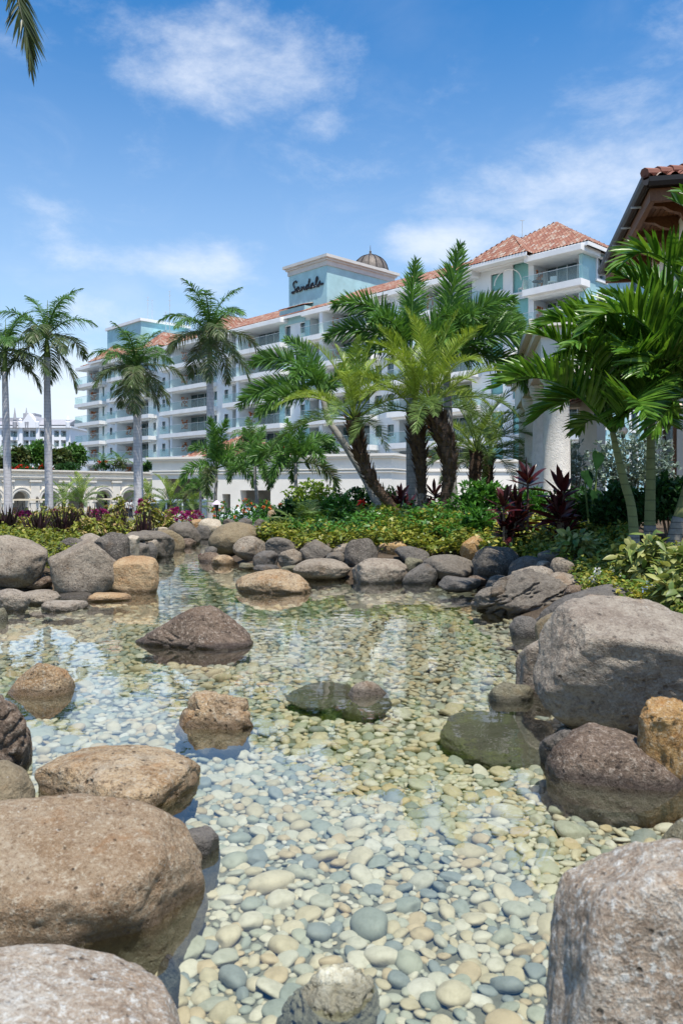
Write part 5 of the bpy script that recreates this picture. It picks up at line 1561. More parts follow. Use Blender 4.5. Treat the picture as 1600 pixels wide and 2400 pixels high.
def frond_curve(path, n, ll, lw, v0=20, v1=20, f0=25, f1=60, sag=.25, plum=0.0, seg=3, seed=0, rr=.02, bare=.15, fold=0.0, tipl=.35, jit=.12):
    """feather leaf along a path of points"""
    rg = np.random.default_rng(seed)
    path = np.asarray(path, float)
    N_ = len(path)
    tan = norm(np.gradient(path, axis=0))
    S = norm(np.cross(tan, np.array([0, 0, 1.0])) + 1e-6)
    U = np.cross(S, tan)
    V, Fc = [], []
    ti = np.repeat((np.arange(n) + .5) / n, 2) + rg.normal(0, .25 / n, 2 * n)
    ti = np.clip(bare + (1 - bare) * ti, 0, 1)
    side = np.tile([-1.0, 1.0], n)
    fi = ti * (N_ - 1); i0 = np.clip(fi.astype(int), 0, N_ - 2); fr_ = (fi - i0)[:, None]
    pos = path[i0] * (1 - fr_) + path[i0 + 1] * fr_
    T = norm(tan[i0] * (1 - fr_) + tan[i0 + 1] * fr_); S_ = S[i0]; U_ = U[i0]
    rel = (ti - bare) / (1 - bare)
    va = np.radians(v0 + (v1 - v0) * rel + rg.normal(0, 6, 2 * n))
    if plum:
        va = np.radians(rg.uniform(-plum, plum, 2 * n) + 15)
    fa = np.radians(f0 + (f1 - f0) * rel ** 1.3 + rg.normal(0, 4, 2 * n))
    D = np.cos(fa)[:, None] * (S_ * (side * np.cos(va))[:, None] + U_ * np.sin(va)[:, None]) + np.sin(fa)[:, None] * T
    ln = ll * (0.55 + 0.45 * np.sin(np.pi * np.clip(rel * 0.85 + 0.12, 0, 1))) * (1 - (1 - tipl) * np.clip((rel - .55) / .45, 0, 1) ** 1.5) * rg.uniform(1 - jit, 1 + jit, 2 * n)
    W = T + 0.35 * rg.normal(size=(2 * n, 3))
    v, f = blades(pos, D, W, ln, lw * rg.uniform(.8, 1.15, 2 * n), sag * rg.uniform(.6, 1.4, 2 * n), seg, fold=fold)
    rv, rf_ = tube_np(path, list(np.linspace(rr, rr * .2, N_)), 5)
    return join([(v, f), (rv, rf_)])
def arc_path(Lg, a0, droop, pw=1.4, n=22, side=0.0):
    t = np.linspace(0, 1, n)
    an = np.radians(a0 - droop * t ** pw)
    dx = np.cos(an) * Lg / (n - 1); dz = np.sin(an) * Lg / (n - 1)
    x = np.r_[0, np.cumsum(dx[:-1])]; z = np.r_[0, np.cumsum(dz[:-1])]
    return np.stack([x, side * t ** 2 * Lg, z], 1)
_fr = {}
SPEC = {
 'royal': dict(L=3.2, n=74, ll=.80, lw=.052, plum=26, f0=18, f1=55, sag=.55, rr=.05, bare=.13),
 'foxtail': dict(L=2.0, n=140, ll=.46, lw=.034, plum=100, f0=28, f1=55, sag=.12, rr=.035, bare=.16, tipl=.6),
 'phoenix': dict(L=2.0, n=90, ll=.38, lw=.0125, v0=40, v1=18, f0=32, f1=58, sag=.14, rr=.020, bare=.24, tipl=.45),
 'adonidia': dict(L=1.8, n=44, ll=.74, lw=.052, v0=48, v1=26, f0=34, f1=62, sag=.14, rr=.022, bare=.16, seg=5, fold=.5, tipl=.5),
 'coconut': dict(L=4.5, n=70, ll=.95, lw=.055, v0=5, v1=0, f0=30, f1=60, sag=.55, rr=.06, bare=.12, seg=4, tipl=.6),
 'fern': dict(L=.95, n=26, ll=.24, lw=.022, v0=15, v1=5, f0=30, f1=60, sag=.25, rr=.010, bare=.2),
}
def frond_mesh(sp, a0, droop, seed, mat, size=1.0, detail=1.0):
    key = (sp, a0, droop, seed, mat, detail)
    if key not in _fr:
        q_ = dict(SPEC[sp]); Lg = q_.pop('L'); n = max(8, int(q_.pop('n') * detail)); q_['lw'] = q_['lw'] / max(detail, .35) ** .7
        v, f = frond_curve(arc_path(Lg, a0, droop, side=.06 * ((seed % 3) - 1)), n, seed=seed, **q_)
        me = np_mesh('frond', v, f, True); me.materials.append(L[mat]); _fr[key] = me
    return _fr[key]
def add_frond(root, sp, a0, droop, az, at, mat, size=1.0, seed=0, detail=1.0):
    o = bpy.data.objects.new('frond', frond_mesh(sp, a0, droop, seed, mat, detail=detail))
    COL.objects.link(o); o.parent = root
    o.location = at; o.rotation_euler = (0, 0, az); o.scale = (size,) * 3
    return o
def crown(root, sp, at, n, size, rows, seed=0, detail=1.0, az0=None):
    """rows: (start angle, droop, material) from the youngest to the oldest leaf"""
    rg = random.Random(seed)
    az = rg.uniform(0, 6.28) if az0 is None else az0
    for i in range(n):
        a0, dr, mt = rows[min(int(i / n * len(rows)), len(rows) - 1)]
        add_frond(root, sp, a0, dr, az + rg.uniform(-.25, .25), at, mt, size * rg.uniform(.88, 1.1), i % 3, detail)
        az += 2.3999
def trunk(root, pts, r, mat, name='trunk', seg=12, n=20):
    p = smooth_path(pts, n)
    rad = list(np.interp(np.linspace(0, 1, n), np.linspace(0, 1, len(r)), r))
    mb = MB(); mb.tube([tuple(q_) for q_ in p], rad, seg)
    return mb.build(name, mat, root, True), p

ROYAL_ROWS = [(80, 60, 'royal'), (66, 85, 'royal'), (48, 90, 'royal'), (34, 95, 'royal'), (18, 85, 'royal_old'), (0, 70, 'royal_old'), (-30, 48, 'royal_old'), (-50, 32, 'royal_old')]
def royal_palm(px_base, px_top, d, y_top, y_crown, r, lab, seed, size=1.0, n=13, az0=None):
    b = P(px_base, 1200, d); gzv = min(gz(b.x, b.y), ROADZ + .6)
    root = thing('royal_palm', lab, 'palm tree', (b.x, b.y, gzv), 0, 'tall royal palms in front of the hotel')
    tp = P(px_top, y_top, d); cr = P(px_top, y_crown, d)
    o = Vector((b.x, b.y, gzv))
    t1 = tp - o; c1_ = cr - o
    trunk(root, [(0, 0, -.1), (t1.x * .35, 0, t1.z * .35), (t1.x * .75, 0, t1.z * .72), tuple(t1)], [r * 1.25, r * 1.05, r * 1.0, r * .72], L['royaltrunk'])
    trunk(root, [tuple(t1), tuple((t1 + c1_) / 2), tuple(c1_)], [r * .74, r * .66, r * .34], L['royalshaft'], 'crownshaft', 10, 8)
    MB().tube([tuple(c1_), tuple(c1_ + Vector((.05, 0, 1.9 * size)))], [.06, .012], 6).build('spear', L['rachis'], root)
    crown(root, 'royal', tuple(c1_), n, size, ROYAL_ROWS, seed, az0=az0)
    return root
royal_palm(22, 12, 46, 872, 822, .21, 'royal palm cut by the left picture edge', 1, .98, 15)
royal_palm(117, 110, 48, 838, 788, .22, 'tallest slender royal palm second from the left edge', 2, 1.15, 14, az0=.5)
royal_palm(325, 320, 50, 925, 862, .24, 'royal palm with the fullest green crown in front of the hotel end', 3, 1.02, 19)
royal_palm(496, 492, 47, 852, 782, .235, 'royal palm with browned drooping fronds before the middle balconies', 5, 1.08, 18)
b = P(333, 1200, 54)
thin = thing('royal_palm', 'thin bare grey trunk palm right behind the fullest royal palm', 'palm tree', (b.x, b.y, ROADZ), 0, 'tall royal palms in front of the hotel')
tp = P(326, 905, 54) - Vector((b.x, b.y, ROADZ))
trunk(thin, [(0, 0, -.1), tuple(tp * .5), tuple(tp)], [.16, .14, .10], L['royaltrunk'])
crown(thin, 'royal', tuple(tp), 6, .7, ROYAL_ROWS[3:], 11)

# feathery foxtail palms
FOX_ROWS = [(84, 25, 'foxlight'), (70, 70, 'foxtail'), (52, 100, 'foxtail'), (38, 110, 'foxtail'), (18, 100, 'foxtail'), (0, 80, 'foxtail')]
def foxtail(base, pts, r, lab, seed, size, n, rows=FOX_ROWS, fr_list=None, detail=1.0, grp='foxtail palms behind the date palms', az0=None, mat='foxtrunk'):
    bx2_ = P(*base); g = gz(bx2_.x, bx2_.y)
    o = Vector((bx2_.x, bx2_.y, min(bx2_.z, g)))
    root = thing('foxtail_palm', lab, 'palm tree', o, 0, grp)
    tp = [(0, 0, -.1)] + [tuple(P(*q_) - o) for q_ in pts]
    trunk(root, tp, [r, r * .85, r * .6], L[mat])
    at = tp[-1]
    if fr_list:
        for (a0, dr, az, sz, mt) in fr_list:
            add_frond(root, 'foxtail', a0, dr, R(az), at, mt, sz, int(az) % 3, detail)
    else:
        crown(root, 'foxtail', at, n, size, rows, seed, detail, az0)
    return root
# (start angle, droop, azimuth: 0 = right, 90 = away, 180 = left)
foxtail((908, 1222, 17.5), [(860, 1130, 17.6), (800, 1030, 17.7), (770, 985, 17.8), (756, 930, 17.9)], .10, 'slanted grey foxtail palm leaning left behind the leaning date palm', 3, 1.0, 8,
        fr_list=[(62, 95, 178, 1.0, 'foxtail'), (24, 78, 184, 1.0, 'foxtail'), (80, 60, 160, .85, 'foxlight'), (50, 110, 245, .9, 'foxtail'), (10, 70, 210, .85, 'foxtail'), (40, 100, 90, .9, 'foxtail'), (55, 90, 20, .8, 'foxtail')])
foxtail((966, 1225, 19.5), [(966, 1130, 19.5), (964, 960, 19.5), (962, 835, 19.5)], .17, 'tallest dark green foxtail palm in the middle with an upright brush of leaves', 4, 1.2, 9,
        fr_list=[(88, 14, 90, 1.22, 'foxlight'), (70, 95, 182, 1.25, 'foxtail'), (46, 85, 176, 1.15, 'foxtail'), (55, 95, 230, 1.0, 'foxtail'), (66, 80, 15, 1.1, 'foxtail'), (35, 100, 300, 1.1, 'foxtail'), (75, 60, 80, 1.1, 'foxtail'), (30, 95, 140, 1.2, 'foxtail')], az0=0)
foxtail((1062, 1220, 19.8), [(1058, 1130, 19.8), (1050, 980, 19.8), (1046, 850, 19.8)], .14, 'foxtail palm with a grey trunk and fronds drooping to the right', 6, 1.2, 9,
        fr_list=[(86, 10, 60, 1.5, 'foxlight'), (62, 95, 5, 1.25, 'foxtail'), (44, 100, 352, 1.35, 'foxtail'), (22, 95, 8, 1.25, 'foxtail'), (74, 85, 340, 1.2, 'foxtail'), (60, 100, 285, 1.15, 'foxtail'), (35, 110, 250, 1.1, 'foxtail'), (50, 100, 90, 1.1, 'foxtail'), (70, 100, 30, 1.45, 'foxtail')])
SMALL_ROWS = [(84, 30, 'foxlight'), (66, 95, 'foxtail'), (45, 115, 'foxtail'), (20, 115, 'foxtail'), (5, 100, 'royal_old')]
GS = 'young foxtail palms before the white entrance building'
for k, (bx_, ty, cx_, d_, sz, n_, lab) in enumerate((
    (505, 1098, 507, 33, 1.0, 11, 'young foxtail palm in front of the tall browned royal palm'),
    (602, 1092, 598, 31, .82, 9, 'thin young foxtail palm before the right opening of the entrance building'),
    (697, 1085, 693, 29, .92, 10, 'young foxtail palm with spread fronds left of the leaning date palm'),
    (470, 1150, 470, 38, .55, 8, 'small dark foxtail palm in the left opening of the entrance building'))):
    foxtail((bx_, 1180, d_), [(bx_, 1165, d_), (cx_, (ty + 1180) / 2, d_), (cx_, ty, d_)], .09, lab, 20 + k, sz, n_, SMALL_ROWS, None, .8, GS)

# date palms with shaggy trunks
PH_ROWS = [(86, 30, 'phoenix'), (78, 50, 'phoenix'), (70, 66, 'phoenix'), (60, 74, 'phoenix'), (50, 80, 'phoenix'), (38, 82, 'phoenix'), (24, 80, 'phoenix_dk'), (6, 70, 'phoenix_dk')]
def date_palm(path, r, lab, seed, size, n, grey_from=None, rows=PH_ROWS, detail=1.0, boots=300, grp='date palms on the middle bank'):
    pts = [P(*q_) for q_ in path]
    o = Vector(pts[0]); o.z = min(o.z, gz(o.x, o.y))
    root = thing('date_palm', lab, 'palm tree', o, 0, grp)
    loc = [(0, 0, -.1)] + [tuple(p - o) for p in pts[1:]]
    tr_, p = trunk(root, loc, r, L['phtrunk'], n=30)
    rg = np.random.default_rng(seed)
    # old leaf bases
    ts = rg.uniform(.0, 1, boots) ** .75
    ii = np.clip((ts * 29).astype(int), 0, 28)
    c = p[ii] + (p[ii + 1] - p[ii]) * (ts * 29 - ii)[:, None]
    T = norm(p[ii + 1] - p[ii])
    rn = norm(np.cross(T, rg.normal(size=(boots, 3))))
    rad = np.interp(ts, np.linspace(0, 1, len(r)), r)
    szb = rg.uniform(.6, 1.2, boots) * np.interp(ts, [0, .35, .6, 1], [.35, .5, 1, 1.15])
    v, f = blades(c + rn * rad[:, None] * .85, rn * .75 + T * .85, np.cross(rn, T), .16 * szb, .085 * szb, -.1, 2, [1, .7, .2], fold=.5)
    tag(link('leaf_bases', np_mesh('leaf_bases', v, f, False), L['phboot'], root), kind='stuff')
    if grey_from:
        trunk(root, [tuple(q_) for q_ in p[:max(3, int(30 * grey_from))]], [rr_ * 1.06 for rr_ in r[:2]], L['phgrey'], 'trunk_base', n=12)
    at = tuple(p[-1])
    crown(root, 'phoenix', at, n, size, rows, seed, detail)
    MB().tube([at, (at[0], at[1], at[2] + .5 * size)], [.05, .01], 5).build('spear', L['rachis'], root)
    return root
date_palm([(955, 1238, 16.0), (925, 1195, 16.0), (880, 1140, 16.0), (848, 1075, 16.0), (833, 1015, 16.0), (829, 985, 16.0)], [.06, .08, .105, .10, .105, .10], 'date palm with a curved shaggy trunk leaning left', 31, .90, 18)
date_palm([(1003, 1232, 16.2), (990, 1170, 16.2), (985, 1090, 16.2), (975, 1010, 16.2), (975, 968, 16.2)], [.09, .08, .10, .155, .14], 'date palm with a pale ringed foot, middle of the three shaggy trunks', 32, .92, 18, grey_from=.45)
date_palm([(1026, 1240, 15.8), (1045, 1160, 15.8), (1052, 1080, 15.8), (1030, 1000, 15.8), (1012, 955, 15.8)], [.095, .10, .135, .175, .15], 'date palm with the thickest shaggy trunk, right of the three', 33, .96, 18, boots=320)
GB = 'date palms behind the middle bank'
date_palm([(1112, 1140, 23.0), (1112, 1110, 23.0), (1116, 1062, 23.0)], [.16, .17, .17], 'short bushy date palm left of the portico columns', 34, 1.05, 24, None, [(78, 50, 'phoenix_dk'), (60, 80, 'phoenix'), (42, 85, 'phoenix_dk'), (20, 80, 'phoenix_dk'), (0, 60, 'phoenix_dk')], .8, 120, GB)
date_palm([(1142, 1145, 25.0), (1142, 1110, 25.0), (1146, 1072, 25.0)], [.16, .17, .17], 'short bushy date palm touching the portico columns', 35, 1.0, 22, None, [(78, 50, 'phoenix_dk'), (60, 80, 'phoenix_dk'), (42, 85, 'phoenix'), (20, 80, 'phoenix_dk'), (0, 60, 'phoenix_dk')], .8, 120, GB)
GA = 'small date palms before the arcade'
for (px, py, d_, sz, lab, sd_) in ((192, 1178, 58, 1.25, 'bushy small date palm before the middle of the arcade', 36), (150, 1180, 60, 1.0, 'small date palm left of the bushy one before the arcade', 37),
                                   (400, 1185, 46, 1.05, 'small date palm in front of the white van', 38), (345, 1170, 66, 1.1, 'dark small date palm at the right end of the arcade', 39), (450, 1195, 46, .8, 'lower date palm right of the one before the white van', 40)):
    date_palm([(px, py + 25, d_), (px, py + 10, d_), (px, py, d_)], [.15, .15, .15], lab, sd_, sz, 20, None, [(80, 50, 'phoenix'), (60, 75, 'phoenix_dk'), (42, 80, 'phoenix_dk'), (22, 75, 'phoenix_dk')], .5, 30, GA)

# broad-leaved palms at the right, leaf by leaf
def path_palm(name, lab, cat, base, tr_pts, r, sp, fronds, grp, mat_leaf, tmat, base_mat=None, extra=None):
    o = P(*base); o.z = min(o.z, gz(o.x, o.y)) if base[2] < 30 else o.z
    root = thing(name, lab, cat, o, 0, grp)
    loc = [(0, 0, -.1)] + [tuple(P(*q_) - o) for q_ in tr_pts]
    t_, p = trunk(root, loc, r, L[tmat], n=26, seg=14)
    if base_mat:
        trunk(root, [tuple(q_) for q_ in p[:8]], [r[0] * 1.05, r[0] * .99], L[base_mat], 'trunk_base', 14, 10)
    q0 = dict(SPEC[sp]); q0.pop('L'); n0 = q0.pop('n')
    for k, (pts, kw) in enumerate(fronds):
        q_ = dict(q0); q_.update(kw); n = q_.pop('n', n0); mt = q_.pop('mat', mat_leaf)
        pw = smooth_path([tuple(P(*a) - o) for a in pts], 26)
        v, f = frond_curve(pw, n, seed=50 + k, **q_)
        link('frond', np_mesh('frond', v, f, True), L[mt], root)
    if extra:
        for (a0, dr, az, sz) in extra:
            add_frond(root, sp, a0, dr, R(az), loc[-1], mat_leaf, sz, int(az) % 3)
    return root
GAD = 'green ringed palms on the right bank'
path_palm('christmas_palm', 'palm with a curved green trunk sending one long frond to the left', 'palm tree', (1490, 1268, 10.00), [(1480, 1200, 10.00), (1462, 1130, 10.00), (1445, 1062, 10.00), (1434, 1012, 10.00)], [.066, .062, .055, .048, .032], 'adonidia', [
    ([(1434, 1012, 10.00), (1380, 952, 9.80), (1323, 905, 9.60), (1265, 886, 9.45), (1215, 884, 9.35), (1165, 905, 9.30)], dict(n=42, ll=0.65, v0=55, v1=30)),
    ([(1436, 1012, 10.00), (1424, 930, 9.90), (1404, 862, 9.70), (1372, 812, 9.40), (1338, 806, 9.10)], dict(n=35, ll=0.54, sag=.45)),
    ([(1438, 1012, 10.00), (1450, 930, 10.20), (1440, 850, 10.40), (1405, 790, 10.60), (1345, 772, 10.80)], dict(n=35, ll=0.59)),
    ([(1438, 1015, 10.00), (1480, 950, 9.90), (1515, 905, 9.60), (1550, 900, 9.30)], dict(n=30, ll=0.54, sag=.28)),
    ([(1436, 1015, 10.00), (1410, 990, 10.30), (1380, 985, 10.70), (1352, 1010, 11.00)], dict(n=22, ll=0.45, sag=.35)),
], GAD, 'adonidia', 'adtrunk', 'adbase', [(72, 70, 200, .95), (60, 80, 150, .9), (50, 85, 100, .95), (40, 85, 40, .9), (66, 75, 330, .95), (35, 80, 270, .8)])
path_palm('christmas_palm', 'palm with the straight green ringed trunk in front of the silvery bush', 'palm tree', (1522, 1270, 10.30), [(1522, 1200, 10.30), (1524, 1110, 10.30), (1524, 1030, 10.30), (1528, 975, 10.30)], [.076, .072, .062, .055, .036], 'adonidia', [
    ([(1528, 975, 10.30), (1500, 890, 10.20), (1450, 815, 10.10), (1385, 768, 10.00), (1310, 752, 9.90), (1250, 775, 9.80)], dict(n=42, ll=.60, v0=50, v1=28)),
    ([(1528, 975, 10.30), (1520, 880, 10.50), (1500, 790, 10.70), (1465, 715, 10.80), (1420, 690, 10.90)], dict(n=37, ll=.58)),
    ([(1530, 975, 10.30), (1560, 890, 10.20), (1590, 830, 10.00), (1640, 810, 9.80)], dict(n=32, ll=.55)),
    ([(1530, 980, 10.30), (1545, 920, 9.90), (1540, 880, 9.50), (1515, 880, 9.10)], dict(n=27, ll=.45, sag=.28)),
    ([(1528, 985, 10.30), (1500, 960, 10.10), (1470, 960, 9.90), (1445, 990, 9.70)], dict(n=25, ll=.42, sag=.35)),
    ([(1530, 975, 10.30), (1550, 850, 10.60), (1555, 760, 11.00), (1530, 690, 11.40)], dict(n=35, ll=.55)),
], GAD, 'adonidia', 'adtrunk', 'adbase', [(78, 60, 160, 1.05), (62, 80, 110, 1.0), (50, 85, 60, 1.0), (70, 75, 20, 1.05), (45, 85, 320, .95), (58, 80, 240, .85), (30, 80, 180, .9)])
path_palm('christmas_palm', 'palm leaning out at the right edge with the highest broad fronds', 'palm tree', (1568, 1300, 10.10), [(1585, 1235, 10.10), (1608, 1160, 10.10), (1628, 1080, 10.10), (1640, 980, 10.10), (1645, 930, 10.10)], [.085, .08, .075, .07, .06, .04], 'adonidia', [
    ([(1645, 930, 10.10), (1600, 895, 10.00), (1548, 806, 9.80), (1486, 742, 9.60), (1425, 735, 9.40), (1380, 765, 9.30)], dict(n=45, ll=0.71, v0=45, v1=24, lw=.072)),
    ([(1645, 930, 10.10), (1640, 800, 10.10), (1610, 680, 10.00), (1560, 610, 9.90), (1500, 590, 9.80), (1455, 620, 9.70)], dict(n=45, ll=0.69, lw=.068)),
    ([(1648, 930, 10.10), (1665, 760, 10.10), (1650, 600, 10.10), (1615, 500, 10.10), (1580, 470, 10.10)], dict(n=42, ll=0.63)),
    ([(1645, 935, 10.10), (1600, 860, 10.50), (1550, 790, 10.90), (1490, 730, 11.30), (1440, 690, 11.50)], dict(n=40, ll=0.63)),
    ([(1645, 940, 10.10), (1600, 930, 9.80), (1560, 960, 9.50), (1530, 1010, 9.30)], dict(n=30, ll=0.55, sag=.28)),
    ([(1650, 930, 10.10), (1690, 720, 9.80), (1680, 560, 9.60), (1640, 470, 9.50), (1600, 450, 9.40)], dict(n=40, ll=0.63)),
    ([(1645, 930, 10.10), (1610, 800, 10.40), (1560, 700, 10.70), (1500, 650, 11.00), (1450, 655, 11.30)], dict(n=40, ll=0.67)),
    ([(1645, 930, 10.10), (1590, 850, 10.30), (1530, 820, 10.40), (1470, 830, 10.50), (1430, 870, 10.50)], dict(n=36, ll=0.63, sag=.28)),
    ([(1645, 930, 10.10), (1680, 800, 9.70), (1660, 680, 9.30), (1620, 620, 9.00)], dict(n=37, ll=0.63)),
], GAD, 'adonidia', 'adtrunk', 'adbase', [(80, 60, 170, 1.1), (64, 80, 130, 1.05), (50, 85, 175, 1.1), (74, 70, 100, 1.1), (40, 85, 215, .9), (56, 85, 245, .85)])
path_palm('coconut_palm', 'palm frond tip hanging in from the top left corner', 'palm tree', (-330, 1200, 15.0), [(-320, 900, 15.0), (-280, 500, 15.0), (-230, 100, 15.0), (-205, -170, 15.0)], [.22, .16, .14, .13, .12], 'coconut', [
    ([(-205, -170, 15.0), (-110, -200, 14.8), (-20, -130, 14.6), (30, -40, 14.5), (52, 40, 14.4), (66, 100, 14.4), (71, 142, 14.4)], dict(n=110, ll=.86, lw=.042, v0=0, v1=-4, f0=34, f1=70, sag=.18, tipl=.75)),
], 'palms at the left', 'coconut', 'royaltrunk', None, [(60, 90, 100, .8), (40, 90, 160, .8), (30, 90, 230, .8), (70, 80, 300, .8), (20, 80, 190, .8)])

# ------------------------------------------------------------------ shrubs
def ell_leaves(rg, n, cen, rad, lsize, lw, clump=6, up=.45, shell=.45, zmin=-.25):
    nc = max(1, n // clump)
    d = norm(rg.normal(size=(nc, 3))); d[:, 2] = np.abs(d[:, 2]) * 1.0 + zmin * rg.random(nc)
    d = norm(d)
    rr_ = rg.random(nc) ** shell
    cc = cen + d * rad * rr_[:, None] * (1 + .22 * vnoise(d * 2.1 + cen.sum(), 3))[:, None]
    pos = np.repeat(cc, clump, 0) + rg.normal(size=(nc * clump, 3)) * lsize * .25
    od = np.repeat(d, clump, 0)
    D = norm(od * .6 + rg.normal(size=(nc * clump, 3)) * .75 + np.array([0, 0, up]))
    W = np.cross(D, np.array([0, 0, 1.0]) + .5 * rg.normal(size=(nc * clump, 3)))
    return pos, D, W, lsize * rg.uniform(.65, 1.2, nc * clump), lw * rg.uniform(.75, 1.2, nc * clump)
def shrub(name, lab, cat, px, d, leaf, n, lsize, lw, depth=.8, grp=None, seed=0, clump=6, up=.45, sag=.25, flowers=None, seg=2, stems=5, fold=0.0, shell=.45):
    """px: box of the plant in the photograph"""
    x0, y0, x1, y1 = px
    hx = (x1 - x0) / 2 * d / F
    c = P((x0 + x1) / 2, y1, d); ztop = P(0, y0, d).z
    g = gz(c.x, c.y)
    zbot = min(c.z, g + .02) if d < 34 else c.z
    root = thing(name, lab, cat, (c.x, c.y, zbot), 0, grp)
    H = ztop - zbot
    rg = np.random.default_rng(seed + 77)
    cen = np.array([0, 0, H * .46]); rad = np.array([hx, hx * depth, H * .54])
    pos, D, W, l, w = ell_leaves(rg, n, cen, rad, lsize, lw, clump, up, shell)
    v, f = blades(pos, D, W, l, w, sag, seg, fold=fold)
    tag(link('foliage', np_mesh('foliage', v, f, True), L[leaf], root), kind='stuff')
    for i in range(stems):
        e = norm(rg.normal(size=3)) * rad * .7
        MB().tube([(e[0] * .15, e[1] * .15, -.06), (e[0] * .5, e[1] * .5, H * .3), (e[0], e[1], H * .62)], [.02 * H + .006, .012 * H + .005, .004], 5).build('stem', L['stem'], root)
    if flowers:
        fm, k, fs = flowers
        for i in range(k):
            an = rg.uniform(-2.8, -.35); el = rg.uniform(.25, 1.2)
            q_ = cen + rad * np.array([math.cos(an) * math.cos(el), math.sin(an) * math.cos(el), math.sin(el)]) * 1.03
            flower(root, q_, fs * rg.uniform(.8, 1.2), fm, rg)
    return root
def flower(root, at, size, mat, rg, petals=9):
    D = norm(rg.normal(size=(petals, 3)) + np.array([0, -.4, .5]))
    W = np.cross(D, rg.normal(size=(petals, 3)))
    v, f = blades(np.repeat(np.asarray(at)[None], petals, 0) + D * size * .1, D, W, size, size * .62, .2, 2, [.3, 1, .45])
    return link('flower', np_mesh('flower', v, f, True), L[mat], root)
# left garden
GCR = 'yellow pink crotons in the left garden'
cro = [((-20, 1210, 60, 1268), 15.5, 'yellow green croton at the left picture edge', 1), ((70, 1200, 140, 1262), 16.5, 'pink tipped croton right of the leftmost croton', 2), ((130, 1178, 200, 1255), 17.5, 'tall yellow croton sprig below the second royal palm', 3),
       ((175, 1215, 245, 1265), 15.0, 'low yellow croton above the tilted boulder', 4), ((228, 1208, 300, 1258), 15.6, 'pinkish croton above the speckled black rock', 5), ((258, 1160, 292, 1240), 19.0, 'slim upright croton in front of the arcade arches', 6),
       ((328, 1155, 368, 1238), 20.0, 'tall croton spire with magenta tips left of the white van', 7), ((295, 1210, 345, 1252), 17.5, 'small croton between the upright croton and the tall spire', 8), ((360, 1195, 410, 1240), 21.0, 'yellow croton near the large grey channel boulder', 9), ((90, 1190, 150, 1235), 20.0, 'rear yellow croton at the foot of the second royal palm', 10)]
for (bx_, d_, lab, sd_) in cro:
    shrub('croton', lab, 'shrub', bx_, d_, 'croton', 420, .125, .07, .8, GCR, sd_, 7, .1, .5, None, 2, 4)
GPG = 'dark purple grass clumps'
def grass_clump(px, d, lab, seed, n=80, leaf='purple', grp=GPG, name='purple_grass', w=.030):
    x0, y0, x1, y1 = px
    c = P((x0 + x1) / 2, y1, d); g = gz(c.x, c.y)
    root = thing(name, lab, 'ornamental grass', (c.x, c.y, g), 0, grp)
    H = P(0, y0, d).z - g; hx = (x1 - x0) / 2 * d / F
    rg = np.random.default_rng(seed)
    pos = np.stack([rg.normal(0, hx * .25, n), rg.normal(0, hx * .25, n), np.zeros(n)], 1)
    D = norm(np.stack([rg.normal(0, .55, n) * hx / H, rg.normal(0, .55, n) * hx / H, np.ones(n)], 1))
    v, f = blades(pos, D, rg.normal(size=(n, 3)), H * rg.uniform(.75, 1.35, n), w, .18, 4)
    tag(link('blades', np_mesh('blades', v, f, True), L[leaf], root), kind='stuff')
for k, (bx_, d_, lab) in enumerate((((-12, 1185, 45, 1262), 14.6, 'purple grass clump at the left picture edge'), ((60, 1192, 120, 1262), 15.0, 'purple grass clump below the tallest royal palm'), ((118, 1185, 180, 1258), 15.6, 'purple grass clump behind the tall yellow croton sprig'),
                                    ((180, 1185, 230, 1255), 16.0, 'purple grass clump left of the second golf cart'), ((232, 1180, 305, 1256), 16.0, 'broadest purple grass clump below the arcade arches'), ((318, 1195, 360, 1250), 17.0, 'purple grass clump right of the broadest one'))):
    grass_clump(bx_, d_, lab, 60 + k)
GBO = 'magenta bougainvillea patches'
for k, (bx_, d_, lab) in enumerate((((35, 1200, 90, 1245), 17.2, 'magenta flowering bush at the far left of the garden'), ((110, 1195, 150, 1235), 21.0, 'magenta flowering bush behind the tall yellow croton sprig'), ((205, 1195, 265, 1245), 18.8, 'magenta flowering bush left of the broad purple grass'), ((320, 1170, 352, 1235), 20.6, 'magenta sprays on the tall croton spire'), ((385, 1190, 440, 1230), 23.5, 'pink flowering bush before the small date palms'), ((425, 1195, 485, 1226), 25.0, 'pink flowering bush behind the large grey channel boulder'))):
    shrub('bougainvillea', lab, 'shrub', bx_, d_, 'coverdk', 300, .09, .05, .8, GBO, 80 + k, 5, .3, .3, ('magenta', 40, .07), 2, 3)
GIX = 'orange flowering shrubs near the entrance'
for k, (bx_, d_, lab) in enumerate((((492, 1172, 560, 1232), 25.0, 'orange flowering shrub right of the purple path lamp'), ((545, 1168, 605, 1230), 26.0, 'orange flowering shrub before the dark doorway'), ((590, 1172, 650, 1228), 25.0, 'orange flowering shrub below the thin young foxtail palm'), ((640, 1175, 690, 1225), 26.0, 'orange flowering shrub left of the lime green shrub'))):
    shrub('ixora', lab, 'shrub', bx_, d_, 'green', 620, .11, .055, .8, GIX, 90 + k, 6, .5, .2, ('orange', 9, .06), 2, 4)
shrub('lime_shrub', 'bright lime green shrub left of the leaning trunks', 'shrub', (672, 1128, 790, 1212), 21.5, 'lime', 1500, .13, .07, .8, None, 101, 6, .4, .3)
hib = shrub('hibiscus', 'hibiscus bush with one red flower beside the leaning trunks', 'shrub', (775, 1145, 900, 1235), 18.0, 'dkgreen', 1700, .10, .06, .8, None, 102, 6, .4, .3)
hf_ = P(848, 1176, 17.2) - Vector(hib.location); flower(hib, tuple(hf_), .12, 'red', np.random.default_rng(5), 12)
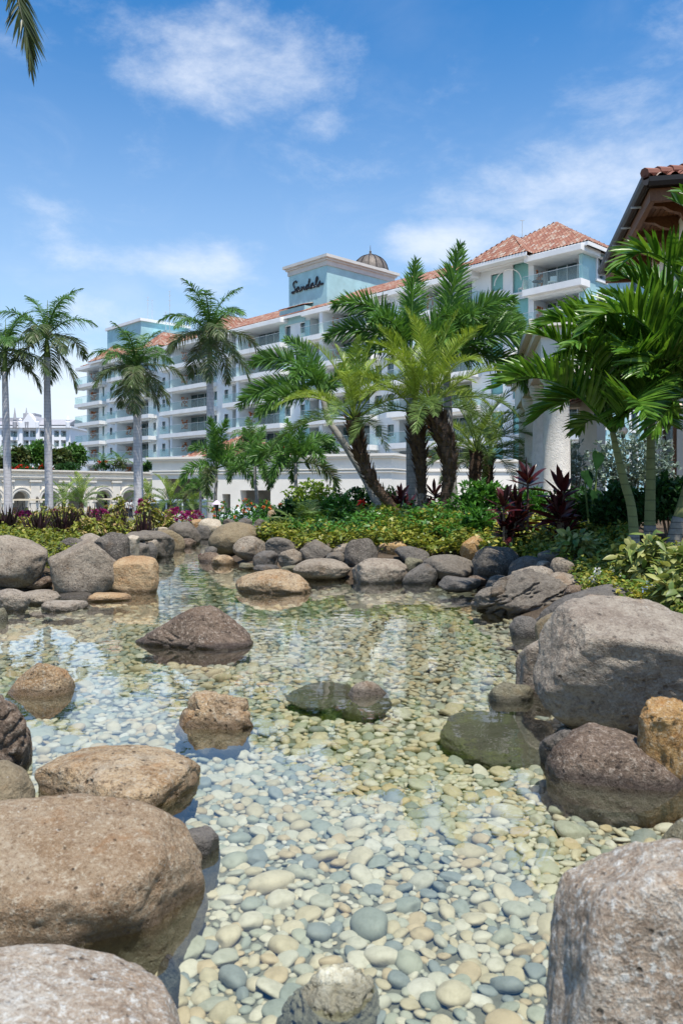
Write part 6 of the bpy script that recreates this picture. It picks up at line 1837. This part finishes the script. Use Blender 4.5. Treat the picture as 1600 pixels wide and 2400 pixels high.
# ferny little palm
fp = P(730, 1238, 16.6); fern = thing('fern_palm', 'low ferny dark green palm clump above the round rocks', 'palm', (fp.x, fp.y, gz(fp.x, fp.y)))
rgf = random.Random(9)
for i in range(34):
    add_frond(fern, 'fern', rgf.choice([78, 62, 45, 28]), rgf.choice([60, 80]), rgf.uniform(0, 6.28), (rgf.uniform(-.45, .45), rgf.uniform(-.25, .25), .05), 'phoenix_dk', rgf.uniform(.8, 1.15), i % 3)
# bushes at the right
GBU = 'green bushes under the right hand palms'
for k, (bx_, d_, lf, n, lab) in enumerate((
    ((1062, 1130, 1200, 1240), 15.5, 'green', 2300, 'bright glossy green bush right of the thickest date palm'),
    ((1180, 1150, 1300, 1245), 15.0, 'green', 1700, 'green bush behind the red leaved plants'),
    ((1290, 1150, 1420, 1270), 13.0, 'dkgreen', 2000, 'dark green bush below the front portico column'),
    ((1395, 1140, 1520, 1275), 12.0, 'dkgreen', 2200, 'dark green bush between the two green palm trunks'),
    ((1500, 1120, 1640, 1275), 11.5, 'dkgreen', 2200, 'dark green bush at the right picture edge'),
    ((640, 1175, 745, 1245), 17.6, 'dkgreen', 1300, 'dark green bush behind the low ferny palm'),
    ((748, 1165, 830, 1240), 17.0, 'green', 1100, 'glossy green bush right of the low ferny palm'),
    ((1085, 1195, 1180, 1262), 13.6, 'green', 1100, 'low green bush behind the orange angular rock'),
    ((880, 1150, 950, 1235), 19.0, 'dkgreen', 900, 'dark green bush between the leaning and the upright date palms'))):
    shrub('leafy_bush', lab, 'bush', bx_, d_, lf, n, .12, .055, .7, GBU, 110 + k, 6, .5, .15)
shrub('silver_bush', 'large silvery grey leaved bush behind the palm trunks', 'bush', (1372, 1000, 1590, 1190), 13.4, 'silver', 3600, .085, .042, .6, 'silvery bushes', 120, 6, .5, .1)
shrub('silver_bush', 'small silvery bush beside the front portico column', 'bush', (1322, 1030, 1372, 1130), 19.5, 'silver', 900, .10, .05, .8, 'silvery bushes', 121, 6, .5, .1)
# red leaved ti plants, each leaf a part
def ti_plant(px, d, lab, seed, heads=2, nl=16, ll=.42):
    x, ytop, ybase = px
    c = P(x, ybase, d); g = gz(c.x, c.y)
    root = thing('ti_plant', lab, 'plant', (c.x, c.y, min(g, c.z)), 0, 'dark red ti plants')
    z0 = min(g, c.z); rg = np.random.default_rng(seed)
    H = P(0, ytop, d).z - z0
    for h in range(heads):
        hh = (H - ll * .72) * (1 if h == 0 else rg.uniform(.35, .75)); dx, dy = (0, 0) if h == 0 else rg.uniform(-.22, .22, 2)
        MB().tube([(dx * .3, dy * .3, -.05), (dx, dy, hh)], [.022, .018], 6).build('stem', L['stem'], root)
        for i in range(nl):
            an = i * 2.4 + seed; e = math.radians(78 - 78 * i / nl + rg.uniform(-8, 8))
            D = np.array([[math.cos(an) * math.cos(e), math.sin(an) * math.cos(e), math.sin(e)]])
            W = np.cross(D, np.array([0, 0, 1.0]) + .3 * rg.normal(size=3))
            lg = ll * rg.uniform(.75, 1.1)
            v, f = blades(np.array([[dx, dy, hh - .012 * i]]), D, W, lg, lg * .20, rg.uniform(.15, .45), 5, fold=.45)
            link('leaf', np_mesh('leaf', v, f, True), L['ti'], root)
for k, (q_, d_, lab, hd, ll) in enumerate((((1236, 1068, 1240), 12.6, 'red leaved ti plant standing highest before the portico columns', 2, .46), ((1318, 1092, 1262), 11.8, 'broad dark red ti plant below the front portico column', 4, .44), ((1180, 1130, 1275), 11.9, 'dark ti plant behind the orange angular rock', 4, .38),
                                        ((938, 1132, 1222), 18.2, 'dark red ti plant between the curved and the pale footed trunks', 3, .46), ((1018, 1118, 1222), 18.4, 'dark red ti plant behind the two thick date palm trunks', 3, .46))):
    ti_plant(q_, d_, lab, 130 + k, hd + 1, 16, ll * 1.04)
# large leaved variegated bushes
GVA = 'cream variegated shrubs on the right bank'
for k, (bx_, d_, lab, n) in enumerate((((1452, 1262, 1570, 1368), 8.2, 'cream variegated shrub at the foot of the green palm trunks', 330), ((1560, 1290, 1660, 1400), 7.6, 'cream variegated shrub at the right picture edge', 300), ((1540, 1345, 1650, 1440), 6.6, 'lower variegated shrub above the huge pale boulder at the right edge', 240), ((1300, 1240, 1390, 1310), 10.6, 'variegated shrub behind the smooth oval grey rock', 330))):
    shrub('variegated_shrub', lab, 'shrub', bx_, d_, 'varieg', n, .15, .062, .8, GVA, 140 + k, 7, .0, .35, None, 4, 5, fold=.3)
# elephant ear
ee = P(1385, 1135, 12.6); ear = thing('elephant_ear', 'dark big leaved plant left of the silvery bush', 'plant', (ee.x, ee.y, gz(ee.x, ee.y)))
for i, (dx, zt_) in enumerate(((-.12, 1.05), (.10, 1.35), (.02, .75))):
    v, f = blades(np.array([[dx, 0, zt_]]), np.array([[.2 * (-1) ** i, -.35, -.8]]), np.array([[1.0, .3, 0]]), .32, .22, .05, 5, [.55, 1, .95, .7, .4, .03], fold=.3)
    link('leaf', np_mesh('leaf', v, f, True), L['ear'], ear)
    MB().tube([(dx * .2, 0, 0), (dx, 0, zt_)], [.02, .01], 5).build('stalk', L['rachis'], ear)

# ------------------------------------------------------------------ ground cover
def cover(name, lab, poly, n, leaf, lsize, lw, hmin, hmax, seed, clump=6):
    poly = np.array(poly); rg = np.random.default_rng(seed)
    lo, hi = poly.min(0), poly.max(0)
    pts = []
    while len(pts) < n // clump:
        q_ = lo + (hi - lo) * rg.random((2000, 2))
        ins = np.zeros(len(q_), bool)
        for i in range(len(poly)):
            a, b = poly[i], poly[(i + 1) % len(poly)]
            c = ((a[1] <= q_[:, 1]) & (b[1] > q_[:, 1])) | ((b[1] <= q_[:, 1]) & (a[1] > q_[:, 1]))
            ins ^= c & (q_[:, 0] < a[0] + (q_[:, 1] - a[1]) / (b[1] - a[1] + 1e-12) * (b[0] - a[0]))
        q_ = q_[ins & (pond_sd(q_) > .30)]
        pts.extend(q_.tolist())
    q_ = np.array(pts[:n // clump])
    z = ground_z(q_[:, 0], q_[:, 1])
    hn = .5 + .5 * vnoise(np.stack([q_[:, 0] * 2.2, q_[:, 1] * 2.2, q_[:, 0] * 0 + seed], 1), seed)
    top = hmin + (hmax - hmin) * hn
    zz_ = z + top * rg.random(len(q_)) ** .4
    cc = np.stack([q_[:, 0], q_[:, 1], zz_], 1)
    m_ = len(cc) * clump
    pos = np.repeat(cc, clump, 0) + rg.normal(size=(m_, 3)) * lsize * .35
    D = norm(rg.normal(size=(m_, 3)) * np.array([1, 1, .5]) + np.array([0, 0, .35]))
    W = np.cross(D, np.array([0, 0, 1.0]) + .4 * rg.normal(size=(m_, 3)))
    v, f = blades(pos, D, W, lsize * rg.uniform(.65, 1.2, m_), lw * rg.uniform(.75, 1.2, m_), .3, 2)
    o = link(name, np_mesh(name, v, f, True), L[leaf])
    tag(o, lab, 'ground cover', None, 'stuff')
def XY(px, d): return ((px - 800) * d / F, d)
cover('ground_cover', 'yellow lime ground cover behind the left boulders', [XY(-60, 10.6), XY(110, 10.9), XY(180, 11.6), XY(290, 14.2), XY(350, 17), XY(420, 21), XY(300, 22), XY(-60, 19)], 15000, 'cover', .075, .045, .12, .34, 201)
cover('ground_cover', 'yellow green variegated ground cover on the middle bank', [XY(600, 16.0), XY(700, 14.0), XY(900, 13.2), XY(1080, 12.3), XY(1100, 13.5), XY(1080, 15.5), XY(960, 17.5), XY(760, 18.5), XY(640, 20)], 15000, 'cover', .105, .052, .14, .50, 202)
cover('ground_cover', 'darker green leaves among the yellow cover on the middle bank', [XY(620, 16.6), XY(720, 14.6), XY(900, 13.8), XY(1080, 12.9), XY(1080, 15.2), XY(960, 17), XY(760, 18)], 4200, 'green', .13, .05, .2, .60, 206)
cover('ground_cover', 'mixed green and yellow ground cover on the right bank', [XY(1075, 12.8), XY(1180, 11.6), XY(1290, 10.7), XY(1380, 9.6), XY(1470, 10.3), XY(1480, 13), XY(1300, 14.5), XY(1080, 15)], 13000, 'coverdk', .10, .05, .15, .42, 203)
cover('ground_cover', 'fresh green ground cover above the huge pale boulder', [XY(1330, 9.8), XY(1380, 8.4), XY(1460, 7.2), XY(1560, 6.4), XY(1680, 5.4), XY(1700, 9.5), XY(1500, 10.5)], 9000, 'coverdk', .062, .034, .06, .24, 204)
cover('ground_cover', 'green ground cover around the orange flowering shrubs', [XY(480, 22), XY(560, 20.5), XY(640, 21), XY(720, 22), XY(760, 25), XY(640, 28), XY(480, 28)], 6000, 'green', .12, .06, .15, .35, 205)
# plumbago flowers
for k, (px, py, d_, mt, lab) in enumerate(((1400, 1343, 8.4, 'white', 'white flower cluster beside the small brownish upright stone'), (1443, 1338, 8.6, 'white', 'white flower cluster right of the other white cluster'), (1392, 1362, 8.2, 'white', 'lowest white flower cluster above the charcoal boulder'), (1517, 1379, 7.2, 'blue', 'pale blue flower cluster above the huge pale boulder'), (1561, 1398, 6.7, 'blue', 'pale blue flower cluster nearest the right picture edge'))):
    p = P(px, py, d_); g = gz(p.x, p.y)
    t = thing('plumbago', lab, 'flower', (p.x, p.y, g), 0, 'small plumbago flower clusters')
    rg = np.random.default_rng(300 + k)
    MB().tube([(0, 0, 0), (0, 0, p.z - g)], [.004, .003], 5).build('stem', L['rachis'], t)
    for i in range(7):
        flower(t, np.array([0, 0, p.z - g]) + rg.normal(size=3) * .028, .030, mt, rg, 5)
    pos, D, W, l, w = ell_leaves(rg, 120, np.array([0, 0, (p.z - g) * .5]), np.array([.14, .12, max(.08, (p.z - g) * .5)]), .05, .026)
    v, f = blades(pos, D, W, l, w, .2, 2)
    tag(link('foliage', np_mesh('foliage', v, f, True), L['coverdk'], t), kind='stuff')

# ------------------------------------------------------------------ trees far at the left and terrace plants
GBT = 'trees beyond the arcade'
for k, (bx_, d_, lf, lab) in enumerate((((-30, 1078, 28, 1108), 92, 'tree', 'low green hedge tree at the left picture edge above the arcade'), ((28, 1050, 62, 1108), 94, 'tree', 'bushy green tree between the two left royal palms'), ((55, 1040, 112, 1108), 96, 'royal', 'tall dark tree left of the second royal palm'), ((118, 1055, 165, 1108), 95, 'tree', 'olive bushy tree right of the second royal palm'), ((150, 1045, 200, 1106), 98, 'royal', 'dark green tree touching the hotel balconies'))):
    t = shrub('background_tree', lab, 'tree', bx_, d_, lf, 2600, .55, .30, .8, GBT, 400 + k, 6, .4, .2, None, 2, 3)
    crown(t, 'royal', (0, 0, 1.6), 5, .62, [(75, 50, 'royal'), (50, 70, 'royal'), (30, 70, 'royal_old')], 400 + k, .6)
GTH = 'red flowering hedges on the arcade terrace'
for k, (bx_, lab) in enumerate((((28, 1090, 80, 1112), 'red flowering hedge on the arcade left of the second royal palm'), ((85, 1092, 125, 1112), 'red flowering hedge on the arcade at the second royal palm'), ((128, 1088, 188, 1112), 'leafy hedge on the arcade below the hotel corner'))):
    shrub('terrace_hedge', lab, 'hedge', bx_, 84, 'dkgreen', 700, .38, .2, .5, GTH, 410 + k, 6, .4, .2, ('red', 10 if k < 2 else 0, .26) if k < 2 else None, 2, 2)
GTP = 'plants on the terraces'
for k, (bx_, d_, lab, sz) in enumerate((((222, 1080, 262, 1110), 88, 'terrace plants at the foot of the hotel left of the fullest royal palm', .55), ((262, 1078, 300, 1110), 88, 'terrace plants close left of the fullest royal palm', .55), ((336, 1085, 360, 1110), 86, 'terrace plants right of the fullest royal palm', .4), ((560, 1010, 615, 1075), 60, 'terrace palm above the thin young foxtail palm', .6), ((640, 1042, 700, 1074), 59, 'terrace plants with red flowers on the entrance roof', .45), ((700, 1040, 745, 1072), 59, 'terrace plants left of the slanted grey trunk', .45), ((745, 1040, 790, 1072), 58, 'terrace plants at the slanted grey trunk', .45))):
    t = shrub('terrace_plant', lab, 'plant', bx_, d_, 'tree' if k % 2 else 'dkgreen', 420, .30, .14, .8, GTP, 420 + k, 6, .3, .2, ('red', 4, .2) if k in (0, 4) else None, 2, 2)
    H = (bx_[3] - bx_[1]) * d_ / F
    crown(t, 'royal', (0, 0, H * .75), 7, sz, [(75, 60, 'royal'), (50, 80, 'phoenix_dk'), (30, 80, 'royal')], 420 + k, .5)
# ------------------------------------------------------------------ carts, van, car, lamp, people
M['cartgreen'] = plain('cart_green', (0.02, 0.07, 0.05), 0.3, 0.5, 0, .1)
M['cartroof'] = plain('cart_roof', (0.72, 0.62, 0.45), 0.5, 0.3, 0, .05)
M['tyre'] = plain('tyre_rubber', (0.02, 0.02, 0.02), 0.8, 0.2)
M['vanpaint'] = plain('van_paint', (0.70, 0.78, 0.80), 0.25, 0.6, 0, .03)
M['carpaint'] = plain('car_paint', (0.45, 0.52, 0.58), 0.25, 0.6, 0, .03)
M['lampshade'] = plain('lamp_shade_mauve', (0.62, 0.50, 0.60), 0.6, 0.3, 0, .05)
def wheel(root, x, y, r, w, z=None):
    z = r if z is None else z
    o = MB(); V = []; Fc = []; n = 16
    prof = [(r * .55, -w / 2), (r * .95, -w / 2), (r, -w * .3), (r, w * .3), (r * .95, w / 2), (r * .55, w / 2)]
    for (q_, yy_) in prof:
        for k in range(n):
            a = 2 * math.pi * k / n; V.append((x + q_ * math.cos(a), y + yy_, z + q_ * math.sin(a)))
    for i in range(len(prof) - 1):
        for k in range(n):
            Fc.append((i * n + k, i * n + (k + 1) % n, (i + 1) * n + (k + 1) % n, (i + 1) * n + k))
    t = o.add(V, Fc).build('wheel', M['tyre'], root, True)
    rim = MB(); V = []
    for yy_ in (-w * .42, w * .42):
        for k in range(n):
            a = 2 * math.pi * k / n; V.append((x + r * .56 * math.cos(a), y + yy_, z + r * .56 * math.sin(a)))
    rim.add(V, [tuple(range(n)), tuple(range(2 * n - 1, n - 1, -1))] + [(k, (k + 1) % n, n + (k + 1) % n, n + k) for k in range(n)])
    rim.build('rim', M['alu'], t)
def golf_cart(px, d, lab, rz):
    p = P(px, 1200, d)
    t = thing('golf_cart', lab, 'golf cart', (p.x, p.y, ROADZ), rz, 'golf carts parked before the arcade')
    MB().prism([(-1.15, .30), (1.05, .30), (1.25, .45), (1.20, .85), (1.0, .95), (.80, .55), (.35, .48), (-.15, .48), (-.20, .72), (-1.10, .72)], -.55, .55, 'y').build('body', M['cartgreen'], t, fix=True)
    MB().prism([(-1.30, 1.83), (1.15, 1.83), (1.25, 1.88), (1.0, 1.95), (-1.1, 1.95), (-1.38, 1.88)], -.62, .62, 'y').build('canopy', M['cartroof'], t, fix=True)
    for y in (-.52, .52):
        MB().tube([(1.05, y, .9), (.80, y, 1.84)], .022, 6).build('post', M['dark'], t)
        MB().tube([(-.75, y, .7), (-.85, y, 1.84)], .022, 6).build('post', M['dark'], t)
    for x, mt in ((-.05, 'black'), (-.95, 'woodlight')):
        MB().box((x - .30, -.5, .73), (x + .18, .5, .86)).build('seat', M[mt], t)
        MB().box((x - .40, -.5, .86), (x - .30, .5, 1.30)).build('backrest', M[mt], t)
    MB().tube([(.55, .25, .75), (.40, .25, 1.08)], .02, 6).build('steering_column', M['dark'], t)
    MB().tube([(.40 + .05 * math.cos(a), .25 + .16 * math.sin(a), 1.08 + .14 * math.cos(a)) for a in np.linspace(0, 6.28, 13)], .018, 5).build('steering_wheel', M['dark'], t)
    for x in (-.80, .88):
        for y in (-.52, .52):
            wheel(t, x, y, .24, .17)
    MB().box((-1.5, -.45, .30), (-1.16, .45, .36)).build('rear_step', M['alu'], t)
golf_cart(73, 62, 'golf cart with a cream roof before the left arches', R(4))
golf_cart(248, 66, 'golf cart with a cream roof left of the two people', R(8))
p = P(447, 1205, 49)
van = thing('van', 'white van half hidden behind the small date palms', 'van', (p.x, p.y, ROADZ), R(-4))
MB().prism([(-2.4, .38), (2.3, .38), (2.45, .60), (2.40, 1.05), (1.75, 1.22), (1.15, 1.95), (.9, 2.05), (-2.35, 2.05), (-2.45, 1.9)], -.92, .92, 'y').build('body', M['vanpaint'], van, fix=True)
for (a, b_) in ((-2.2, -1.3), (-1.2, -.3), (-.2, .75)):
    MB().box((a, -.935, 1.25), (b_, -.921, 1.85)).build('side_window', M['doorglass'], van)
MB().add([(1.80, -.85, 1.24), (1.80, .85, 1.24), (1.20, .80, 1.93), (1.20, -.80, 1.93)], [(0, 1, 2, 3)]).build('windscreen', M['doorglass'], van)
for x in (-1.55, 1.55):
    for y in (-.86, .86):
        wheel(van, x, y, .36, .24)
for y in (-.7, .7):
    MB().box((2.40, y - .15, .75), (2.47, y + .15, .95)).build('headlight', M['whitepaint'], van)
p = P(586, 1205, 60.5)
car = thing('car', 'pale blue car parked inside the right opening of the entrance building', 'car', (p.x, p.y, ROADZ), R(80))
MB().prism([(-2.1, .30), (2.05, .30), (2.15, .55), (2.05, .80), (1.1, .92), (.5, 1.38), (-1.0, 1.42), (-1.75, .95), (-2.15, .88)], -.85, .85, 'y').build('body', M['carpaint'], car, fix=True)
MB().add([(1.12, -.75, .93), (1.12, .75, .93), (.53, .66, 1.37), (.53, -.66, 1.37)], [(0, 1, 2, 3)]).build('windscreen', M['doorglass'], car)
for y in (-.862, .852):
    MB().prism([(.95, .95), (.45, 1.33), (-.95, 1.36), (-1.45, .97)], y, y + .01, 'y').build('side_window', M['doorglass'], car, fix=True)
for x in (-1.3, 1.3):
    for y in (-.78, .78):
        wheel(car, x, y, .31, .2)
for y in (-.6, .6):
    MB().box((2.08, y - .16, .58), (2.15, y + .16, .70)).build('headlight', M['whitepaint'], car)
# path lamp
p = P(508, 1215, 23.6); g = gz(p.x, p.y)
lamp = thing('path_lamp', 'small path lamp with a mauve shade above the whitish far boulder', 'lamp', (p.x, p.y, g))
zs = P(508, 1178, 23.6).z - g
MB().tube([(0, 0, -.05), (0, 0, zs - .02)], .016, 8).build('post', M['dark'], lamp)
MB().lathe([(.05, -.22), (.055, -.05), (.02, 0)], (0, 0, zs - .02), 10).build('lamp_body', M['dark'], lamp)
MB().lathe([(.15, 0), (.145, .015), (.06, .10), (.015, .13)], (0, 0, zs - .06), 16).build('lamp_shade', M['lampshade'], lamp)

# two people in the last arch
M['skin'] = plain('skin', (0.16, 0.09, 0.06), 0.5, 0.3)
M['shirtw'] = plain('shirt_white', (0.62, 0.62, 0.60), 0.8, 0.2)
M['trousers'] = plain('trousers_dark', (0.03, 0.03, 0.035), 0.8, 0.2)
M['hair'] = plain('hair_dark', (0.012, 0.010, 0.010), 0.7, 0.2)
def person(px, d, lab, rz, lean, hand):
    p = P(px, 1200, d)
    root = thing('person', lab, 'person', (p.x, p.y, ROADZ), rz)
    v = {}; pts = []; rad = []; ed = []
    def a(n, co, r, par=None):
        v[n] = len(pts); pts.append(co); rad.append(r)
        if par: ed.append((v[par], v[n]))
    a('pel', (0, 0, .95), .135); a('wai', (0, 0, 1.10), .12, 'pel'); a('che', (lean * .5, 0, 1.32), .145, 'wai'); a('nec', (lean, 0, 1.50), .06, 'che'); a('hb', (lean * 1.2, 0, 1.57), .075, 'nec'); a('hm', (lean * 1.3, 0, 1.66), .10, 'hb'); a('ht', (lean * 1.3, 0, 1.75), .07, 'hm')
    for s, nm in ((-1, 'l'), (1, 'r')):
        a('sh' + nm, (lean * .9, s * .19, 1.42), .065, 'che'); a('el' + nm, (lean + .05, s * .24, 1.14), .048, 'sh' + nm)
        hx, hz_ = hand if s < 0 else (.10, .90)
        a('wr' + nm, (lean + hx, s * .22, hz_), .034, 'el' + nm); a('ha' + nm, (lean + hx + .05, s * .21, hz_ - .08), .042, 'wr' + nm)
        a('hi' + nm, (0, s * .10, .88), .10, 'pel'); a('kn' + nm, (.04 * s + .02, s * .11, .50), .068, 'hi' + nm); a('an' + nm, (.05 * s, s * .11, .09), .045, 'kn' + nm); a('to' + nm, (.05 * s + .16, s * .12, .045), .042, 'an' + nm)
    me = bpy.data.meshes.new('body'); me.from_pydata(pts, ed, []); me.update()
    tmp = bpy.data.objects.new('body_tmp', me); COL.objects.link(tmp)
    sk = tmp.modifiers.new('skin', 'SKIN'); 
    for i, r_ in enumerate(rad):
        me.skin_vertices[0].data[i].radius = (r_, r_)
    me.skin_vertices[0].data[0].use_root = True
    tmp.modifiers.new('sub', 'SUBSURF').levels = 2
    dg = bpy.context.evaluated_depsgraph_get()
    me2 = bpy.data.meshes.new_from_object(tmp.evaluated_get(dg))
    bpy.data.objects.remove(tmp)
    me2.materials.clear()
    for m_ in ('shirtw', 'trousers', 'skin', 'hair'): me2.materials.append(M[m_])
    for pl_ in me2.polygons:
        c = pl_.center
        arm = abs(c.y) > .2 and c.z < 1.25 and c.z > .75
        pl_.material_index = 3 if c.z > 1.69 else 2 if (c.z > 1.50 or arm) else 0 if c.z > .93 else 1
        pl_.use_smooth = True
    me2.name = 'body'
    link('body', me2, None, root)
    return root
person(298, 77, 'person in a white shirt standing in the dark doorway of the last arch', R(-100), .0, (.1, .9))
person(307, 76, 'person in a light shirt leaning forward beside the other in the last arch', R(-20), .10, (.38, 1.02))
